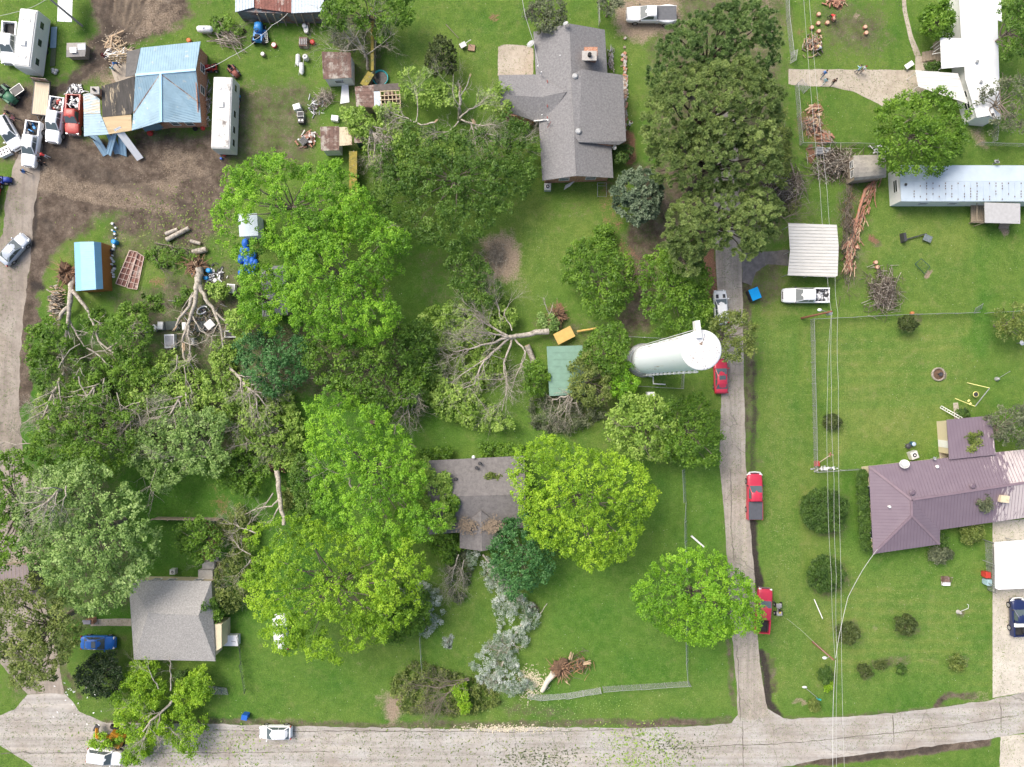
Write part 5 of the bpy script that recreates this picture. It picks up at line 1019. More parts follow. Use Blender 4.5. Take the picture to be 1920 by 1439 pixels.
# camper trailers
def camper(label, A, B, wd, h, pm, dirt, wins, slide=False):
    a, b = W(*A, h), W(*B, h); d = b - a; L = d.length; c = (a + b) / 2; T = thing('camper_trailer', label, 'camper trailer', (c.x, c.y, 0), math.atan2(d.y, d.x), 'camper trailers')
    mb = MB(); prof = [(-1, .5), (-1, h - .14), (-.97, h - .04), (-.88, h + .0), (0, h + .05), (.88, h), (.97, h - .04), (1, h - .14), (1, .5)]
    xs = [(-L / 2, .97, -.12), (-L / 2 + .15, 1, 0), (L / 2 - .5, 1, 0), (L / 2 - .15, .99, -.05), (L / 2, .95, -.35)]
    mb.loft([[Vector((x, y * wd / 2 * s, max(.5, z + (dz if z > 1 else 0)))) for y, z in prof] for x, s, dz in xs], 0, False); mb.build('body', [pm], T)
    mb = MB(); mb.box((0, 0, h + .06), (L - .5, wd - .35, .03)); mb.build('roof_membrane', dirt, T)
    mb = MB(); mb.box((L * .1, 0, h + .17), (.8, .7, .25), taper=.8); mb.build('air_conditioner', TRIM, T)
    for x in (-.3, .33): mb = MB(); mb.box((L * x, .3, h + .1), (.38, .38, .1)); mb.build('roof_vent', TRIM, T); mb = MB(); mb.cyl((L * x, -.45, h), .05, .25, 8); mb.build('vent_pipe', TRIM, T)
    for s in (-1, 1):
        for x in wins:
            mb = MB(); mb.box((L * x, s * (wd / 2 + .01), h * .66), (.95, .05, .75)); f = mb.build('window', TRIM, T); mb = MB(); mb.box((L * x, s * (wd / 2 + .03), h * .66), (.85, .04, .65)); mb.build('pane', GLASS, f)
        for x in (-.08, .05): mb = MB(); mb.cyl((L * x, s * (wd / 2 - .2) + .1, .36), .36, .2, 16, ax='Y'); mb.build('wheel', BLACK, T)
    mb = MB(); mb.bar((L / 2, .6, .5), (L / 2 + 1, 0, .45), .08, .1); mb.bar((L / 2, -.6, .5), (L / 2 + 1, 0, .45), .08, .1); mb.build('hitch', DARKM, T)
    mb = MB(); mb.box((-L * .05, 0, .45), (L * .9, wd - .5, .2)); mb.build('chassis', DARKM, T); return T
CW = mat('camper roof', (.62, .62, .60), .6, var=.06, scale=1, col2=(.50, .48, .45), thr=.58, scale2=1.4)
CDIRT = mat('filthy camper roof', (.66, .65, .62), .7, var=.1, scale=2, col2=(.13, .11, .10), thr=.58, scale2=.55, soft=.05)
camper('clean white fifth wheel camper beside a white pickup in the upper left', (54, 17), (40, 126), 2.35, 3.0, mat('camper siding', (.68, .69, .66), .5, var=.05), CW, (-.3, 0, .33))
camper('long white camper with black mould stains on its roof', (413, 279), (418, 143), 2.5, 2.9, mat('old camper siding', (.60, .60, .58), .5, var=.1), CDIRT, (-.38, -.2, .02, .38))
# flatbed trailer
c = W(77, 184, .8); T = thing('flatbed_trailer', 'flatbed trailer with pale plank deck and rusty headboard', 'trailer', (c.x, c.y, 0), math.radians(-95.5))
mb = MB()
for k in range(7): mb.box((.1, -.84 + k * .28, .8), (4.3, .265, .07), mi=0)
mb.build('deck', mat('pale planks', (.60, .50, .37), .8, var=.14, scale=2, stretch=(.4, 5, 1)), T); mb = MB()
mb.box((0, 1.02, .78), (4.5, .1, .16)); mb.box((0, -1.02, .78), (4.5, .1, .16)); mb.box((2.25, 0, .78), (.1, 2.1, .16)); mb.bar((2.2, .5, .6), (3.3, 0, .5), .1, .1); mb.bar((2.2, -.5, .6), (3.3, 0, .5), .1, .1); mb.build('frame', DARKM, T)
mb = MB(); mb.box((-2.2, 0, 1.3), (.08, 2.1, 1.0)); mb.build('headboard', TIN_RUST, T)
for s in (-1, 1):
    for x in (-.3, .5): mb = MB(); mb.cyl((x, s * 1.1 + .1, .36), .36, .2, 16, ax='Y'); mb.build('wheel', BLACK, T)
# small machines
def wheels(T, spec, m=BLACK):
    for x, y, r, w_ in spec: mb = MB(); mb.cyl((x, y + w_ / 2, r), r, w_, 18, ax='Y'); wh = mb.build('wheel', m, T); mb = MB(); mb.cyl((x, y + w_ / 2 + .01, r), r * .5, w_ + .02, 12, ax='Y'); mb.build('rim', TRIM, wh)
def mower(label, u, v, ang, pm, s=1., cat='riding mower', name='riding_mower'):
    p = W(u, v, .5); T = thing(name, label, cat, (p.x, p.y, 0), math.radians(ang)); T.scale = (s, s, s)
    mb = MB(); mb.loft([[Vector((x, y * w_, z * hh)) for y, z in ((-1, .35), (-1, .9), (-.6, 1.), (.6, 1.), (1, .9), (1, .35))] for x, w_, hh in ((.15, .3, .75), (.3, .33, .95), (.8, .3, .95), (1.0, .24, .7))]); mb.build('hood', pm, T)
    mb = MB(); mb.box((-.35, 0, .5), (.7, .95, .3), taper=.85); mb.box((-.65, 0, .75), (.12, .5, .1)); mb.build('fender', pm, T)
    mb = MB(); mb.box((-.35, 0, .78), (.4, .42, .14), taper=.85); mb.box((-.58, 0, 1.0), (.1, .42, .4), taper=.8); mb.build('seat', BLACK, T)
    mb = MB(); mb.lathe((.08, 0, 1.0), [(.17, 0), (.2, .02), (.17, .04), (.15, .02), (.17, 0)], 16); mb.bar((.2, 0, .6), (.08, 0, 1.), .05, .05); mb.build('steering_wheel', DARKM, T)
    mb = MB(); mb.box((.15, 0, .25), (.8, 1.15, .16), taper=.9); mb.build('mower_deck', DARKM if cat != 'tractor' else pm, T)
    wheels(T, [(-.5, -.45, .3, .24), (-.5, .45, .3, .24), (.78, -.38, .2, .16), (.78, .38, .2, .16)]); return T
mower('red riding mower parked at the brick corner of the damaged house', 397, 127, 185, mat('red machine', (.42, .03, .03), .5), .95)
mower('small brown and red machine with white poles beside the stained camper', 437, 133, -50, mat('rust red machine', (.25, .08, .06), .6), 1.)
mower('blue tractor with big black rear wheels in the upper grass yard', 486, 66, 85, mat('blue machine', (.03, .22, .55), .4), 1.5, 'tractor', 'tractor')
mower('green and red tracked machine with trailer at the left edge', 14, 178, -40, mat('green machine', (.05, .16, .09), .5, var=.4), 1.6, 'tractor', 'tractor')
mower('dark machine with blue fender at the left edge below the white crate', 6, 338, 0, mat('navy machine', (.03, .06, .3), .5), 1.0)
# four wheeler on the verge
p = W(1460, 1143, .5); T = thing('quad_bike', 'grey four-wheeler with yellow tag beside the open-bed red pickup', 'quad bike', (p.x, p.y, 0), math.radians(92))
mb = MB(); mb.box((.55, 0, .72), (.55, .7, .16), taper=.8); mb.box((-.5, 0, .75), (.5, .75, .16), taper=.85); mb.box((0, 0, .55), (.9, .35, .3), taper=.8); mb.build('body', JUNK2[2], T)
mb = MB(); mb.box((-.15, 0, .85), (.6, .3, .15), taper=.8); mb.build('seat', BLACK, T); mb = MB(); mb.box((-.3, 0, .94), (.2, .22, .03)); mb.build('tag_plate', mat('yellow', (.7, .55, .05), .6), T)
mb = MB(); mb.tube([(.25, -.38, 1.05), (.35, -.1, .98), (.35, .1, .98), (.25, .38, 1.05)], .025, 6); mb.build('handlebar', DARKM, T); mb = MB()
for k in range(5): mb.bar((.4 + k * .09, -.33, .84), (.4 + k * .09, .33, .84), .02, .02); mb.bar((-.75 + k * .1, -.35, .86), (-.75 + k * .1, .35, .86), .02, .02)
mb.build('rack', GREYM, T); wheels(T, [(-.55, -.42, .3, .24), (-.55, .42, .3, .24), (.6, -.4, .28, .2), (.6, .4, .28, .2)])
# excavator half under the fallen corner tree
p = W(215, 1384, 1.); T = thing('excavator', 'orange excavator arm and tracks reaching out beneath the fallen corner tree', 'excavator', (p.x, p.y, 0), math.radians(155)); OR = mat('orange machine paint', (.60, .27, .03), .5, var=.15, scale=4)
for s in (-1, 1): mb = MB(); mb.loft([[Vector((x, s * .8 + y * .2, z)) for y, z in ((-1, .05 + e), (-1, .6 - e), (1, .6 - e), (1, .05 + e))] for x, e in ((-1.4, .2), (-1.2, 0), (1.2, 0), (1.4, .2))], 0, False); mb.build('track', BLACK, T)
mb = MB(); mb.box((-.3, 0, 1.1), (1.9, 1.7, .8), taper=.93); mb.build('body', OR, T); mb = MB(); mb.box((.2, .45, 1.8), (.95, .75, .9), taper=.9); mb.build('cab', CG, T)
mb = MB(); mb.bar((.6, -.1, 1.3), (1.7, -.1, 2.4), .28, .35); mb.bar((1.7, -.1, 2.4), (2.7, -.1, 1.0), .22, .3); mb.build('arm', OR, T)
mb = MB(); mb.loft([[Vector((2.7 + x, -.1 + y * .45, .9 + z)) for y, z in ((-1, 0), (-1, .1), (1, .1), (1, 0))] for x, z0, z in ((-.3, 0, -.5), (0, 0, -.7), (.3, 0, -.4), (.35, 0, 0))], 0, False); mb.build('bucket', DARKM, T)
# ================= people
SKIN = mat('skin', (.50, .30, .21), .6, var=.05); SHOE = mat('shoe', (.05, .04, .04), .8)
def person(label, u, v, ang, shirt, pants, pose='stand', hair=(.06, .04, .03), hat=None, group='people clearing up after the storm'):
    p = W(u, v, 1.0); a = math.radians(ang); T = thing('person', label, 'person', (p.x, p.y, 0), a, None)
    lean = {'stand': 0., 'walk': .08, 'bend': .95, 'reach': .35}[pose]; st = {'stand': .06, 'walk': .32, 'bend': .15, 'reach': .15}[pose]
    ca, sa = math.cos(lean), math.sin(lean)
    def tor(x, y, z): return (x * ca + z * sa, y, .95 + z * ca - x * sa)            # torso frame pivoting at the hips
    J = {}; E = []
    def j(k, co, r): J[k] = (co, r)
    j('pel', (0, 0, .95), (.15, .12)); j('waist', tor(0, 0, .15), (.135, .10)); j('chest', tor(.01, 0, .36), (.16, .12)); j('neck', tor(.0, 0, .54), (.055, .055)); j('head0', tor(.03, 0, .62), (.075, .07)); j('head1', tor(.04, 0, .72), (.09, .08)); j('head2', tor(.03, 0, .80), (.065, .06))
    E += [('pel', 'waist'), ('waist', 'chest'), ('chest', 'neck'), ('neck', 'head0'), ('head0', 'head1'), ('head1', 'head2')]
    hands = []
    for s, n in ((1, 'l'), (-1, 'r')):
        j(n + 'hip', (0, s * .10, .88), (.095, .09)); kx = s * st * .5 + (.05 if pose != 'stand' else .02); fx = s * st - .0
        j(n + 'knee', (kx, s * .11, .50), (.062, .06)); j(n + 'ank', (fx - .05, s * .12, .09), (.042, .042)); j(n + 'toe', (fx + .14, s * .13, .04), (.045, .03))
        j(n + 'sh', tor(.0, s * .18, .46), (.062, .06))
        if pose in ('bend', 'reach'): e_, h_ = Vector(tor(.12, s * .22, .46)) + Vector((.12, s * .03, -.16)), Vector(tor(.12, s * .18, .46)) + Vector((.30, -s * .02, -.34))
        else: e_, h_ = Vector(tor(-.02 - s * st * .3, s * .25, .18)), Vector(tor(.12 - s * st * .4, s * .25, -.06))
        j(n + 'el', tuple(e_), (.045, .043)); j(n + 'wr', tuple(h_), (.03, .026)); d = (h_ - e_).normalized(); j(n + 'palm', tuple(h_ + d * .07), (.038, .018)); hands.append((h_ + d * .07, d, s))
        E += [('pel', n + 'hip'), (n + 'hip', n + 'knee'), (n + 'knee', n + 'ank'), (n + 'ank', n + 'toe'), ('chest', n + 'sh'), (n + 'sh', n + 'el'), (n + 'el', n + 'wr'), (n + 'wr', n + 'palm')]
    K = list(J); me = bpy.data.meshes.new('person_skin'); me.from_pydata([J[k][0] for k in K], [(K.index(a_), K.index(b_)) for a_, b_ in E], []); o = link('body', me, None)
    md = o.modifiers.new('s', 'SKIN'); md.use_smooth_shade = True
    for i, k in enumerate(K): me.skin_vertices[0].data[i].radius = J[k][1]; me.skin_vertices[0].data[i].use_root = (k == 'pel')
    o.modifiers.new('ss', 'SUBSURF').levels = 1
    ev = o.evaluated_get(bpy.context.evaluated_depsgraph_get()); m2 = bpy.data.meshes.new_from_object(ev); bpy.data.objects.remove(o)
    mb = MB(); hipz = .86
    for po in m2.polygons:
        pass
    mb.v = [Vector(x.co) for x in m2.vertices]
    hd = Vector(J['head1'][0]); ax = (hd - Vector(J['chest'][0])).normalized(); wl, wr_ = Vector(J['lwr'][0]), Vector(J['rwr'][0])
    for po in m2.polygons:
        c_ = Vector(po.center); mi = 1
        if (c_ - Vector(J['neck'][0])).dot(ax) > .01: mi = 0
        elif min((c_ - wl).length, (c_ - wr_).length) < .17 or min((c_ - Vector(J['lpalm'][0])).length, (c_ - Vector(J['rpalm'][0])).length) < .1: mi = 0
        elif c_.z < .1: mi = 3
        elif (c_ - Vector(J['waist'][0])).dot(ax) < -.1 and c_.z < .98: mi = 2
        mb.f.append(list(po.vertices)); mb.m.append(mi); mb.sm.append(True)
    for h_, d, s in hands:                                # four fingers and a thumb, curled
        sd_ = d.cross(Vector((1, 0, 0))); sd_ = (sd_ if sd_.length > .1 else d.cross(Vector((0, 1, 0)))).normalized(); cu = d.cross(sd_) * s
        for k, fl in enumerate((.07, .08, .075, .06)):
            b_ = h_ + sd_ * (k - 1.5) * .019 + d * .01; mb.tube([b_, b_ + d * fl * .5, b_ + d * fl * .85 + cu * fl * .3, b_ + d * fl + cu * fl * .55], [.009, .009, .008, .006], 6)
        b_ = h_ + sd_ * .035 - d * .03; mb.tube([b_, b_ + sd_ * .03 + d * .02, b_ + sd_ * .04 + d * .05 + cu * .01], [.011, .01, .007], 6)
    fw = Vector((ca, 0, -sa)); mb.ball(hd + fw * .09 + ax * -.01, (.018, .014, .02), 6)
    for s in (-1, 1): mb.ball(hd + Vector((0, s * .088, 0)), (.02, .012, .03), 6); mb.ball(hd + fw * .078 + Vector((0, s * .032, 0)) + ax * .02, .012, 6, 3)
    mb.box(hd + fw * .085 - ax * .05, (.01, .045, .01), mi=3)
    mb.build('body', [SKIN, shirt, pants, SHOE], T)
    mb = MB(); c_ = hd + ax * .04 - fw * .015; prof = [(.001, .105), (.06, .095), (.095, .055), (.108, 0), (.10, -.05)]; q = ax.to_track_quat('Z', 'X').to_matrix(); m3 = MB(); m3.lathe((0, 0, 0), prof, 14); mb.add([q @ v_ + c_ for v_ in m3.v], m3.f, 0, True)
    if hat: m3 = MB(); m3.lathe((0, 0, .05), [(.11, 0), (.21, -.02), (.21, -.005), (.11, .02), (.09, .09), (.001, .10)], 18); mb.add([q @ v_ + c_ for v_ in m3.v], m3.f, 0, True)
    mb.build('hat' if hat else 'hair', mat('hair %s' % (hat or hair,), hat or hair, .8), T)
    bpy.data.meshes.remove(m2); return T
def cloth(n, c): return mat('cloth ' + n, c, .9, var=.12, scale=8)
cw, cb, cr, ck, cg, cn, cl = cloth('white', (.65, .66, .68)), cloth('blue', (.05, .2, .55)), cloth('red', (.5, .05, .05)), cloth('black', (.03, .03, .035)), cloth('grey', (.2, .2, .21)), cloth('jeans', (.06, .09, .17)), cloth('light blue', (.35, .55, .65))
person('person in maroon top standing left of the lumber heap', 194, 105, -30, cloth('maroon', (.2, .04, .05)), cn, 'stand')
person('person in blue shirt bending at the broken rafters', 218, 118, 200, cb, cn, 'bend'); person('person in pale shirt below the one in blue by the broken rafters', 213, 131, 120, cl, cg, 'reach')
person('person in black standing left of the flatbed trailer', 16, 212, 20, ck, cg, 'stand'); person('person in pink shirt and dark trousers walking beside the flatbed trailer', 26, 222, 170, cloth('pink', (.6, .25, .25)), ck, 'walk')
person('person in red and white bending beside the lowest white pickup', 83, 292, 160, cr, cw, 'bend'); person('person in black by the front wheel of the lowest white pickup', 77, 305, 60, ck, ck, 'stand')
person('person in blue walking across the dusty lane', 45, 322, -20, cb, ck, 'walk')
person('person in blue shirt walking on the concrete driveway, upper of the two there', 1546, 138, 50, cb, cn, 'walk'); person('person in light blue shirt on the driveway beside the one in brown', 1548, 152, 220, cl, cw, 'walk'); person('person in dark brown clothing on the driveway', 1564, 153, 45, cloth('brown', (.08, .04, .03)), ck, 'walk')
person('person in pale blue shirt at the upper edge of the driveway', 1611, 131, 90, cl, cg, 'reach'); person('person in black and white at the upper edge of the driveway', 1620, 129, 200, cw, ck, 'stand', hair=(.3, .05, .03))
person('person in red shirt bending over a log on the upper lawn', 1560, 27, -60, cr, ck, 'bend'); person('person in straw hat bending beside the firewood heap', 1541, 90, 180, cw, ck, 'bend', hat=(.62, .45, .22))
person('person in white shirt at the right side of the large grey house', 1180, 235, 60, cw, ck, 'reach')
# ================= fences, wires, poles
MESH, n_, l_, b_ = newmat('chain link mesh')
def _m():
    n, l, b = n_, l_, b_; n.remove(b); tc = n.new('ShaderNodeTexCoord'); w = n.new('ShaderNodeTexNoise'); w.inputs['Scale'].default_value = 9; w.inputs['Detail'].default_value = 2; l.new(tc.outputs['Object'], w.inputs[0])
    r = n.new('ShaderNodeMapRange'); r.inputs[1].default_value = .35; r.inputs[2].default_value = .65; r.inputs[3].default_value = .18; r.inputs[4].default_value = .5; l.new(w.outputs[0], r.inputs[0])
    d = n.new('ShaderNodeBsdfDiffuse'); d.inputs[0].default_value = (.42, .43, .42, 1); t = n.new('ShaderNodeBsdfTransparent'); mx = n.new('ShaderNodeMixShader'); l.new(r.outputs[0], mx.inputs[0]); l.new(t.outputs[0], mx.inputs[1]); l.new(d.outputs[0], mx.inputs[2]); l.new(mx.outputs[0], n['Material Output'].inputs[0])
_m()
def chainlink(label, pts, h=1.25, lean=0., sag=.0, gate=False, sp=3., mesh=MESH, m=GREYM, name='chain_link_fence', cat='fence', pr=.035):
    P = [W(u, v) for u, v in pts]; c = P[0].copy(); T = thing(name, label, cat, c); rng = random.Random(label)
    rail = MB(c); pan = MB(c); posts = []
    for a, b in zip(P, P[1:]):
        d = b - a; L = d.length; k = max(1, round(L / sp)); n = Vector((-d.y, d.x, 0)).normalized(); prev = None
        for i in range(k + 1):
            q = a.lerp(b, i / k); ln = lean * (.7 + .6 * rng.random()) if lean else rng.uniform(-.03, .03); top = q + n * ln * h + Vector((0, 0, h * math.sqrt(max(.04, 1 - ln * ln))))
            if i < k or b == P[-1]: posts.append((q, top))
            if prev: rail.tube([prev[1], top], .022, 5); pan.add([prev[0] + Vector((0, 0, .05)), q + Vector((0, 0, .05)), top, prev[1]], [(0, 1, 2, 3)])
            prev = (q, top)
    for q, t in posts[:60]: mb = MB(c); mb.tube([q, t + (t - q).normalized() * .06], pr, 6); mb.build('post', m, T)
    rail.build('top_rail', m, T); pan.build('mesh_panel', mesh, T); return T
chainlink('chain link fence round the mown yard with shrub stubs, left and lower sides', [(1519, 600), (1522, 720), (1526, 884), (1624, 878)], 1.25)
chainlink('chain link fence along the upper side of the mown yard', [(1519, 600), (1600, 596), (1720, 591), (1826, 588)], 1.25); chainlink('bent piece of chain link gate at the right end of the mown yard', [(1826, 588), (1840, 580)], 1.1, .5); chainlink('short chain link fence running under the dark tree at the right edge', [(1846, 588), (1935, 583)], 1.2)
chainlink('chain link fence leaning along the upper lawn left of the driveway', [(1472, -10), (1474, 40), (1482, 112)], 1.3); chainlink('folded chain link gate standing at the left of the driveway', [(1483, 100), (1481, 120)], 1.2, .4)
chainlink('chain link fence round the small lawn with shattered cedar', [(1490, 163), (1494, 220), (1499, 274), (1560, 274), (1640, 276)], 1.3); chainlink('bent chain link gate below the concrete driveway', [(1492, 161), (1506, 176)], 1.1, .5); chainlink('chain link fence running right below the white mobile home', [(1830, 273), (1990, 278)], 1.2)
chainlink('wire fence bent beside the white mobile home', [(1861, 230), (1863, 250), (1860, 268)], 1.)
chainlink('crushed chain link fence leaning over in the corner lot', [(1284, 880), (1287, 940), (1289, 1050), (1290, 1160), (1291, 1277)], 1.5, -.35); chainlink('pale chain link fence along the lower side of the corner lot', [(1291, 1277), (1200, 1283), (1130, 1287)], 1.3, .15, mesh=mat('pale green mesh', (.33, .4, .3), .8) if False else MESH)
chainlink('collapsed chain link wire lying in front of the uprooted stump', [(1125, 1289), (1060, 1300), (1015, 1303), (990, 1300)], .8, .75)
chainlink('low chain link fence between the tank and the red car', [(1170, 632), (1240, 636)], 1.5, pr=.05); chainlink('chain link fence on the left of the tank', [(1168, 634), (1170, 660), (1168, 690)], 1.6); chainlink('chain link fence below the tank', [(1185, 724), (1230, 727), (1276, 729), (1278, 700)], 1.5)
chainlink('short dark fence between the lawns near the white blossom', [(789, 1192), (791, 1230), (794, 1262)], 1.2); chainlink('thin fence running up from the large grey house, left side', [(1119, -20), (1121, 25), (1122, 52)], 1.4)
chainlink('dark pipe gate fence right of the cream house', [(449, 1188), (453, 1240), (461, 1292)], 1.6, .25, m=DARKM, sp=1.6, pr=.04); chainlink('short dark pipe gate lying in the grass below the cream house', [(392, 1302), (428, 1303)], 1.3, .75, m=DARKM, sp=1., pr=.03)
T = chainlink('narrow run of black wire fence beside the bright white carport', [(1846, 1014), (1848, 1060), (1851, 1106)], 1.6, m=DARKM)
# wooden fences hidden by foliage
A, B = W(290, 972, 1.), W(412, 974, 1.); T = thing('board_fence', 'grey board fence across the shaded lawn above the cream house', 'fence', A); mb = MB(A); mb.bar(A, B, .05, 1.8); mb.bar(A + Vector((0, .06, .8)), B + Vector((0, .06, .8)), .1, .1, 0); mb.build('board_panel', WOOD, T)
mb = MB(A)
for i in range(5): q = A.lerp(B, i / 4); mb.box((q.x, q.y - .08, .95), (.12, .12, 1.95))
mb.build('post', WOOD, T)
def upole(label, u, v, h, m, lamp=None, cross=0, r=.15, tr=False):
    b = W(u, v); T = thing('utility_pole', label, 'utility pole', b); mb = MB(); mb.lathe((0, 0, 0), [(r, 0), (r * .72, h), (.001, h + .02)], 14); mb.build('pole', m, T)
    if cross: mb = MB(); mb.box((0, -.1, h - .5), (cross, .1, .12)); mb.build('crossarm', WOOD, T)
    mb = MB()
    for dx in ((-cross * .42, 0, cross * .42) if cross else (0,)): mb.lathe((dx, -.1, h - .44), [(.04, 0), (.07, .06), (.05, .12), (.07, .16), (.001, .22)], 8)
    mb.build('insulator', TRIM, T)
    if lamp:
        dx, dy, L = lamp; mb = MB(); mb.tube([(0, 0, h - 1.2), (dx * L * .5, dy * L * .5, h - .7), (dx * L, dy * L, h - .6)], .04, 6); mb.build('lamp_arm', GREYM, T)
        mb = MB(); mb.ball((dx * (L + .15), dy * (L + .15), h - .62), (.3, .2, .14), 10); mb.build('lamp_head', LAMPM, T)
    if tr: mb = MB(); mb.cyl((.35, -.1, h - 1.8), .25, .8, 14); mb.build('transformer', GREYM, T)
    return T
RP = mat('reddish pole', (.22, .10, .06), .85, var=.3, scale=5); GP = mat('grey brown pole', (.20, .14, .10), .9, var=.3)
upole('brown utility pole with lamp arm on the lower lawn', 1524, 1204, 5.9, RP, (-.98, -.02, .7)); upole('dark red utility pole with lamp at the fence corner by the debris-filled pickup', 1503, 597, 8.6, RP, (-.95, .2, 1.1), 0, tr=True)
upole('grey utility pole with wires in the upper left corner', 154, 49, 9, mat('silver grey pole', (.33, .31, .28), .9, var=.2), None, 1.6)
WIRE = mat('pale weathered wire', (.60, .60, .58), .5, var=.1)
def wire(label, pts, r=.014, sag=.25, name='power_line'):
    P = [W(*p) for p in pts]; q = []
    for a, b in zip(P, P[1:]):
        n = 12
        for i in range(n): t = i / n; c = a.lerp(b, t); c.z -= sag * math.sin(math.pi * t); q.append(c)
    q.append(P[-1]); c = P[0]; mb = MB((c.x, c.y, 0)); mb.tube(q, r, 5); o = mb.build(name, WIRE); o.location = (c.x, c.y, 0); return tag(o, label, 'power line', 'overhead wires down the right side')
wire('thin overhead wire, leftmost at the top edge, down to the pole by the pickup', [(1505, -30, 8.5), (1538, 360, 8.4), (1551, 500, 8.4), (1559, 586, 8.2)]); wire('thin overhead wire, right of the pair at the top edge', [(1515, -30, 8.5), (1551, 360, 8.4), (1566, 520, 8.4), (1571, 586, 8.3), (1572, 720, 8.2), (1577, 1080, 8), (1584, 1470, 8)])
wire('overhead wire crossing the mown yard, leftmost below the fence corner', [(1559, 586, 8.1), (1552, 720, 7.8), (1552, 900, 7.5), (1559, 1080, 6.6), (1566, 1236, 5.8)]); wire('overhead wire crossing the mown yard, middle one', [(1560, 586, 8.2), (1559, 720, 8), (1564, 900, 7.6), (1568, 1080, 7.2), (1570, 1240, 7), (1569, 1470, 7)])
wire('thick drop cable from the lawn pole to the maroon roofed house', [(1567, 1234, 5.7), (1574, 1190, 5.4), (1590, 1120, 5), (1617, 1070, 4.6), (1645, 1030, 4.2)], .028, .05); wire('thick cable from the lawn pole across the street', [(1567, 1238, 5.7), (1562, 1330, 5.9), (1562, 1470, 6.2)], .028, .1)
wire('grey wire over the top left corner', [(97, -8, 8.6), (60, 14, 8.3), (0, 30, 8)], .02, .1); wire('wire running down to the west gable of the large grey house', [(976, -20, 6.5), (985, 30, 6), (1001, 80, 5), (1010, 125, 4.2)], .025, .1); wire('pale cable from the damaged house to the blue tractor', [(383, 131, 2.8), (430, 108, 2.6), (478, 79, 2.4)], .03, .2); wire('pale cable from the blue tractor to the red tin barn', [(478, 75, 2.4), (510, 48, 2.5), (540, 25, 3)], .03, .2)
# guy wires
wire('guy wire slanting from the lawn pole toward the quad bike', [(1560, 1236, 5.4), (1500, 1180, 2.), (1475, 1160, 0)], .012, 0)
# ================= yard things
def obj1(name, label, cat, u, v, z, build, rot=0., group=None):
    """a thing with parts: build(mb) for the first part, parts = [(name, builder, mats)]"""
    p = W(u, v, z); T = thing(name, label, cat, (p.x, p.y, 0), math.radians(rot), group)
    for nm, fn, m in build: mb = MB(); fn(mb); mb.build(nm, m, T)
    return T
RED = mat('red plastic', (.50, .05, .04), .5, var=.1); BLUEP = mat('blue plastic', (.02, .28, .62), .45, var=.1); BLUEC = mat('cobalt plastic', (.02, .12, .5), .45, var=.1); DRUM = mat('pale drum', (.62, .63, .62), .5, var=.1)
def barrel(label, u, v, m, r=.28, h=.85, cat='barrel', name='barrel', lid=None, group='barrels and buckets in the yards'):
    return obj1(name, label, cat, u, v, h, [('shell', lambda b: b.lathe((0, 0, 0), [(r * .92, 0), (r, .04), (r, h * .3), (r * 1.04, h * .33), (r, h * .36), (r, h * .63), (r * 1.04, h * .66), (r, h * .69), (r * .98, h), (r * .9, h), (r * .9, h - .08)], 20), m), ('lid', lambda b: b.lathe((0, 0, 0), [(r * .93, h - .05), (r * .9, h - .02), (r * .5, h - .01), (.001, h - .01)], 20), lid or m)], group=group)
barrel('red bucket on the grass beside the engine block', 585, 78, RED, .3, .5, 'bucket', 'bucket'); barrel('red tub with white lid below the tractor', 513, 84, RED, .33, .45, 'bucket', 'bucket', TRIM); barrel('brown drum with white top left of the red tub', 492, 101, WOOD, .28, .5, lid=TRIM)
barrel('orange tub above the blue metal roof', 353, 75, mat('orange plastic', (.6, .17, .05), .6), .28, .4, 'bucket', 'bucket'); barrel('blue barrel by the right side of the stained camper', 443, 177, BLUEP, .3, .8); barrel('red round tub by the right side of the stained camper', 443, 198, RED, .3, .5, 'bucket', 'bucket'); barrel('black drum just under the blue barrel beside the camper', 445, 185, DARKM, .3, .6)
barrel('red bucket at the rear end of the stained camper', 419, 289, RED, .25, .4, 'bucket', 'bucket'); barrel('red cap tub between the camper end and its step', 411, 286, RED, .18, .4, 'bucket', 'bucket'); barrel('small blue pail below the stained camper', 414, 297, BLUEC, .15, .3, 'bucket', 'bucket')
barrel('light blue drum tipped beside the row of cans', 212, 453, BLUEP, .32, .9); barrel('blue drum right of the uprooted tree base', 390, 507, BLUEP, .3, .85); barrel('blue drum below the other near the uprooted tree base', 385, 521, BLUEP, .28, .7); barrel('blue pail left of the uprooted tree base', 362, 514, BLUEP, .2, .5, 'bucket', 'bucket'); barrel('grey ringed drum beside the uprooted tree base', 403, 526, GREYM, .32, .6)
barrel('pale drum lying above the cobalt machine', 570, 48, DRUM, .28, .8); barrel('pinkish round lid near the barn corner', 539, 25, mat('salmon', (.6, .25, .2), .6), .3, 1.6, 'bucket', 'bucket'); barrel('dark tyre drum at the left of the wheel hubs', 365, 241, BLACK, .3, .3); barrel('red petrol can by the damaged house corner', 379, 240, RED, .26, .35, 'bucket', 'bucket'); barrel('red mower engine below the damaged house eaves', 280, 249, RED, .35, .4, 'bucket', 'bucket')
barrel('small orange paint tin at the corner of the maroon house fence', 1712, 587, mat('rust tin', (.5, .2, .08), .7), .2, .5, 'bucket', 'bucket')
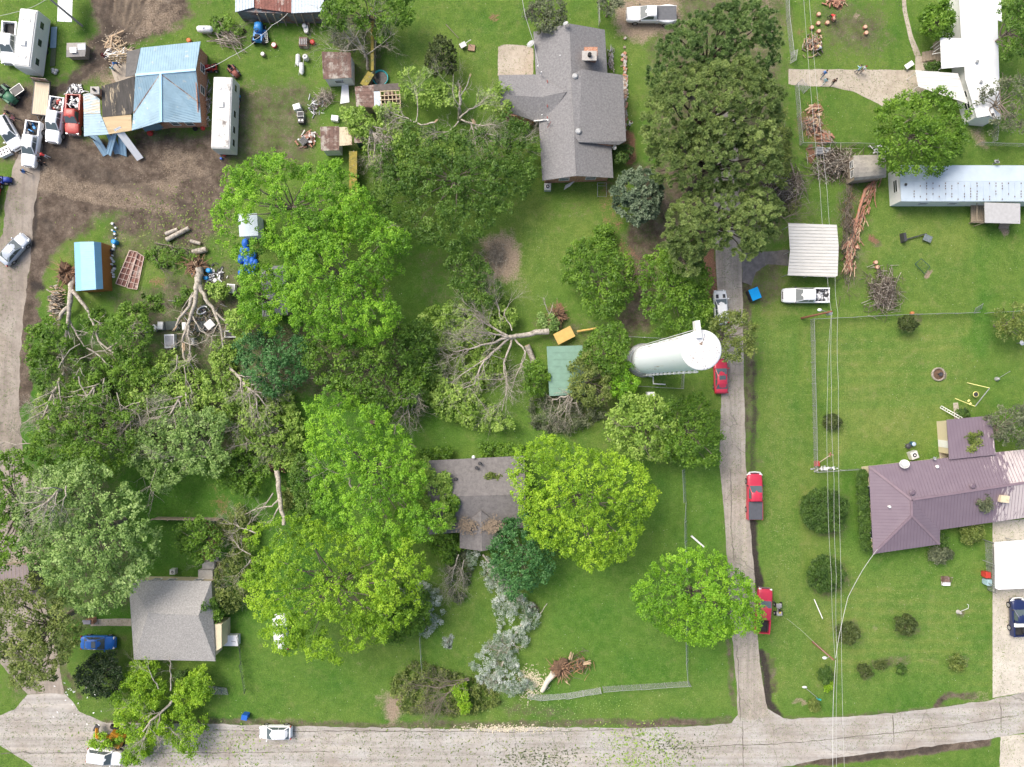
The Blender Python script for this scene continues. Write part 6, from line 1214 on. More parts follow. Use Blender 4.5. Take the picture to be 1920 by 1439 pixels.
# row of paint cans beside the blue roofed shed
rng = random.Random(3); ORD = 'first second third fourth fifth sixth seventh eighth ninth tenth eleventh twelfth thirteenth fourteenth fifteenth sixteenth seventeenth eighteenth nineteenth twentieth twenty-first twenty-second twenty-third twenty-fourth twenty-fifth twenty-sixth'.split()
for i in range(26):
    u, v = 214 + rng.uniform(-4, 4) - (0 if i < 12 else 1), 420 + i * 4.0 + rng.uniform(-1, 1); m_ = rng.choice([TRIM, DRUM, TRIM, JUNK2[1], BLUEP if i % 9 == 4 else TRIM]); r_ = rng.uniform(.1, .17); h_ = rng.uniform(.2, .35); p = W(u, v); mb = MB()
    mb.lathe((0, 0, 0), [(r_, 0), (r_, h_), (r_ * .9, h_), (r_ * .88, h_ - .02), (.001, h_ - .02)], 12); o = mb.build('paint_can', m_); o.location = p; tag(o, '%s can from the upper end of the row right of the blue roofed shed' % ORD[i], 'can', 'paint cans in a row beside the blue roofed shed')
# firewood heaps, lumber heaps, brush heaps
def heap(name, label, cat, u, v, ru, rv, n, L, r, mats_, zt=.9, seed=0, ang=None, spread=3.14, box=False, k=5):
    rng = np.random.default_rng(seed); c = W(u, v); mb = MB()
    for i in range(n):
        t = np.clip(rng.normal(size=2) * .3, -.8, .8); x, y = t[0] * ru / 14, t[1] * rv / 14; z = max(.06, zt * (1 - .8 * math.hypot(*t)) * rng.random() + .06); a = (math.radians(ang) if ang is not None else 0) + rng.uniform(-spread, spread) * .5
        l = L * (.5 + .8 * rng.random()); d = Vector((math.cos(a), math.sin(a), rng.normal() * .18)) * l / 2; rr = r * (.5 + rng.random()); q = Vector((x, y, z)); l *= .8; mi = int(rng.integers(len(mats_)))
        a0, b0 = q - d, q + d; a0.z = max(a0.z, rr); b0.z = max(b0.z, rr)
        if box: mb.bar(a0, b0, rr * 2.4, rr, mi)
        else: m_ = (a0 + b0) / 2 + Vector(rng.normal(size=3)) * l * .05; mb.tube([a0, m_, b0], [rr, rr * .8, rr * .45], k, mi)
    o = mb.build(name, mats_); o.location = c; return tag(o, label, cat)
heap('lumber_heap', 'heap of splintered lumber above the damaged house', 'lumber', 217, 84, 24, 26, 60, 1.7, .05, [WOODL, WOODF, WOOD], 1.0, 1, box=True); heap('lumber_heap', 'broken boards and lath against the torn grey felt', 'lumber', 228, 103, 34, 22, 80, 1.5, .04, [WOODL, TRIM, WOOD], 1., 2, 10, 2., box=True)
heap('branch_heap', 'heap of straight grey branches right of the propane tank', 'branches', 431, 78, 40, 24, 60, 2.4, .05, [BARKP, BARK], .8, 3, -30, 1.6); heap('firewood_heap', 'round firewood heap beside the person in a straw hat', 'firewood', 1524, 86, 26, 28, 150, .55, .08, [BARKP, WOODF, BARK, WOODR], 1., 4)
heap('firewood_stack', 'stacked split firewood left of the leaning trunk', 'firewood', 109, 568, 20, 52, 190, .6, .09, [WOODF, BARKP, BARK], 1., 5, 0, 1.2); heap('brush_pile', 'oblong brush pile of grey sticks on the right lawn', 'brush pile', 1655, 548, 44, 62, 640, 1.3, .035, [BARK, BARKD, BARKP], 1.4, 6, -50, 2.6, k=4)
heap('brush_pile', 'pile of thin grey twigs on the bare round patch', 'brush pile', 931, 480, 34, 44, 320, 1.1, .02, [BARK, BARKP], .8, 7, k=4); heap('brush_pile', 'tangle of dark branches beside the old grey shed', 'brush pile', 1566, 310, 70, 46, 360, 2.2, .045, [BARK, BARKD, BARKP], 1.5, 8, k=4)
heap('brush_pile', 'grey tangle of sticks below the pines beside the lane', 'brush pile', 1466, 352, 62, 52, 460, 2.2, .04, [BARK, BARKD, BARKP], 1.5, 9, k=4); heap('brush_pile', 'long row of sticks along the yard left of the mobile home', 'brush pile', 1588, 430, 24, 170, 360, 1.5, .03, [BARK, BARKD, BARK], .9, 10, 90, 2., k=4)
heap('wood_splinters', 'shattered red cedar stump with flung splinters', 'splinters', 1521, 236, 24, 28, 150, .8, .04, [WOODR, BARK, WOODF, WOOD], 1.0, 11, box=True); heap('wood_splinters', 'torn red bark and splinters above the grey wood rounds', 'splinters', 1546, 260, 22, 18, 70, .8, .05, [WOODR, WOOD], .7, 12, -40, 1.6, box=True); heap('wood_splinters', 'red splinters on the right above the rusty crates', 'splinters', 1524, 206, 22, 10, 22, 1.2, .06, [WOODR, WOODF], .4, 13, 30, 1., box=True)
heap('wood_chunks', 'heap of pinkish log chunks at the top of the upper lawn', 'logs', 1566, 4, 26, 18, 50, .8, .13, [WOODR, WOODF], .5, 14); heap('twig_pile', 'tangle of thin vines and twigs left of the washers', 'brush pile', 612, 185, 28, 26, 130, 1.4, .025, [BARKP, BARK], .8, 15)
heap('twig_pile', 'heap of brown roots on the lawn beside the white blossom', 'brush pile', 1001, 1142, 16, 14, 110, .8, .03, [BARKD, BARK], .6, 16); heap('scrap_heap', 'scattered white and metal scraps among the blue drums', 'scrap', 402, 515, 34, 26, 70, .5, .06, JUNK2, .3, 17, box=True); heap('scrap_heap', 'junk and wheel parts below the small white shed', 'scrap', 592, 200, 26, 22, 60, .7, .05, JUNK2 + [TIN_RUST], .5, 18)
heap('scrap_heap', 'rusty scrap left of the mixed tin shed', 'scrap', 578, 262, 26, 22, 60, .8, .07, [TIN_RUST, WOODR, JUNK[0]], .5, 19, box=True); heap('scrap_heap', 'dark clutter in the gap between the camper and the damaged house', 'scrap', 389, 185, 10, 60, 110, .8, .05, [JUNK2[1], JUNK2[2], JUNK2[0], WOOD], .5, 20, 90, 2.); heap('scrap_heap', 'car parts heaped in front of the red pickup', 'scrap', 145, 171, 26, 14, 70, .6, .07, JUNK2, .7, 21, box=True)
heap('scrap_heap', 'bits of metal at the right end of the grey shed', 'scrap', 1648, 282, 20, 12, 50, .7, .06, JUNK2, .5, 22, box=True); heap('rubble_row', 'low row of stones along the right side of the large grey house', 'stones', 1171, 177, 7, 130, 260, .3, .12, [CONCB, WOOD, BRICK], .3, 23, box=True); heap('scrap_heap', 'garden debris against the right wall of the large grey house', 'scrap', 1146, 112, 8, 50, 70, .5, .06, [BARKP, CONCB, JUNK2[2]], .4, 24, 90, 2.)
# logs and stumps
def log(label, a, b, r, bark=BARKP, end=WOODF, name='log', group='cut logs'):
    A, B = W(*a), W(*b); A.z = max(A.z, r); B.z = max(B.z, r); d = B - A; T = thing(name, label, 'log', (A.x, A.y, 0), 0, group); o = Vector((A.x, A.y, 0)); mb = MB(o); mb.tube([A, A.lerp(B, .3) + Vector((0, 0, .02)), A.lerp(B, .7), B], [r, r * .96, r * .93, r * .85], 14); mb.build('bark', bark, T)
    mb = MB(o); e = d.normalized() * .012; mb.tube([A - e, A + e], r * .86, 14); mb.tube([B - e, B + e], r * .74, 14); mb.build('cut_face', end, T); return T
log('thick log lying above its partner at the mud edge', (313, 440), (335, 431), .28); log('longest log beside the branch litter at the mud edge', (315, 451), (357, 429), .33); log('short log with red cut face near the big maple', (359, 453), (378, 458), .25); log('fat log butt near the uprooted tree', (365, 475), (390, 469), .42)
def round_(label, u, v, r, h=.4, bark=WOODR, end=None, group='sawn log rounds'):
    p = W(u, v, h); T = thing('log_round', label, 'log', (p.x, p.y, 0), 0, group); mb = MB(); mb.lathe((0, 0, 0), [(r, 0), (r * 1.03, h * .5), (r, h), (r * .9, h)], 16); mb.build('bark', bark, T); mb = MB(); mb.lathe((0, 0, 0), [(r * .92, h - .01), (r * .5, h + .005), (.001, h + .01)], 16); mb.build('cut_face', end or WOODCUT, T)
WOODCUT = mat('pinkish cut wood', (.60, .39, .27), .8, var=.25, scale=9)
for u, v, lb in ((1536, 26, 'sawn round topmost of the scattered rounds on the upper lawn'), (1552, 42, 'sawn round beside the person in red'), (1523, 51, 'sawn round leftmost on the upper lawn'), (1536, 58, 'sawn round lowest of the left cluster on the upper lawn'), (1535, 43, 'small sawn round inside the left cluster'), (1564, 34, 'sawn round being cut by the person in red'), (1623, 50, 'upper of two sawn rounds alone on the lawn'), (1625, 61, 'lower of two sawn rounds alone on the lawn'), (1608, 463, 'sawn round beside the row of sticks'), (1643, 492, 'upper sawn round above the oblong brush pile'), (1646, 501, 'lower sawn round above the oblong brush pile')): round_(lb, u, v, .25 if '4' not in lb else .2)
# fallen shattered cedar trunk right of the grey shed
c = W(1612, 400); T = thing('fallen_tree', 'long shattered red cedar trunk lying down the yard left of the mobile home', 'fallen tree', c); mb = MB(c); rng = np.random.default_rng(40)
mb.tube([W(1646, 333, .3), W(1622, 358, .5), W(1612, 390, .5), W(1602, 430, .4), W(1596, 470, .3), W(1596, 515, .2)], [.16, .22, .2, .17, .12, .06], 7, 1)
for i in range(230): t = rng.random() ** .8; q = W(1642 - 48 * min(1, t * 1.3) + rng.normal() * 5, 332 + 170 * t, .2 + .5 * rng.random()); d = Vector((-.35 + rng.normal() * .35, -1, rng.normal() * .2)).normalized(); mb.bar(q, q + d * rng.uniform(.4, 1.5), .08, .06, int(rng.integers(3)))
mb.build('trunk', [WOODR, mat('shredded red trunk', (.30, .20, .15), .9, var=.4, scale=3, stretch=(4, .5, 1), col2=(.42, .18, .11), thr=.5, scale2=2), WOODF], T)
# AC units, tanks, boxes
def acunit(label, u, v, s=.85, rot=0): return obj1('air_conditioner', label, 'air conditioner', u, v, .8, [('case', lambda b: b.box((0, 0, .42), (s, s, .8), taper=.97), mat('beige metal', (.55, .55, .52), .5, var=.06)), ('fan_grille', lambda b: (b.lathe((0, 0, .83), [(s * .38, 0), (s * .38, .02), (s * .30, .02), (s * .30, 0)], 20), b.cyl((0, 0, .83), s * .28, .01, 16, 1), b.cyl((0, 0, .84), s * .1, .03, 12)), [TRIM, DARKM])], rot, 'outdoor air conditioner units')
acunit('square air conditioner unit at the lower end of the large grey house', 1027, 350, .9); acunit('air conditioner unit on a slab above the maroon roof', 1715, 854, 1., 20); acunit('small air conditioner unit above the cream house', 323, 1073, .7)
obj1('propane_tank', 'white propane tank on the grass above the damaged house', 'propane tank', 383, 54, .9, [('tank', lambda b: (b.tube([(-1.05, 0, .75), (-.95, 0, .75), (-.75, 0, .75), (.75, 0, .75), (.95, 0, .75), (1.05, 0, .75)], [.12, .32, .42, .42, .32, .12], 20)), WHITEP), ('valve_dome', lambda b: b.lathe((0, 0, 1.12), [(.16, 0), (.16, .1), (.1, .16), (.001, .18)], 14), WHITEP), ('foot', lambda b: (b.box((-.55, 0, .2), (.1, .6, .4)), b.box((.55, 0, .2), (.1, .6, .4))), GREYM)])
obj1('waste_bin', 'large blue wheeled dumpster with black side on the lane verge', 'dumpster', 1415, 552, 1.2, [('body', lambda b: b.box((0, 0, .6), (1.25, 1.45, 1.1), taper=1.02), mat('black dumpster', (.03, .03, .035), .6)), ('lid', lambda b: (b.box((.08, .02, 1.2), (1.3, 1.55, .08), taper=.96), b.box((.08, .02, 1.26), (.05, 1.3, .03))), mat('azure lid', (.0, .32, .75), .4, var=.04)), ('wheel', lambda b: (b.cyl((.5, -.6, .12), .1, .1, 10, ax='Y'), b.cyl((.5, .7, .12), .1, .1, 10, ax='Y')), BLACK)], 22)
def wbin(label, u, v, m, rot=0): return obj1('waste_bin', label, 'waste bin', u, v, 1., [('body', lambda b: b.box((0, 0, .5), (.6, .7, .95), taper=1.08), m), ('lid', lambda b: (b.box((0, 0, 1.02), (.68, .82, .08), taper=.93), b.box((-.3, 0, 1.0), (.08, .5, .06))), m), ('wheel', lambda b: (b.cyl((-.28, -.28, .1), .1, .06, 10, ax='Y'), b.cyl((-.28, .34, .1), .1, .06, 10, ax='Y')), BLACK)], rot)
wbin('cobalt blue wheeled bin at the grass edge above the small white car', 458, 1346, BLUEC, 80); wbin('red wheeled bin beside the bright white carport', 1853, 1079, RED); wbin('pale blue bin below the red one beside the white carport', 1855, 1093, mat('pale blue bin', (.35, .5, .55), .5))
obj1('control_box', 'white control cabinet with small spout below the tank', 'cabinet', 1221, 741, 1.2, [('cabinet', lambda b: b.box((0, 0, .6), (1., .8, 1.2), taper=.98), WHITEP), ('spout', lambda b: b.box((.1, -.52, .9), (.35, .25, .35), taper=.9), WHITEP)])
obj1('storage_tank', 'white flat box beside the right porch of the cream house', 'box', 432, 1202, .9, [('box', lambda b: (b.box((0, 0, .42), (1.95, 1.35, .8), taper=.98), b.box((0, 0, .84), (2.0, 1.4, .05))), WHITEP), ('strap', lambda b: b.box((.4, -.1, .88), (.6, .05, .02), -.2), DARKM)])
obj1('mailbox_pillar', 'brick pillar with pale cap at the left end of the garden path', 'pillar', 163, 1167, 1., [('pillar', lambda b: b.box((.25, 0, .45), (.9, .65, .9)), BRICK), ('cap', lambda b: b.box((-.05, 0, 1.0), (1.1, .55, .12), taper=.95), mat('lilac grey cap', (.33, .31, .35), .6))])
obj1('washing_machine', 'white topped washing machine, upper of the appliances in the grass', 'washing machine', 556, 200, .9, [('case', lambda b: b.box((0, 0, .45), (.95, .75, .9), .3), DRUM), ('lid', lambda b: b.box((0, 0, .92), (.85, .65, .05), .3), WHITEP)]); obj1('washing_machine', 'grey square appliance below the washing machine', 'appliance', 563, 215, .8, [('case', lambda b: b.box((0, 0, .4), (.85, .8, .8), .05), GREYM), ('lid', lambda b: (b.box((0, .08, .82), (.75, .5, .04), .05), b.box((0, -.33, .85), (.75, .1, .12), .05)), JUNK2[1])]); obj1('oven', 'black stove with steel top, lowest of the three appliances', 'stove', 564, 226, .8, [('case', lambda b: b.box((0, 0, .4), (.8, .6, .8), -.05), DARKM), ('hob', lambda b: (b.cyl((-.2, 0, .8), .13, .03, 12), b.cyl((.2, 0, .8), .13, .03, 12)), GREYM)])
obj1('engine_block', 'brown square engine block with metal parts on top', 'engine', 568, 78, .7, [('block', lambda b: b.box((0, 0, .35), (1.2, 1.25, .7), -.05, taper=.93), TIN_RUST), ('cylinder_head', lambda b: [b.tube([(-.45 + .22 * (i % 5), -.4 + .2 * (i // 5), .72), (-.35 + .22 * (i % 5), -.3 + .2 * (i // 5), .82)], .05, 6) for i in range(20)], DRUM)]); obj1('outboard_motor', 'narrow white and rust motor above the engine block', 'motor', 573, 52, .7, [('cowl', lambda b: b.loft([[Vector((x * w_, y, z)) for x, z in ((-1, .2), (-1, .6), (1, .6), (1, .2))] for y, w_ in ((-.6, .18), (-.3, .3), (.3, .26), (.6, .15))], 0, False), DRUM), ('mount', lambda b: b.box((0, .55, .35), (.6, .3, .5)), TIN_RUST)])
for i, (u, v, lb) in enumerate(((558, 112, 'white water heater lying upright on the left of the heater group'), (573, 108, 'short white water heater with open top at the right of the group'), (565, 128, 'white pressure tank with cone end, lowest of the heater group'))):
    obj1('water_heater', lb, 'water heater', u, v, .5, [('tank', (lambda b: b.lathe((0, 0, 0), [(.3, 0), (.36, .05), (.36, .7), (.28, .8), (.1, .8), (.1, .6)], 18)) if i == 1 else (lambda b: b.tube([(-.05, .75, .35), (0, .65, .35), (0, -.5, .35), (.05, -.8, .35)], [.15, .3, .32, .1], 16)), DRUM), ('pipe', lambda b: b.tube([(-.3, .6, .2), (-.45, -.8, .1)], .03, 5), GREYM)], group='old water heaters in the grass')
obj1('cage_trailer', 'wire cage cart behind the blue tractor', 'cart', 494, 70, .7, [('cage', lambda b: [b.bar((-.5 + k * .2, -.7, .6), (-.5 + k * .2, .7, .6), .03, .03) for k in range(6)] + [b.bar((-.5, -.7 + k * .28, .6), (.5, -.7 + k * .28, .6), .03, .03) for k in range(6)], GREYM), ('wheel', lambda b: (b.cyl((-.55, 0, .3), .3, .12, 14, ax='X'), b.cyl((.45, 0, .3), .3, .12, 14, ax='X')), BLACK)], 5)
obj1('wading_pool', 'turquoise round wading pool holding dark water', 'wading pool', 713, 146, .4, [('rim', lambda b: b.lathe((0, 0, 0), [(.95, 0), (1.02, .35), (1.06, .42), (1.0, .43), (.95, .38), (.88, .06), (.001, .05)], 32), mat('turquoise', (.06, .48, .50), .5, var=.06)), ('water', lambda b: b.lathe((0, 0, .2), [(.9, 0), (.5, .002), (.001, .002)], 28), mat('murky water', (.10, .09, .08), .15, var=.5, scale=3))])
for lb, u, v, w_, l_, rt, m_ in (('flat white crate with dark openings at the left edge', 7, 284, .9, 1.3, 25, None),): obj1('crate', lb, 'crate', u, v, .6, [('frame', lambda b: (b.box((0, 0, .3), (1.5, 1.1, .6)),), WHITEP), ('opening', lambda b: [b.box((-.45 + .45 * (i % 3), -.22 + .4 * (i // 3), .605), (.24, .22, .02)) for i in range(6)], DARKM)], 25)
sheetlong('long white awning panel reaching off the top edge by the corner pole', (123, -30, 2.4), (121, 41, 2.2), 1.9, mat('white awning', (.70, .73, .74), .5, var=.04)); sheetobj('faded blue flat sheet on the grass beside the camper', [(96, 51, .15), (107, 50.5, .15), (105, 90, .1), (94, 90.5, .1)], mat('faded blue board', (.21, .31, .38), .6, var=.1), 'flat_sheet', cat='sheet'); sheetobj('dark glassy sheet lying below the faded blue one', [(96, 91, .1), (105, 91, .1), (103, 124, .08), (93, 125, .08)], mat('smoky sheet', (.09, .11, .06), .3, var=.2), 'flat_sheet', cat='sheet')
obj1('folded_tarp', 'grey tarp bundle at the foot of the dark sheet', 'bundle', 101, 131, .3, [('bundle', lambda b: [b.ball((random.Random(i).uniform(-.3, .3), random.Random(i + 9).uniform(-.5, .5), .15), (.3, .25, .2), 8) for i in range(6)], GREYM)])
obj1('dump_cart', 'small black tilt cart right of the green machine', 'cart', 33, 170, .6, [('tub', lambda b: b.box((0, 0, .5), (1.5, 1.0, .45), taper=1.1), DARKM), ('rim', lambda b: (b.bar((-.8, -.55, .74), (.8, -.55, .74), .06, .06), b.bar((-.8, .55, .74), (.8, .55, .74), .06, .06), b.bar((-.8, -.55, .74), (-.8, .55, .74), .06, .06), b.bar((.8, -.55, .74), (.8, .55, .74), .06, .06)), GREYM), ('wheel', lambda b: (b.cyl((0, -.5, .22), .22, .12, 12, ax='Y'), b.cyl((0, .62, .22), .22, .12, 12, ax='Y')), BLACK)], 35)
obj1('motorcycle', 'dark motorbike beside the lowest white pickup', 'motorcycle', 72, 298, .6, [('frame', lambda b: (b.tube([(-.5, 0, .4), (-.2, 0, .7), (.3, 0, .75), (.6, 0, .35)], .08, 6), b.ball((.1, 0, .75), (.28, .14, .12), 8)), DARKM), ('handlebar', lambda b: b.tube([(.35, -.35, .95), (.4, 0, .9), (.35, .35, .95)], .03, 5), CHROME), ('wheel', lambda b: b.cyl((-.55, .05, .3), .3, .1, 14, ax='Y'), BLACK), ('wheel', lambda b: b.cyl((.65, .05, .3), .3, .1, 14, ax='Y'), BLACK)], 100)
# white rack of frames (roof trusses) on the ground
c = W(244, 507); T = thing('window_frame_rack', 'two rusty framed lattice panels lying side by side in the grass', 'lattice panels', c); mb = MB(c)
for (A, B, C, D) in (((243, 470), (258, 473), (235, 538), (217, 532)), ((258, 474), (270, 482), (257, 543), (238, 540))):
    f2 = lambda a, b, t: (a[0] + (b[0] - a[0]) * t, a[1] + (b[1] - a[1]) * t)
    for t in (0, 1): mb.bar(W(*f2(A, B, t), .3), W(*f2(D, C, t), .3), .09, .08)
    mb.bar(W(*f2(A, B, .55), .27), W(*f2(D, C, .55), .27), .05, .05)
    for k in range(7): mb.bar(W(*f2(A, D, k / 6), .34), W(*f2(B, C, k / 6), .34), .07, .07)
mb.build('lattice', mat('pale pink frame', (.55, .42, .36), .7, var=.15), T); mb = MB(c)
for q in ([(243, 470, .15), (258, 473, .15), (235, 538, .15), (217, 532, .15)], [(258.5, 474, .15), (270, 482, .15), (257, 543, .15), (238.5, 540, .15)]): mb.slab([W(*p) for p in q], .08)
mb.build('backing', mat('rust board', (.19, .09, .07), .8, var=.4, scale=2, col2=(.45, .40, .35), thr=.6), T)
# yellow sofa-like board, white appliances of the junk yard
obj1('foam_panel', 'tan yellow panel propped on its edge above the green roof', 'panel', 1058, 629, 1.1, [('panel', lambda b: (b.box((0, 0, 1.), (2.5, 1.55, .22), 0), b.box((0, 0, 1.12), (.04, 1.5, .03))), mat('tan foam', (.56, .38, .12), .8, var=.1)), ('leg', lambda b: [b.box((sx * 1., sy * .55, .45), (.1, .1, .9)) for sx in (-1, 1) for sy in (-1, 1)], WOOD)], 27)
log('long split yellow plank right of the tan panel', (1082, 622, .6), (1118, 616, .4), .14, mat('yellow plank', (.60, .40, .12), .7), WOODF, 'plank'); log('pale thick trunk piece leaning beside the green roofed shed', (988, 648, .8), (1001, 678, .4), .4, BARKP)
for lb, u, v, sx, sy, rt, m_ in (('white appliance box with leg at the junk yard, uppermost', 433, 541, 1.1, 1.2, -5, WHITEP), ('white square tub front in the junk yard', 318, 640, 1.35, 1.9, 2, WHITEP), ('grey hexagonal table in the junk yard', 393, 609, 1.2, 1.1, 40, GREYM), ('pale grey square beside the dark tarps', 346, 612, .6, 1.1, 3, GREYM), ('bright grey plate, leftmost in the junk row', 275, 617, .75, .7, 30, TRIM), ('steel tray, second in the junk row', 289, 615, .8, .7, 50, GREYM), ('steel sheet standing third in the junk row', 301, 611, .8, 1.1, -3, GREYM), ('white round-ended tank on the right of the junk yard', 433, 600, .9, .9, 15, TRIM), ('small grey cabinet under the broken limb', 359, 640, .8, .9, 5, GREYM)):
    obj1('scrap_appliance', lb, 'appliance', u, v, .6, [('case', lambda b, sx=sx, sy=sy: b.box((0, 0, .35), (sx, sy, .7), taper=.95), m_), ('lid', lambda b, sx=sx, sy=sy: b.box((0, 0, .72), (sx * .8, sy * .75, .03)), TRIM if m_ is GREYM else JUNK2[2])], rt)
obj1('bath_tub', 'white oval bathtub rim on dark earth in the junk yard', 'bathtub', 379, 582, .5, [('rim', lambda b: b.tube([(.75 * math.cos(t_ * .523), .42 * math.sin(t_ * .523), .5) for t_ in range(11)], .08, 6), WHITEP), ('basin', lambda b: b.lathe((0, 0, .1), [(.001, 0), (.35, .02), (.4, .3)], 16), GREYM)], 30); obj1('bath_tub', 'white rounded rectangle sink frame at the lower right of the junk yard', 'sink', 432, 627, .5, [('rim', lambda b: b.tube([(-.7, -.4, .5), (.7, -.4, .5), (.75, 0, .5), (.7, .4, .5), (-.7, .4, .5), (-.75, 0, .5), (-.7, -.4, .5)], .08, 6), WHITEP), ('basin', lambda b: b.box((0, 0, .3), (1.2, .6, .2)), DARKM)])
for lb, P_ in (('dark green tarp square in the junk row', [(310, 603, .5), (334, 602, .5), (334, 618, .4), (311, 619, .4)]), ('dark grey tarp right of the forked trunk', [(366, 604, .4), (386, 602, .5), (384, 622, .4), (368, 623, .4)])): sheetobj(lb, P_, mat('dark tarp', (.05, .065, .06), .6, var=.3), 'tarp', cat='tarp')
obj1('tarp_heap', 'bright blue crumpled tarp glimpsed through the big maple', 'tarp', 463, 480, .5, [('folds', lambda b: [b.ball((random.Random(i).uniform(-1.1, 1.1), random.Random(i + 30).uniform(-2.2, 2.2), .3), (.5, .7, .35), 8) for i in range(20)], BLUEC)])
heap('scrap_heap', 'dark scrap spread through the junk yard under the fallen limbs', 'scrap', 380, 605, 90, 60, 190, .9, .05, [JUNK2[1], JUNK2[2], TIN_RUST, WOOD], .5, 25)
# lawn furniture and play things on the right
obj1('basketball_hoop', 'toppled black basketball hoop with backboard and base', 'basketball hoop', 1718, 446, .4, [('pole', lambda b: b.bar((-1.4, -.25, .25), (1.4, .55, .35), .14, .14), DARKM), ('base', lambda b: b.box((-1.75, 0, .45), (.4, 1.25, .9), .15, taper=.9), DARKM), ('backboard', lambda b: b.box((1.5, -.1, .45), (1.1, .85, .06), -.4), mat('smoky board', (.16, .19, .20), .3, var=.4, scale=6)), ('rim', lambda b: b.lathe((1., -.3, .4), [(.22, 0), (.25, .02), (.22, .04)], 14), DARKM)], 0)
obj1('trampoline_frame', 'dark green wire frame beside a round bare stump patch', 'wire frame', 1730, 500, .5, [('frame', lambda b: [b.tube([(-1., .3, .5), (-.3, 1.0, .7), (.9, .0, .6), (.3, -1.0, .4), (-1., .3, .5)], .05, 6)] + [b.bar((-1. + k * .3, .3 - k * .33 + .15, .5), (-.2 + k * .28, 1. - k * .28, .62), .02, .02) for k in range(5)], mat('green wire', (.03, .08, .06), .6))])
obj1('stone_planter', 'round stone planter ring with a dark bird bath', 'planter', 1761, 702, .3, [('ring', lambda b: b.lathe((0, 0, 0), [(.92, 0), (.92, .25), (.72, .25), (.72, .05)], 24), mat('planter stone', (.30, .26, .21), .9, var=.5, scale=7)), ('soil', lambda b: b.lathe((0, 0, .08), [(.74, 0), (.001, .05)], 20), SOIL), ('bird_bath', lambda b: (b.lathe((0, 0, 0), [(.12, 0), (.07, .5), (.25, .62), (.28, .7), (.2, .66), (.001, .63)], 16), b.bar((0, 0, .6), (.6, .0, .7), .07, .07)), DARKM)])
obj1('swing_set', 'yellow A-frame swing set with a round swing on the right lawn', 'swing set', 1832, 745, 1.4, [('top_beam', lambda b: b.bar((1.3, 1.2, 1.9), (-.6, -1.2, 1.9), .08, .08), GREYM), ('leg', lambda b: (b.bar((1.3, 1.2, 1.9), (-.4, 1.9, 0), .07, .07)), mat('yellow tube', (.72, .68, .25), .5)), ('leg', lambda b: b.bar((-.6, -1.2, 1.9), (-2., -.2, 0), .07, .07), MATS['yellow tube'] if 'yellow tube' in MATS else mat('yellow tube', (.72, .68, .25), .5)), ('saucer_swing', lambda b: b.lathe((.35, .35, .6), [(.32, 0), (.4, .03), (.4, .08), (.32, .1)], 18), mat('yellow tube', (.72, .68, .25), .5)), ('saucer_mesh', lambda b: b.cyl((.35, .35, .62), .31, .02, 16), JUNK2[1]), ('seat', lambda b: (b.box((-.5, -.5, .5), (.35, .25, .05), .8), b.box((-.3, -.9, .5), (.35, .25, .05), .8)), mat('yellow tube', (.72, .68, .25), .5))])
barrel('dark blue cooler drum above the air conditioner slab', 1714, 833, mat('dark teal', (.03, .09, .16), .5), .3, .7, 'cooler', 'cooler', TIN_PALE); obj1('grill_cover', 'black kettle grill left of the dark blue cooler', 'grill', 1704, 837, .8, [('bowl', lambda b: b.ball((0, 0, .7), (.38, .38, .28), 14), DARKM), ('leg', lambda b: [b.bar((0, 0, .6), (.3 * math.cos(k * 2.1), .3 * math.sin(k * 2.1), 0), .03, .03) for k in range(3)], GREYM)])
obj1('mail_post', 'white topped post with turquoise foot lying near the street corner', 'post', 1525, 1303, .7, [('pole', lambda b: b.tube([(-.9, .75, .3), (.9, -.75, .2)], .035, 6), GREYM), ('head', lambda b: b.ball((-1.0, .85, .35), (.35, .16, .15), 10), WHITEP), ('foot', lambda b: b.box((.95, -.85, .15), (.7, .2, .1), -.3), mat('teal plastic', (.05, .45, .42), .5))], 0)
obj1('guide_post', 'slim white plastic post on the lawn above the brown pole', 'post', 1533, 1141, .4, [('tube', lambda b: b.tube([(-.3, 1.1, .05), (.3, -1.1, 1.2)], .06, 8), TRIM), ('cap', lambda b: b.ball((.3, -1.1, 1.2), .07, 8), GREYM)]); obj1('wishing_well', 'small white and brown planter stand on the lower right lawn', 'planter', 1775, 1090, .5, [('stand', lambda b: (b.box((0, .2, .3), (1., .7, .5), taper=.85), b.bar((-.55, -.5, .3), (-.55, .6, .9), .05, .05), b.bar((.55, -.5, .3), (.55, .6, .9), .05, .05), b.bar((-.55, .6, .9), (.55, .6, .9), .05, .05)), TIN_RUST), ('white_bed', lambda b: b.box((.0, -.4, .35), (1.05, .45, .35), taper=.9), WHITEP)])
obj1('garden_statue', 'grey stone garden ornament with curved hook on the lower right lawn', 'ornament', 1801, 1150, .5, [('base', lambda b: b.lathe((0, 0, 0), [(.3, 0), (.25, .15), (.12, .3), (.18, .5), (.1, .7), (.001, .75)], 14), CONCB), ('hook', lambda b: b.tube([(0, .1, .3), (.5, .9, 1.3), (.4, 1.4, 1.5), (.25, 1.5, 1.45)], .035, 6), TRIM)]); obj1('garden_ornament', 'grey bell-shaped feeder on a thin pole at the right edge lawn', 'ornament', 1873, 711, .5, [('bell', lambda b: b.lathe((0, 0, 0), [(.28, 0), (.3, .2), (.15, .4), (.1, .6), (.001, .62)], 14), GREYM), ('pole', lambda b: b.tube([(0, 0, .2), (.35, .9, 1.8), (.5, 1., 1.9)], .03, 6), GREYM)])
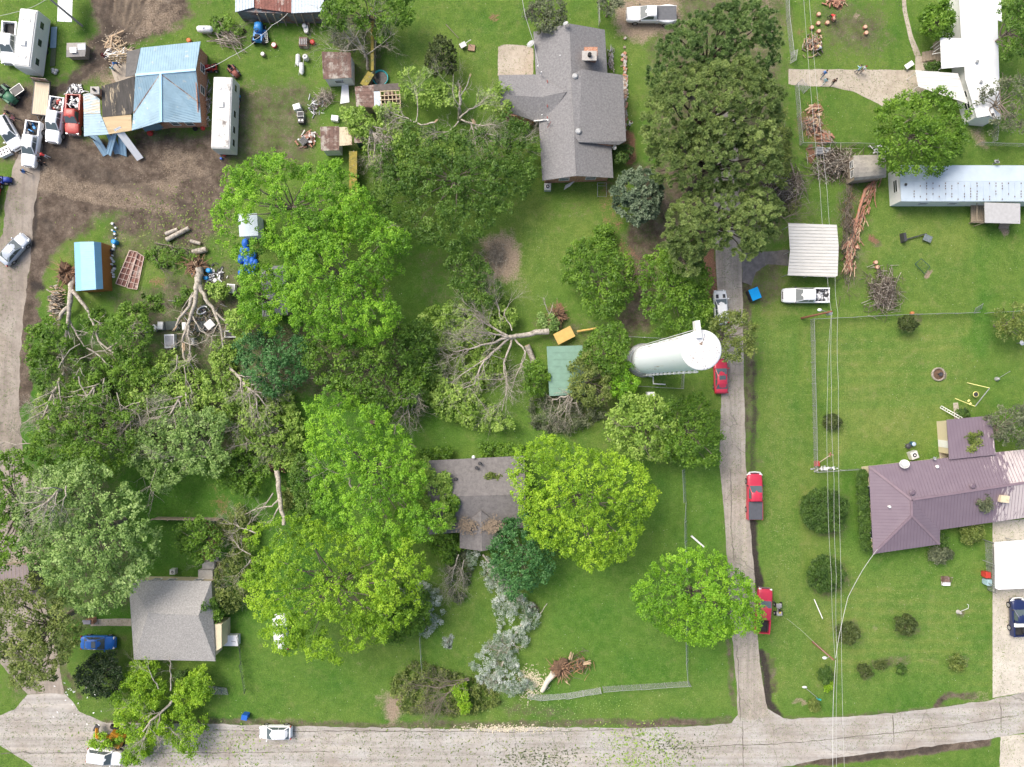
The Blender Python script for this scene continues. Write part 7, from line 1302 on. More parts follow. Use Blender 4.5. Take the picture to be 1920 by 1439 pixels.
obj1('feed_hook', 'white bird feeder at the far right edge above the dark tree shade', 'ornament', 1917, 643, 1., [('roof', lambda b: b.lathe((0, 0, 1.), [(.35, 0), (.001, .25)], 12), WHITEP), ('pole', lambda b: b.cyl((0, 0, 0), .04, 1., 8), GREYM)]); obj1('step_ladder', 'white folding ramp leaning over the wing of the maroon house', 'ramp', 1785, 776, .9, [('side_rail', lambda b: (b.bar((-.95, 1., .2), (.9, -.5, 1.6), .06, .1), b.bar((-1.15, .75, .2), (.7, -.75, 1.6), .06, .1)), TRIM), ('rung', lambda b: [b.bar((-.95 + 1.85 * k / 9, 1. - 1.5 * k / 9, .2 + 1.4 * k / 9), (-1.15 + 1.85 * k / 9, .75 - 1.5 * k / 9, .2 + 1.4 * k / 9), .04, .05) for k in range(10)], TRIM)])
obj1('toolbox', 'red box with blue lid on the tan patio', 'box', 1771, 836, .4, [('box', lambda b: b.box((0, 0, .2), (.75, .4, .4)), RED), ('lid', lambda b: b.box((-.15, 0, .42), (.4, .38, .05)), BLUEC)]); obj1('mail_flag', 'tilted red box with pole at the fence corner of the mown yard', 'box', 1533, 870, .5, [('box', lambda b: b.box((0, 0, .3), (.6, .7, .5), taper=.9), RED), ('pole', lambda b: b.tube([(0, 0, .4), (1.4, 1.2, 1.1)], .05, 6), mat('tan pole', (.5, .4, .3), .7)), ('top', lambda b: (b.box((1.5, 1.3, 1.1), (.7, .12, .1), -.2), b.box((1.4, 1.3, 1.1), (.12, .6, .1), -.2)), WOODR)])
heap('scrap_heap', 'small pale bits along the lower fence of the mown yard', 'scrap', 1545, 879, 30, 6, 40, .25, .07, [TRIM, GREYM, CONCB], .3, 26, box=True)
obj1('patio_chair', 'white broken garden bench below the large grey house', 'bench', 1068, 347, .5, [('slats', lambda b: [b.bar((-.75 + k * .05, -.6 + k * .14, .4), (.1 + k * .14, -.1 + k * .15, .45), .06, .03) for k in range(5)], TRIM), ('leg', lambda b: (b.bar((.1, 0, .4), (.9, .6, .3), .06, .05), b.bar((-.6, -.5, 0), (-.4, .1, .5), .05, .05)), WOOD)])
obj1('bed_frame', 'thin grey pipe rectangle on the grass below the large grey house', 'frame', 1129, 357, .6, [('frame', lambda b: (b.tube([(-.6, 1., .5), (.6, 1., .5), (.6, -.8, .5), (-.6, -.8, .5), (-.6, 1., .5)], .035, 6), b.bar((-.6, .6, .5), (.6, .6, .5), .03, .03)), GREYM), ('leg', lambda b: [b.bar((sx * .6, sy * .9, 0), (sx * .6, sy * .9, .5), .04, .04) for sx in (-1, 1) for sy in (-.85, 1)], GREYM)])
obj1('wheelbarrow', 'small push cart with grey tub left of the large grey house', 'cart', 868, 85, .5, [('tub', lambda b: b.box((0, 0, .45), (.7, .55, .3), .5, taper=1.2), GREYM), ('handle', lambda b: b.tube([(.3, .2, .5), (1.0, .55, .8), (1.1, .5, .8)], .035, 5), TRIM), ('wheel', lambda b: b.cyl((-.3, .05, .2), .2, .1, 12, ax='Y'), BLACK)]); obj1('cardboard_box', 'flat brown box right of the push cart', 'box', 884, 89, .3, [('box', lambda b: b.box((0, 0, .12), (.9, .8, .25), -.15), mat('cardboard', (.33, .22, .15), .9, var=.2)), ('flap', lambda b: b.bar((-.3, .4, .26), (.1, 0, .3), .05, .03), DARKM)]); log('thin grey pole lying above the push cart', (836, 46, .1), (860, 72, .1), .05, BARK, BARK, 'stick')
log('fallen white post on the corner lot beside the crushed fence', (1296, 1005, .15), (1320, 1026, .25), .13, TRIM, GREYM, 'post'); log('cut plank lying above the garden shed at the left edge', (610, 230, .3), (640, 230, .3), .1, BARK, WOODF, 'plank') if False else None
obj1('dog_crate', 'small white crate in the weeds left of the low shed', 'crate', 628, 222, .5, [('crate', lambda b: b.box((0, 0, .35), (.95, .7, .6), -.15, taper=.95), WHITEP), ('door', lambda b: b.box((-.5, .05, .35), (.05, .5, .4), -.15), DARKM)]); obj1('dark_trough', 'dark tipped tub left of the mixed tin shed', 'tub', 569, 265, .5, [('tub', lambda b: b.box((0, 0, .35), (.85, .85, .5), .7, taper=1.15), DARKM), ('rim', lambda b: b.lathe((0, 0, .6), [(.5, 0), (.55, .03), (.5, .05)], 4), GREYM)])
obj1('sign_board', 'white board leaning at the end of the concrete driveway', 'board', 1705, 122, .5, [('board', lambda b: b.box((0, 0, .5), (1.2, .65, .05), .6), TRIM), ('leg', lambda b: (b.bar((-.4, -.3, 0), (-.4, -.3, .5), .05, .05), b.bar((.4, .3, 0), (.4, .3, .5), .05, .05)), GREYM)]); obj1('lawn_table', 'round grey bowl beside the bush at the upper mobile home', 'bowl', 1772, 62, .5, [('bowl', lambda b: b.lathe((0, 0, .1), [(.001, .0), (.2, .02), (.32, .2), (.36, .2)], 16), TRIM), ('foot', lambda b: b.lathe((0, 0, 0), [(.2, 0), (.12, .1)], 12), GREYM)])
obj1('wood_block_pile', 'pair of rusty crates at the fence below the shattered cedar', 'crates', 1543, 284, .5, [('crate', lambda b: (b.box((-.4, 0, .35), (1., .9, .7)), b.box((.65, .05, .3), (.7, .8, .6), .1)), GREYM), ('slat', lambda b: [b.box((-.4, -.3 + k * .2, .72), (.9, .08, .03)) for k in range(4)], JUNK2[1])]); obj1('trunk_stump', 'dark tall stump beside the lane in a small clearing', 'stump', 700, 792, .6, [('body', lambda b: b.box((0, 0, .5), (.9, .55, .8), .1, taper=.9), TIN_RUST), ('lip', lambda b: b.box((.2, 0, .92), (.4, .5, .05), .1), TIN_RUST)])
# ================= standing trees
tree('tree', 'big bright maple, upper of the joined pair beside the yard of sheds', [(392, 345), (430, 285), (500, 275), (560, 300), (620, 288), (655, 325), (700, 380), (690, 425), (600, 455), (520, 470), (480, 440), (430, 478), (388, 430)], 'maple', 11, 2.0, 3.5, 1)
tree('tree', 'big bright maple, lower of the joined pair, nearest the picture centre', [(560, 400), (640, 375), (700, 395), (757, 432), (742, 490), (690, 520), (738, 580), (712, 630), (640, 642), (560, 625), (500, 560), (505, 470), (520, 430)], 'maple', 12, 2.0, 4, 2, bare=4)
tree('tree', 'low bright green tree tucked left under the big maple pair', [(445, 500), (490, 490), (520, 560), (500, 625), (455, 610), (440, 560)], 'maple', 7, 1.6, 2, 3)
tree('tree', 'dark green tree left of the large grey house', [(700, 280), (760, 225), (830, 235), (900, 232), (955, 200), (1000, 235), (1010, 300), (985, 350), (940, 400), (895, 440), (850, 462), (790, 445), (720, 400), (680, 340)], 'dark', 7, 1.9, 2.5, 4)
tree('tree', 'slim dull conifer on the lawn above the storm-broken tree', [(800, 75), (825, 55), (848, 75), (850, 115), (820, 130), (795, 110)], 'juniper', 5, 1.2, 2.5, 5)
tree('tree', 'mid green tree directly below the big maple pair', [(560, 645), (640, 640), (720, 600), (785, 625), (795, 700), (765, 755), (700, 775), (630, 740), (570, 700)], 'green', 7, 1.7, 2, 6)
tree('tree', 'bluish willow-like tree right of the junk yard', [(440, 630), (520, 612), (572, 650), (560, 720), (500, 742), (445, 705)], 'blue', 6, 1.6, 2, 7)
tree('tree', 'bright spring-green tree with a gap of bare branches, left of the brown grey roof', [(558, 765), (610, 733), (660, 760), (700, 765), (745, 815), (775, 860), (790, 900), (770, 960), (830, 960), (825, 1005), (760, 1035), (700, 1050), (640, 1010), (585, 960), (570, 880)], 'maple', 11, 1.9, 3, 8, bare=6, hole=.14)
tree('tree', 'yellow-green tree standing over the hidden white car', [(440, 1010), (520, 980), (600, 1000), (680, 1030), (760, 1030), (800, 1080), (780, 1130), (760, 1180), (700, 1220), (640, 1240), (600, 1272), (560, 1240), (510, 1236), (450, 1190), (430, 1110), (462, 1060)], 'mapley', 12, 2.0, 4, 9, hole=.12)
tree('tree', 'dark green undergrowth tree left of the white blossom', [(690, 1130), (750, 1105), (800, 1130), (795, 1180), (740, 1215), (700, 1200)], 'green', 5, 1.4, 1.5, 10)
tree('tree', 'yellow-green tree right of the brown grey roof', [(958, 905), (972, 850), (1015, 825), (1080, 838), (1120, 858), (1165, 860), (1215, 885), (1242, 930), (1215, 990), (1180, 1060), (1120, 1082), (1060, 1050), (1000, 1020), (975, 960)], 'mapley', 11, 1.9, 3.5, 11, bare=2)
tree('tree', 'bright green tree overhanging the lane corner and red pickup', [(1190, 1130), (1215, 1090), (1280, 1050), (1350, 1048), (1405, 1090), (1440, 1145), (1438, 1195), (1370, 1205), (1320, 1227), (1260, 1200), (1218, 1170)], 'maple', 10, 1.9, 3, 12)
tree('tree', 'deep green tree leaning over the lane below the tank', [(1265, 755), (1320, 745), (1350, 780), (1362, 830), (1352, 868), (1310, 872), (1260, 862), (1245, 810)], 'green', 7, 1.6, 2, 13)
tree('tree', 'broken light green tree left of the deep green lane tree', [(1140, 790), (1180, 745), (1240, 750), (1275, 790), (1255, 860), (1200, 862), (1150, 830)], 'light', 6, 1.5, 1.5, 14, bare=4, hole=.15)
tree('tree', 'small green tree between the green roof and the tank', [(1118, 622), (1160, 604), (1178, 640), (1168, 690), (1115, 700), (1095, 665)], 'green', 5, 1.2, 1.2, 15)
tree('bush', 'bright green bush left of the green roofed shed', [(985, 690), (1012, 678), (1028, 705), (1020, 738), (990, 735)], 'green', 3.5, 1.1, 1, 16, cat='bush'); tree('bush', 'bright green bush at the left foot of the tank', [(1142, 690), (1180, 680), (1196, 720), (1180, 745), (1148, 740)], 'maple', 3.5, 1.1, 1, 17, cat='bush')
tree('tree', 'olive leafy tree drooping over the right side of the green roof', [(1065, 690), (1100, 660), (1145, 700), (1140, 755), (1105, 760), (1075, 740)], 'olive', 4.5, 1.2, 1, 18, hole=.2, bare=5)
tree('tree', 'round fresh green tree on the back lawn, left of the pair', [(1060, 485), (1080, 450), (1120, 440), (1160, 460), (1195, 500), (1192, 545), (1165, 580), (1135, 598), (1105, 575), (1095, 540), (1060, 515)], 'green', 6, 1.5, 2, 19, dens=1.15)
tree('tree', 'round green tree beside the lane, right of the pair', [(1210, 490), (1245, 460), (1300, 470), (1337, 510), (1335, 590), (1290, 625), (1240, 620), (1212, 570)], 'green', 6.5, 1.6, 2, 20, dens=1.15)
for i, (lb, P_, z_, sp_) in enumerate((('dark pine at the top of the pine clump', [(1225, 100), (1262, 35), (1320, 0), (1400, -20), (1468, 0), (1480, 80), (1455, 130), (1380, 120), (1300, 140), (1235, 150)], 15, 'pined'), ('tall sunlit pine in the middle of the pine clump', [(1215, 190), (1262, 120), (1340, 95), (1430, 95), (1485, 140), (1480, 215), (1400, 250), (1300, 250), (1220, 245)], 17, 'pine'), ('lower pine of the clump right of the large grey house', [(1222, 265), (1290, 240), (1360, 215), (1440, 225), (1485, 260), (1468, 325), (1380, 335), (1300, 335), (1235, 320)], 15, 'pine'), ('pine leaning across the lane above the ribbed carport', [(1262, 385), (1330, 335), (1420, 335), (1475, 370), (1475, 430), (1420, 478), (1370, 450), (1310, 480), (1262, 450)], 13, 'pine'))):
    tree('pine_tree', lb, P_, sp_, z_, 1.75, 3.2, 30 + i, 1., .05, 'pine tree', tight=.55, bark=BARKD)
tree('pine_tree', 'pale green pine top over the right round tree', [(1262, 440), (1310, 440), (1322, 480), (1300, 520), (1270, 500)], 'pine', 10, 1.3, 1.5, 35, .8, .1, 'pine tree'); tree('tree', 'olive tree standing between the tank top and the lane', [(1340, 600), (1395, 580), (1425, 615), (1418, 660), (1375, 675), (1345, 660)], 'olive', 8, 1.4, 1.5, 36, dens=1.1)
tree('cedar_tree', 'frosted blue green cedar below the large grey house', [(1155, 340), (1180, 312), (1228, 310), (1250, 350), (1238, 393), (1200, 412), (1165, 390)], 'cedar', 6, 1.1, 2.5, 37, 1.3, 0, 'cedar tree')
tree('bush', 'dark green bush at the lower right corner of the large grey house', [(1150, 278), (1175, 268), (1188, 280), (1178, 300), (1155, 302)], 'bush', 2.2, .9, .6, 38, cat='bush')
tree('tree', 'large silvery green tree at the left above the blue car', [(20, 930), (60, 880), (130, 868), (190, 900), (240, 955), (268, 1020), (240, 1100), (190, 1150), (120, 1162), (70, 1120), (25, 1060), (5, 990)], 'pale', 11, 1.7, 3, 39, 1.2, hole=.08)
tree('tree', 'dim green tree cut by the left edge beside the silvery one', [(-40, 860), (15, 850), (40, 920), (25, 1000), (10, 1060), (-40, 1080)], 'green', 10, 1.7, 2, 40); tree('tree', 'olive oak over the curve of the dusty lane, lower left', [(-30, 1110), (40, 1092), (90, 1130), (122, 1190), (95, 1255), (60, 1302), (0, 1300), (-30, 1220)], 'olive', 11, 1.7, 2.5, 41, 1.3, .03, bare=2)
tree('tree', 'green thicket tree on the left beside the lane', [(35, 830), (85, 760), (160, 745), (220, 785), (235, 850), (190, 900), (110, 890), (50, 880)], 'green', 7, 1.6, 2, 42); tree('tree', 'small green tree above the steps of the cream house', [(328, 990), (365, 974), (398, 1005), (398, 1045), (360, 1060), (328, 1035)], 'green', 5, 1.2, 1.5, 43)
tree('tree', 'soft bluish green tree left of the junk yard', [(188, 600), (225, 565), (262, 590), (272, 650), (245, 695), (200, 665)], 'green', 4.5, 1.4, 1.5, 44); tree('magnolia', 'very dark magnolia dotted with white flowers below the blue car', [(133, 1272), (158, 1240), (200, 1233), (217, 1268), (205, 1305), (157, 1314)], 'magnolia', 4.5, 1.1, 1.5, 45, 1.2, 0, 'magnolia tree')
litter('magnolia_flower', 172, 1285, 60, 46, 26, TRIM, 46, 3.9, s=(.13, .2), label='white magnolia flowers on the dark magnolia')
tree('tree', 'dark blue green tree right of the blossom below the brown grey roof', [(922, 1020), (950, 985), (985, 970), (1032, 1005), (1036, 1070), (1010, 1115), (960, 1130), (925, 1085)], 'blue', 6, 1.5, 2, 47); tree('tree', 'round green tree beside the concrete driveway and mobile homes', [(1665, 195), (1715, 160), (1790, 158), (1830, 200), (1835, 260), (1795, 310), (1710, 312), (1675, 275)], 'green', 8, 1.7, 2.8, 48, 1.1, .05, bare=2)
tree('bush', 'round bush at the top beside the white mobile home', [(1738, 20), (1770, -8), (1800, 18), (1797, 52), (1762, 60)], 'green', 4.5, 1.1, 1.6, 49, 1.3, 0, cat='bush'); tree('bush', 'small dark hedge ball beside the porch steps of the white mobile home', [(1736, 120), (1758, 116), (1764, 128), (1752, 137), (1738, 134)], 'bush', 1.6, .6, .3, 50, 1.2, 0, cat='bush')
tree('tree', 'dark tree in the upper right corner', [(1894, 0), (1950, -20), (1955, 90), (1908, 95)], 'dark', 8, 1.7, 2, 51); tree('tree', 'bare grey green tree right of the white mobile home', [(1862, 150), (1930, 130), (1945, 240), (1895, 235)], 'dry', 7, 1.6, 2, 52, .7, .25, bare=12); tree('tree', 'olive tree at the right edge above the mown yard', [(1888, 585), (1912, 572), (1945, 575), (1945, 632), (1900, 628)], 'olive', 5, 1.5, 1.5, 53)
tree('tree', 'sparse olive tree right of the wing of the maroon house', [(1872, 785), (1900, 765), (1940, 765), (1940, 835), (1890, 835)], 'dry', 5, 1.3, 1.2, 54, .8, .2); tree('tree', 'olive wind-thinned tree between the pines and the lawn fence', [(1440, 225), (1478, 205), (1488, 290), (1475, 345), (1440, 330)], 'olive', 6, 1.4, 1.5, 55, .8, .15)
tree('tree', 'brown green shrub tree at the top left of the large grey house', [(985, 15), (1020, -20), (1062, 5), (1055, 48), (1010, 52)], 'dry', 5, 1.3, 1.2, 56, .8, .1, bare=6, bark=BARKD); tree('bush', 'brown green shrub at the top edge right of the thin fence', [(1120, -10), (1150, -20), (1168, 5), (1140, 22)], 'dry', 4, 1.1, 1, 57, .8, .1, cat='bush', bare=4)
tree('tree', 'green tree top at the upper edge above the small white shed', [(598, 10), (640, -20), (760, -20), (768, 20), (730, 35), (640, 42), (605, 45)], 'green', 6, 1.5, 1.5, 58, hole=.12); tree('bush', 'bright bush right of the mossy strip near the top', [(700, 50), (722, 42), (728, 62), (708, 72)], 'green', 4, .9, .8, 59, cat='bush'); tree('tree', 'thin dark green tree on the shaded lawn above the fallen pale crown', [(835, 480), (890, 470), (940, 540), (905, 580), (855, 560)], 'dark', 5, 1.4, 1.5, 60, .8, .3)
tree('bush', 'weedy bush between the low shed and the tin shed', [(640, 200), (670, 198), (700, 230), (690, 252), (655, 245)], 'light', 4, 1.1, .8, 61, cat='bush'); tree('tree', 'narrow pale green tree against the left side of the brown grey roof', [(768, 880), (795, 865), (830, 920), (850, 985), (820, 1000), (785, 960)], 'light', 5, 1.2, 1, 62, .9, .15); tree('bush', 'grass green bush below the porch of the brown grey house', [(800, 1015), (850, 1003), (862, 1030), (845, 1060), (815, 1050)], 'green', 2.4, 1.0, .8, 63, .9, .15, cat='bush')
tree('bush', 'flat green weeds along the back wall of the brown grey house', [(785, 850), (840, 843), (845, 856), (800, 862)], 'green', 1.6, .7, .3, 64, cat='bush'); tree('bush', 'green weeds at the back right of the brown grey house', [(900, 835), (975, 838), (978, 852), (905, 853)], 'green', 1.4, .6, .3, 65, cat='bush')
tree('tree', 'shaded thicket tree right of the tall yellow strip', [(560, 850), (575, 870), (590, 960), (560, 975), (545, 900)], 'dark', 4, 1.2, .8, 66); tree('tree', 'low dark tree between the big maple and the fallen pale crown', [(740, 620), (800, 600), (815, 680), (790, 720), (760, 700)], 'dark', 5, 1.4, 1, 67)
tree('tree', 'green undergrowth left of the uprooted stump in the weeds', [(395, 850), (450, 845), (500, 880), (490, 930), (430, 920), (400, 890)], 'green', 2.2, 1.2, .5, 68, .9, .15); tree('tree', 'dim green tree over the junk yard limbs', [(420, 590), (450, 580), (470, 620), (445, 640)], 'light', 4, 1., .8, 69); tree('bush', 'small green bush beside the washer box in the junk yard', [(392, 535), (412, 530), (425, 545), (410, 560), (395, 556)], 'light', 2, .8, .4, 70, cat='bush')
# round clipped and small lawn evergreens on the right
for i, (lb, u, v, r, sp_, zz) in enumerate((('large round clipped bush on the right lawn left of the hedge', 1552, 961, 40, 'bush', 3.), ('second round clipped bush, below the larger one', 1556, 1082, 32, 'bush', 2.8))):
    k = (H - zz * .6) / F; tree('bush', lb, [(u + r * math.cos(t * .524), v + r * math.sin(t * .524)) for t in range(12)], sp_, zz, 1.0, 1.2, 80 + i, 1.8, 0, 'bush', tight=.5)
tree('hedge', 'dark clipped hedge along the left wall of the maroon house', [(1611, 884), (1624, 884), (1632, 1030), (1618, 1030)], 'bush', 1.6, .5, .1, 83, 2., 0, 'hedge', tight=.45, trunk=False)
for i, (lb, P_, zz, sp_) in enumerate((('dark juniper at the upper fence of the mown yard', [(1692, 597), (1712, 592), (1727, 608), (1715, 620), (1696, 614)], 2.5, 'juniper'), ('dark shrub stub alone in the mown yard', [(1549, 783), (1568, 779), (1580, 792), (1570, 804), (1551, 800)], 1.5, 'juniper'), ('juniper right of the drop cable on the lower lawn', [(1576, 1180), (1600, 1172), (1620, 1190), (1604, 1212), (1582, 1208)], 3.5, 'juniper'), ('juniper alone in the middle of the lower lawn', [(1688, 1165), (1710, 1158), (1728, 1178), (1712, 1196), (1692, 1190)], 3.0, 'juniper'), ('small round shrub beside the wires near the street corner', [(1540, 1260), (1556, 1255), (1563, 1272), (1553, 1284), (1542, 1278)], 1.6, 'bush'), ('small spiky shrub, leftmost in the row near the street', [(1613, 1254), (1630, 1250), (1636, 1265), (1622, 1274)], 1.3, 'juniper'), ('flattened sprig in the row of shrubs near the street', [(1643, 1246), (1662, 1242), (1660, 1253), (1645, 1254)], .8, 'juniper'), ('tiny dark shrub right in the row near the street', [(1684, 1250), (1696, 1250), (1698, 1264), (1688, 1264)], .9, 'bush'), ('round reddish green shrub beside the pale driveway', [(1789, 1240), (1800, 1235), (1810, 1245), (1805, 1257), (1792, 1257)], 1.4, 'olive'), ('small lime green plant beside the corner shrub', [(1549, 1283), (1558, 1281), (1560, 1290), (1552, 1293)], .8, 'mapley'), ('little shrub at the turquoise-footed post', [(1520, 1317), (1533, 1316), (1535, 1332), (1523, 1331)], 1., 'olive'), ('shrub at the inner corner of the maroon house', [(1763, 1003), (1773, 1005), (1775, 1022), (1765, 1025)], 1.5, 'bush'), ('broken shrub below the maroon house', [(1752, 1036), (1775, 1028), (1788, 1042), (1770, 1056), (1754, 1052)], 1.6, 'dry'), ('sparse shrub left of the bright white carport', [(1812, 990), (1845, 985), (1848, 1005), (1825, 1022), (1812, 1010)], 2., 'olive'), ('shrub above the ramp of the maroon house', [(1800, 772), (1818, 768), (1820, 782), (1804, 784)], 1.6, 'bush'), ('dark shrub by the cream house under the fallen corner tree', [(325, 1265), (345, 1262), (352, 1280), (332, 1285)], 2., 'bush'), ('small bush in the shade behind the fresh green round tree', [(1120, 428), (1146, 424), (1150, 446), (1125, 450)], 2.5, 'green'), ('sprig of leaves lying on the right edge of the light grey roof', [(375, 1136), (392, 1132), (396, 1142), (380, 1146)], 4.2, 'dark'), ('green weeds on the porch side of the cream house', [(394, 1142), (408, 1148), (405, 1166), (396, 1160)], 3.2, 'green'))):
    tree('shrub', lb, P_, sp_, zz, .55, zz * .35, 100 + i, 1.7, .14, 'shrub', tight=.5, trunk=zz < 4)
# leafy sprigs blown on to the roofs
for i, (lb, P_, zz, sp_) in enumerate((('olive sprig lying near the right of the brown grey roof', [(908, 888), (925, 892), (938, 888), (935, 896), (915, 899)], 3.7, 'olive'), ('pale leafy branch lying across the left of the brown grey roof', [(823, 893), (840, 888), (843, 935), (830, 942)], 4.4, 'light'), ('green leafy end of the branch on the brown grey roof', [(836, 940), (855, 930), (856, 960), (840, 968)], 4.4, 'green'), ('clump of leaves on the lower slope of the maroon roof', [(1838, 925), (1852, 922), (1855, 945), (1862, 960), (1850, 965), (1835, 945)], 4.0, 'dry'), ('scatter of leaves on the wing of the maroon roof', [(1815, 820), (1840, 812), (1838, 835), (1818, 845)], 3.2, 'olive'))):
    tree('fallen_sprig', lb, P_, sp_, zz, .35, .1, 130 + i, .16, .72, 'sprig', tight=.5, trunk=False)
# ================= storm-felled trees
def fallen(label, limbs, fol, sp='pale', seed=0, bark=BARKP, root=None, lvl=3, tw=2, dens=1., lobe=1.2, hole=.2, tlen=1.8, name='fallen_tree', stub=None, nf=(2, 3)):
    rng = np.random.default_rng(seed); l0 = limbs[0][0][0]; c = W(l0[0], l0[1]); T = thing(name, label, 'fallen tree', (c.x, c.y, 0)); o = (c.x, c.y, 0)
    mb = MB(o); br = MB(o)
    for i, (pts, r0, r1, nt) in enumerate(limbs):
        P = [W(*p) for p in pts]; q = []
        for a, b in zip(P, P[1:]): q += wig(a, b, 3, .035, rng)[:-1]
        q.append(P[-1]); rr = list(np.linspace(r0, r1, len(q))); (mb if i == 0 or r0 > .2 else br).tube(q, rr, 9 if r0 > .15 else 6)
        for k in range(int(nt * 1.2)):
            j = int(rng.integers(len(q) // 3, len(q))); d = (q[min(j + 1, len(q) - 1)] - q[j - 1]).normalized(); d = (d + Vector((rng.normal(), rng.normal(), .3 + .3 * rng.normal())) * .65).normalized()
            twigs(br, q[j], d, tlen * (.6 + .7 * rng.random()), max(.02, rr[j] * .45), lvl, rng, .1, nf=nf)
    mb.build('trunk', bark, T)
    if br.v: br.build('branches', bark, T)
    if stub:
        for (u, v, z), d, r in stub:
            sb = MB(o)
            for k in range(9): s = W(u, v, z) + Vector(rng.normal(size=3)) * r * .4; e = s + Vector((d[0], d[1], .3)) * (r * 2 + rng.random() * r * 3) + Vector(rng.normal(size=3)) * r * .4; sb.bar(s, e, r * .35, r * .25)
            sb.build('splintered_end', WOODF, T)
    if root:
        u, v, r = root; rb = MB(o); p = W(u, v, r * .5); m3 = MB(); m3.ball((0, 0, 0), (r, r, r * .6), 14); rb.add([q_ * (1 + .25 * rng.normal()) + p for q_ in m3.v], m3.f, 0)
        for k in range(46):
            d = Vector(rng.normal(size=3)).normalized(); d.z = abs(d.z) * .6; L_ = r * (1.1 + rng.random()); rb.tube([p, p + d * L_ * .6, p + d * L_ + Vector(rng.normal(size=3)) * r * .3], [.09, .06, .02], 5, 1)
        rb.build('root_plate', [SOIL, mat('torn root', (.33, .20, .12), .9, var=.3, scale=5)], T)
    L = []
    for P_, z_ in fol: L += pack(P_, z_, lobe, 1.0, rng, hole, .58)
    if L: leaves('foliage', L, sp, T, o, rng, dens)
    return T
fallen('uprooted tree lying beside the blue roofed shed, trunk forking downward', [([(135, 520, .8), (134, 545, 1.1), (130, 575, 1.2), (118, 585, 1.), (111, 600, .8)], .42, .2, 1), ([(132, 560, 1.2), (128, 600, 1.2), (124, 640, 1.0), (118, 680, .8)], .30, .1, 3), ([(135, 545, 1.2), (160, 575, 1.5), (175, 605, 1.4), (185, 640, 1.2), (230, 680, 1.), (290, 720, .8)], .26, .05, 6), ([(130, 600, 1.), (145, 630, 1.), (158, 650, .9)], .15, .06, 3), ([(128, 610, 1.), (132, 640, 1.), (138, 660, .8)], .12, .05, 2), ([(110, 690, 2.5), (125, 665, 2.8), (150, 645, 2.6)], .08, .05, 2), ([(138, 710, 2.5), (150, 690, 2.8), (165, 720, 2.5)], .07, .03, 2)],
       [([(40, 620), (80, 598), (118, 610), (130, 660), (150, 690), (190, 720), (180, 745), (90, 745), (50, 700)], 2.6), ([(150, 590), (180, 580), (190, 610), (160, 625)], 1.8), ([(160, 680), (230, 660), (300, 700), (330, 760), (260, 790), (180, 760)], 2.8)], 'green', 201, root=(126, 512, 1.2), stub=[((120, 545, 1.2), (-.7, .5), .16)])
fallen('uprooted tree with long forked grey limbs across the junk yard', [([(373, 503, .9), (372, 530, 1.2), (368, 545, 1.3)], .50, .42, 0), ([(369, 540, 1.3), (362, 580, 1.6), (352, 610, 1.5), (342, 640, 1.4), (350, 680, 1.2), (348, 720, 1.)], .30, .08, 4), ([(370, 540, 1.3), (355, 575, 1.6), (335, 598, 1.8), (330, 612, 1.8)], .24, .12, 0), ([(375, 535, 1.3), (385, 560, 1.5), (402, 585, 1.6), (415, 620, 1.4), (418, 670, 1.2)], .30, .10, 2), ([(400, 582, 1.6), (425, 605, 1.4), (450, 640, 1.2)], .15, .06, 2), ([(360, 590, 1.5), (375, 620, 1.5), (398, 632, 1.3)], .12, .05, 1), ([(354, 610, 1.5), (356, 660, 1.4), (365, 710, 1.2), (378, 760, 1.)], .16, .05, 4), ([(345, 680, 1.3), (320, 700, 1.2), (295, 718, 1.)], .10, .04, 3), ([(362, 548, 1.3), (345, 575, 1.), (338, 590, .8)], .08, .03, 1)],
       [([(300, 690), (350, 680), (370, 700), (420, 690), (460, 720), (470, 790), (400, 800), (310, 780), (230, 740), (240, 700)], 2.6), ([(400, 640), (440, 650), (430, 690), (390, 680)], 1.8), ([(290, 665), (325, 665), (330, 695), (290, 695)], 2.)], 'light', 202, root=(368, 500, 1.15), stub=[((331, 612, 1.8), (-.5, -.9), .14), ((345, 645, 1.5), (.1, -1), .25), ((368, 502, 1.), (-.2, .9), .2)])
fallen('toppled pale-leaved crown beside the shaded lawn, stem ending right', [([(400, 858, 3), (375, 855, 3.5), (340, 858, 4), (310, 858, 4.5)], .16, .06, 6), ([(375, 852, 3.5), (400, 815, 3.5), (430, 795, 3.)], .08, .03, 3), ([(420, 862, 2.5), (395, 856, 3.)], .12, .1, 0)], [([(226, 858), (260, 805), (320, 775), (390, 770), (420, 790), (400, 840), (420, 860), (400, 895), (345, 880), (300, 925), (260, 890)], 4.8)], 'pale', 203, hole=.1, dens=1., lobe=1.4)
fallen('uprooted tree with ivy-covered trunk standing in weeds, roots at top', [([(519, 880, 1.), (522, 910, 1.8), (526, 945, 2.4), (532, 985, 2.6)], .36, .25, 0), ([(524, 935, 2.2), (510, 950, 2), (480, 955, 1.6), (455, 965, 1.2)], .14, .04, 4), ([(526, 945, 2.3), (515, 965, 2.), (505, 985, 1.8)], .12, .06, 2), ([(512, 925, 2.), (495, 950, 1.6), (470, 985, 1.2)], .1, .04, 3)], [([(440, 950), (470, 985), (440, 1030), (418, 1000)], 2.0), ([(525, 900), (545, 940), (535, 960), (522, 930)], 1.5)], 'olive', 204, root=(518, 873, .9), dens=.7)
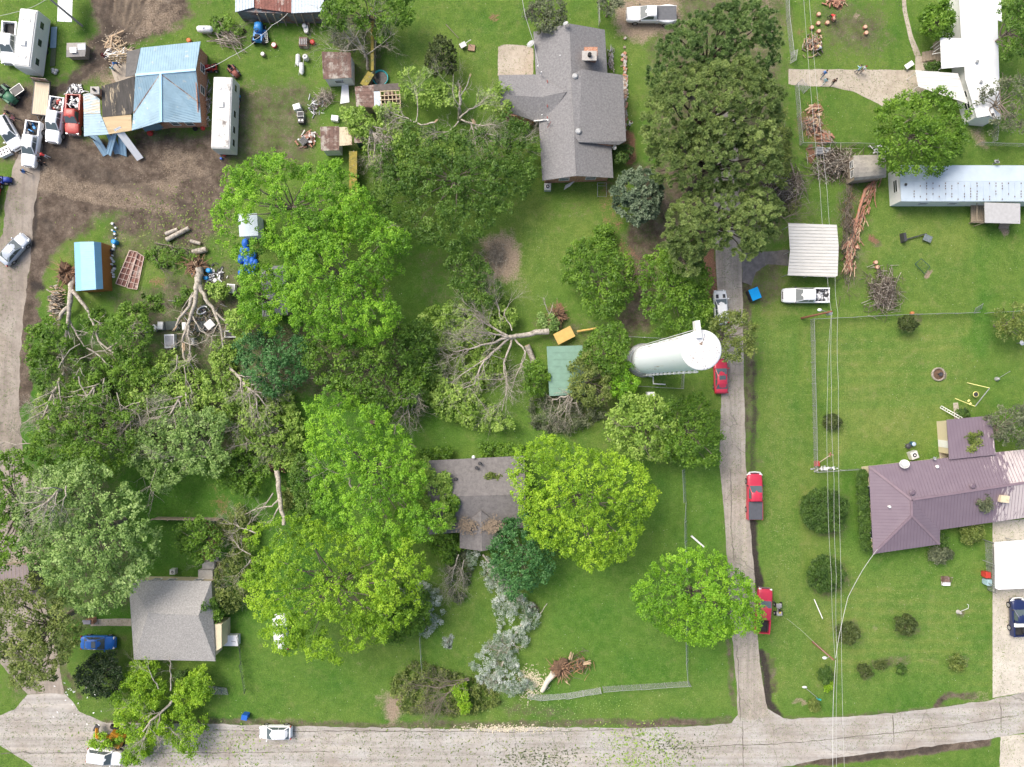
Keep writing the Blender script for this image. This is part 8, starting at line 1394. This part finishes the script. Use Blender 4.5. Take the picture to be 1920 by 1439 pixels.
fallen('mass of wilted branches in the centre left hollow', [([(500, 840, 1.), (470, 820, 1.4), (440, 800, 1.4)], .2, .06, 10), ([(500, 740, 1.), (510, 790, 1.4), (520, 850, 1.2)], .15, .05, 10), ([(555, 800, 1.5), (520, 820, 1.5)], .1, .04, 6)], [([(430, 760), (480, 735), (540, 745), (560, 800), (558, 870), (520, 880), (480, 850), (440, 830)], 2.2)], 'light', 205, bark=BARKP, dens=1., hole=.12, lobe=1.3)
fallen('big downed tree with pale bare limbs left of the green roofed shed', [([(1028, 622, 1.2), (1005, 623, 1.4), (975, 630, 1.6), (955, 632, 2.)], .42, .28, 0), ([(955, 632, 2.), (925, 615, 2.6), (900, 600, 3), (885, 590, 3.2)], .18, .04, 8), ([(955, 632, 2.), (930, 628, 2.8), (895, 622, 3.2)], .16, .04, 8), ([(950, 634, 2.), (915, 645, 2.8), (880, 655, 3.2), (850, 660, 3.)], .18, .05, 8), ([(955, 634, 1.8), (925, 660, 2.4), (900, 690, 2.8), (890, 720, 2.4), (850, 735, 2.)], .18, .05, 7), ([(925, 662, 2.4), (870, 700, 2.6), (845, 720, 2.)], .1, .04, 5), ([(960, 634, 1.6), (945, 680, 2.2), (950, 730, 2.), (940, 775, 1.6)], .16, .04, 7), ([(965, 636, 1.6), (985, 660, 2.), (975, 690, 1.8), (955, 745, 1.6)], .14, .04, 5), ([(940, 600, 3), (935, 575, 3), (918, 548, 3)], .1, .03, 5), ([(960, 620, 3), (945, 590, 3), (955, 570, 3)], .09, .03, 3)],
       [([(790, 590), (830, 568), (870, 575), (930, 570), (965, 590), (960, 610), (900, 640), (850, 650), (805, 650)], 2.6), ([(775, 690), (830, 680), (860, 720), (900, 750), (940, 780), (965, 800), (900, 805), (830, 780), (790, 740)], 2.6), ([(870, 560), (905, 530), (950, 560), (930, 600), (880, 590)], 2.), ([(860, 640), (930, 650), (950, 700), (900, 730), (860, 690)], 1.6)], 'light', 206, dens=1., hole=.16, tlen=2.5, nf=(2, 4))
rr_ = fallen('overturned root crater with broken saplings behind the downed tree', [([(1030, 590, .6), (1024, 575, 1.5), (1018, 558, 2.)], .09, .04, 1), ([(1030, 592, .6), (1034, 580, 1.4), (1037, 568, 1.8)], .08, .03, 1)], [([(1010, 590), (1040, 592), (1048, 612), (1020, 615)], 1.4)], 'pale', 207, root=(1046, 592, 1.0), lvl=2)
fallen('broken limb with bare forked twigs across the bottom of the green roof', [([(1098, 718, 2.8), (1082, 735, 2.9), (1060, 745, 2.7), (1035, 750, 2.)], .16, .06, 8), ([(1070, 740, 2.8), (1062, 765, 2.), (1050, 785, 1.6)], .09, .03, 7), ([(1050, 748, 2.4), (1045, 775, 1.8)], .06, .03, 5)], [([(995, 755), (1050, 742), (1120, 745), (1132, 780), (1070, 815), (1000, 800)], 1.8)], 'dry', 208, stub=[((1099, 717, 2.8), (.9, .4), .18)], dens=.8)
fallen('storm-broken tree with many pale bare limbs above the dark tree', [([(862, 225, .2), (862, 215, 3.), (863, 195, 6.), (862, 172, 7.)], .30, .14, 1), ([(862, 222, 5), (880, 205, 6), (905, 195, 6.5)], .12, .04, 5), ([(865, 225, 4), (895, 235, 5), (930, 235, 6)], .12, .04, 6), ([(880, 230, 4), (888, 250, 4.5), (892, 275, 4.5)], .12, .04, 6), ([(860, 228, 4), (840, 248, 4.6), (815, 250, 5)], .1, .04, 5), ([(890, 238, 5), (920, 265, 5), (950, 270, 5)], .08, .03, 5), ([(863, 205, 6), (852, 185, 7), (850, 140, 8)], .07, .03, 3), ([(864, 180, 7), (876, 160, 8), (881, 143, 8.5)], .08, .04, 0), ([(815, 230, 5), (790, 235, 4.6), (765, 222, 4.2), (740, 215, 4)], .12, .04, 6), ([(780, 230, 4.6), (783, 190, 5), (778, 160, 5)], .07, .03, 4), ([(750, 220, 4), (720, 240, 3.6), (715, 250, 3.4)], .06, .03, 3), ([(905, 250, 5), (960, 260, 5), (1000, 262, 5)], .07, .03, 5)],
       [([(745, 140), (790, 115), (810, 150), (800, 190), (765, 180)], 4.), ([(700, 200), (740, 190), (760, 230), (730, 260), (705, 240)], 3.6), ([(800, 160), (840, 150), (870, 170), (830, 200)], 4.), ([(900, 170), (950, 160), (960, 200), (910, 210)], 4), ([(740, 250), (820, 250), (850, 290), (800, 320), (745, 300)], 5.)], 'light', 209, dens=.5, hole=.3, stub=[((862, 172, 7.), (0, 1), .14), ((881, 145, 8.4), (.2, 1), .1), ((890, 232, 5), (-.3, .6), .2), ((815, 230, 5), (.6, .4), .14)], tlen=2.1, nf=(2, 4))
fallen('leafless grey tree collapsed over the top of the small white shed', [([(690, 130, .3), (688, 110, 1.5), (680, 90, 3), (670, 70, 4)], .2, .08, 4), ([(684, 100, 2), (660, 80, 3), (640, 50, 4), (625, 30, 4.5)], .1, .03, 8), ([(686, 105, 2), (705, 90, 3.), (728, 72, 4)], .08, .03, 5), ([(690, 30, 5), (700, 22, 5), (735, 18, 5)], .1, .03, 5), ([(680, 20, 5), (672, 60, 4), (650, 95, 3.4)], .08, .03, 8), ([(684, 92, 3), (640, 95, 3), (612, 90, 3)], .07, .02, 7), ([(695, 20, 5), (712, 40, 4.5), (724, 52, 4)], .07, .02, 4)], [([(620, 40), (680, 30), (690, 70), (650, 90), (620, 75)], 2.6)], 'dry', 210, dens=.5, hole=.3)
fallen('fallen tree over the street corner with pale trunk and light leaves', [([(330, 1300, 2.), (318, 1322, 2.4), (300, 1338, 2.8), (282, 1352, 3.2), (268, 1372, 3.4)], .20, .09, 3), ([(282, 1352, 3.2), (278, 1375, 3.2), (265, 1392, 3.)], .12, .05, 4), ([(320, 1295, 3.), (321, 1265, 3.6), (318, 1236, 4.)], .1, .05, 2), ([(297, 1292, 3.2), (285, 1270, 3.6), (278, 1250, 3.8)], .08, .03, 3), ([(276, 1344, 3.), (255, 1330, 3.2), (240, 1322, 3.4)], .07, .03, 4), ([(300, 1365, 3.), (320, 1365, 3.), (330, 1380, 2.8)], .06, .03, 4)],
       [([(250, 1240), (275, 1230), (290, 1270), (300, 1310), (270, 1350), (215, 1345), (210, 1305), (232, 1275)], 3.4), ([(345, 1275), (372, 1262), (390, 1285), (385, 1315), (350, 1330), (320, 1330), (320, 1300)], 3.2), ([(215, 1350), (270, 1350), (340, 1345), (375, 1360), (385, 1330), (360, 1410), (355, 1430), (320, 1400), (290, 1380), (260, 1430), (225, 1440), (235, 1395)], 3.), ([(172, 1385), (205, 1380), (222, 1395), (190, 1405), (168, 1400)], 2.6)], 'mapley', 211, dens=1.25, hole=.03, lobe=1.4)
fallen('cut white stump trunk with uptorn orange roots on the corner lot', [([(1016, 1296, .4), (1028, 1275, .7), (1038, 1262, .9)], .28, .46, 0)], [], 'dry', 212, bark=mat('bleached bark', (.60, .55, .45), .8, var=.15, scale=3, stretch=(1, 1, 1)), root=(1050, 1252, 1.1), stub=[((1068, 1235, 1.), (.2, .9), .22), ((1095, 1245, .8), (.9, .3), .2), ((1060, 1278, .4), (.8, -.4), .12)])
heap('root_heap', 'spray of torn orange roots right of the cut white stump', 'roots', 1085, 1245, 40, 34, 120, 1.1, .035, [mat('orange root', (.42, .24, .13), .9, var=.3), BARK, SOIL], .9, 27)
fallen('flowering tree fallen down the lawn in a curve of white blossom', [([(1000, 1130, .6), (985, 1160, .8), (960, 1200, 1.), (945, 1240, 1.), (930, 1270, .9)], .16, .06, 12), ([(905, 1040, 3), (930, 1070, 2.6), (960, 1110, 2.)], .12, .06, 8), ([(1012, 1152, .9), (1026, 1132, 1.6)], .06, .04, 0)], [([(872, 1030), (905, 1045), (935, 1065), (960, 1110), (1000, 1140), (1012, 1165), (985, 1215), (965, 1230), (975, 1270), (1000, 1295), (960, 1308), (900, 1285), (882, 1255), (900, 1225), (935, 1190), (925, 1130), (905, 1080), (875, 1060)], 1.8)], 'blossom', 213, bark=BARKP, dens=.95, hole=.2, lobe=.85, lvl=3)
fallen('blossoming branch hanging beside the yellow tree, left of the lawn gap', [([(760, 1110, 2.), (790, 1120, 1.8), (805, 1150, 1.4), (795, 1190, .8)], .08, .04, 4)], [([(742, 1108), (790, 1092), (822, 1118), (832, 1165), (812, 1180), (798, 1200), (785, 1185), (800, 1150), (780, 1125)], 2.)], 'blossom', 214, bark=BARK, dens=.95, hole=.15, lobe=.95)
fallen('small sprig of blossom on the grass between the two white sprays', [([(832, 1212, .1), (838, 1205, .3), (846, 1198, .2)], .03, .02, 2)], [([(828, 1202), (848, 1196), (842, 1216), (832, 1214)], .5)], 'blossom', 215, bark=BARK, lobe=.5, dens=.8, lvl=1, tlen=.5)
fallen('dead grey brush with blossom below the porch of the brown grey house', [([(860, 1040, 2.), (850, 1070, 2.), (845, 1100, 1.6)], .08, .03, 10), ([(870, 1050, 2.), (860, 1090, 1.6)], .06, .03, 8)], [([(835, 1045), (865, 1035), (880, 1065), (870, 1120), (850, 1135), (838, 1090)], 1.6)], 'dry', 216, dens=.6)
fallen('felled olive crown with brown stems at the lawn edge near the street', [([(880, 1275, 1.), (850, 1285, 1.6), (815, 1290, 1.8), (785, 1285, 1.6)], .12, .04, 12), ([(870, 1282, 1.2), (840, 1300, 1.6), (800, 1325, 1.4)], .1, .03, 12), ([(860, 1285, 1.2), (830, 1310, 1.5), (820, 1335, 1.2)], .08, .03, 10), ([(878, 1272, 1.2), (840, 1278, 1.8), (795, 1270, 1.6)], .08, .03, 10)], [([(728, 1290), (775, 1250), (800, 1255), (860, 1275), (920, 1280), (935, 1325), (870, 1345), (800, 1345), (750, 1335)], 1.4)], 'olive', 217, bark=BARK, dens=.8, hole=.15)
tree('shrub', 'lime green sprig in the felled olive crown', [(852, 1290), (870, 1288), (880, 1325), (870, 1340), (860, 1315)], 'mapley', 2.2, .8, .3, 140, 1., .1, 'shrub', trunk=False)
fallen('tangle of bare and olive branches between the cream house and the yellow tree', [([(470, 1050, 3), (455, 1070, 3), (440, 1095, 2.6)], .1, .03, 8), ([(480, 1000, 3), (450, 990, 2.6), (425, 975, 2.)], .1, .03, 8), ([(470, 1040, 3), (450, 1030, 3.), (432, 1005, 2.6)], .08, .03, 6), ([(410, 1020, 2), (405, 1045, 2)], .06, .03, 5)], [([(402, 1075), (430, 1035), (465, 1010), (470, 1060), (455, 1120), (425, 1160), (408, 1130)], 3.0), ([(405, 985), (450, 970), (470, 1000), (440, 1020)], 2.6)], 'olive', 218, dens=.8, hole=.18)
fallen('bare forked branch in the gap of the spring-green tree', [([(660, 915, 8), (650, 890, 8.5), (645, 865, 9)], .14, .05, 4), ([(655, 900, 8.4), (640, 890, 8.6), (615, 880, 9)], .07, .03, 4)], [], 'light', 219, lvl=2)
fallen('grey dead branches below the pines at the edge of the lane', [([(1470, 340, .6), (1450, 360, 1.), (1420, 370, .9)], .14, .05, 8), ([(1480, 300, .6), (1495, 340, 1.), (1490, 390, .8)], .12, .04, 8), ([(1450, 400, .8), (1470, 410, 1.), (1500, 395, .8)], .1, .03, 6)], [([(1440, 330), (1480, 330), (1505, 380), (1470, 400), (1440, 390)], 1.0)], 'olive', 220, bark=BARK, dens=.5)
fallen('leafy torn branches lying in the upper yard around the logs', [([(290, 455, .3), (330, 465, .5), (370, 470, .4)], .08, .03, 9), ([(285, 470, .3), (300, 500, .4), (310, 515, .3)], .06, .02, 6), ([(330, 470, .3), (350, 490, .4)], .05, .02, 6)], [([(265, 470), (330, 455), (380, 480), (370, 500), (300, 500)], .6), ([(330, 540), (355, 545), (350, 570), (325, 565)], 1.), ([(245, 560), (290, 552), (300, 580), (260, 590)], .8)], 'green', 221, bark=BARK, dens=.5, hole=.35)
fallen('torn branch heap in the upper yard beside the propane tank', [([(400, 40, .3), (430, 48, .4), (450, 60, .3)], .05, .02, 8)], [([(395, 35), (430, 30), (455, 50), (440, 68), (405, 62)], .7)], 'green', 222, bark=BARK, dens=.5, hole=.35)
fallen('ferny dark shrubbery strip at the lower edge of the weeds near the sheds', [([(700, 300, .5), (720, 320, .8), (740, 310, .8)], .06, .02, 8)], [([(680, 270), (710, 262), (720, 300), (690, 310)], 2.0)], 'green', 223, dens=.8)

def downed(label, a, b, wd, sp, seed, z=2.4, bark=BARKP, dens=1., hole=.12):
    # a crown thrown flat: stem from a towards b, side limbs swept back, torn foliage round its outer half
    rng = np.random.default_rng(seed); A, B = Vector(a), Vector(b); d = B - A; n = Vector((-d.y, d.x)).normalized(); P = lambda t, s, zz: (A.x + d.x * t + n.x * s * wd, A.y + d.y * t + n.y * s * wd, zz)
    limbs = [([P(0, 0, .8), P(.4, .05, z), P(.75, -.05, z * 1.1), P(1, .05, z)], .22, .05, 6)]
    for i in range(6): t = .2 + .1 * i; s = (1 if i % 2 else -1) * (.6 + .35 * rng.random()); limbs.append(([P(t, 0, z), P(t + .18, s * .5, z * 1.15), P(t + .36, s, z)], .1, .03, 5))
    fol = [([P(.35 + .7 * (.5 - .5 * math.cos(k * .5236)) * (1 if k else 1), math.sin(k * .5236) * (.75 + .3 * rng.random()), 0)[:2] for k in range(12)], z * .9)]
    fallen(label, limbs, fol, sp, seed, bark, dens=dens, hole=hole, lobe=1.15, tlen=1.5)
downed('pale flattened crown sprawling left of the big forked tree top', (215, 690), (120, 790), 46, 'light', 301)
downed('torn olive crown spread across the thicket above the silvery tree', (290, 720), (215, 830), 44, 'light', 302)
downed('grey limbed crown swept down toward the toppled pale crown', (360, 720), (300, 800), 44, 'pale', 303, 3.2)
downed('bare limbed top dropped into the thicket beside the dusty lane', (120, 700), (70, 800), 32, 'light', 304, 3., dens=.5, hole=.4)
downed('twisted crown lying right of the forked trunk tips', (430, 690), (500, 760), 34, 'light', 305, 3.4, hole=.3)
downed('broken crown with bleached twigs below the dark tree at the picture centre', (800, 700), (740, 780), 34, 'green', 306, 3.2, dens=.6, hole=.3)
downed('fallen limbs hanging over the silvery tree top', (140, 900), (60, 960), 40, 'pale', 307, 11.5, dens=.6, hole=.3)
downed('grey tangle of limbs between the sheds and the dark tree', (680, 215), (730, 300), 34, 'light', 308, 3.4, dens=.5, hole=.35)

rng0 = np.random.default_rng(88); SPOTS = sorted([(rng0.uniform(70, 520), rng0.uniform(640, 850)) for i in range(18)])
NTH = ORD
for i, (u, v) in enumerate(SPOTS):
    rng = np.random.default_rng(400 + i); z = rng.uniform(2.6, 3.6); p = W(u, v, z); a = rng.normal() * .9 - 1.4; T = thing('fallen_branch', 'pale bare limb lying on the left thicket of torn foliage, %s from the left' % NTH[i], 'fallen branch', (p.x, p.y, 0), 0, 'bare limbs strewn over the left thicket'); mb = MB(T.location)
    twigs(mb, p, (math.cos(a), math.sin(a), -.08), rng.uniform(2.6, 4.6), rng.uniform(.06, .12), 3, rng, 0.); mb.build('limb', BARKP, T)
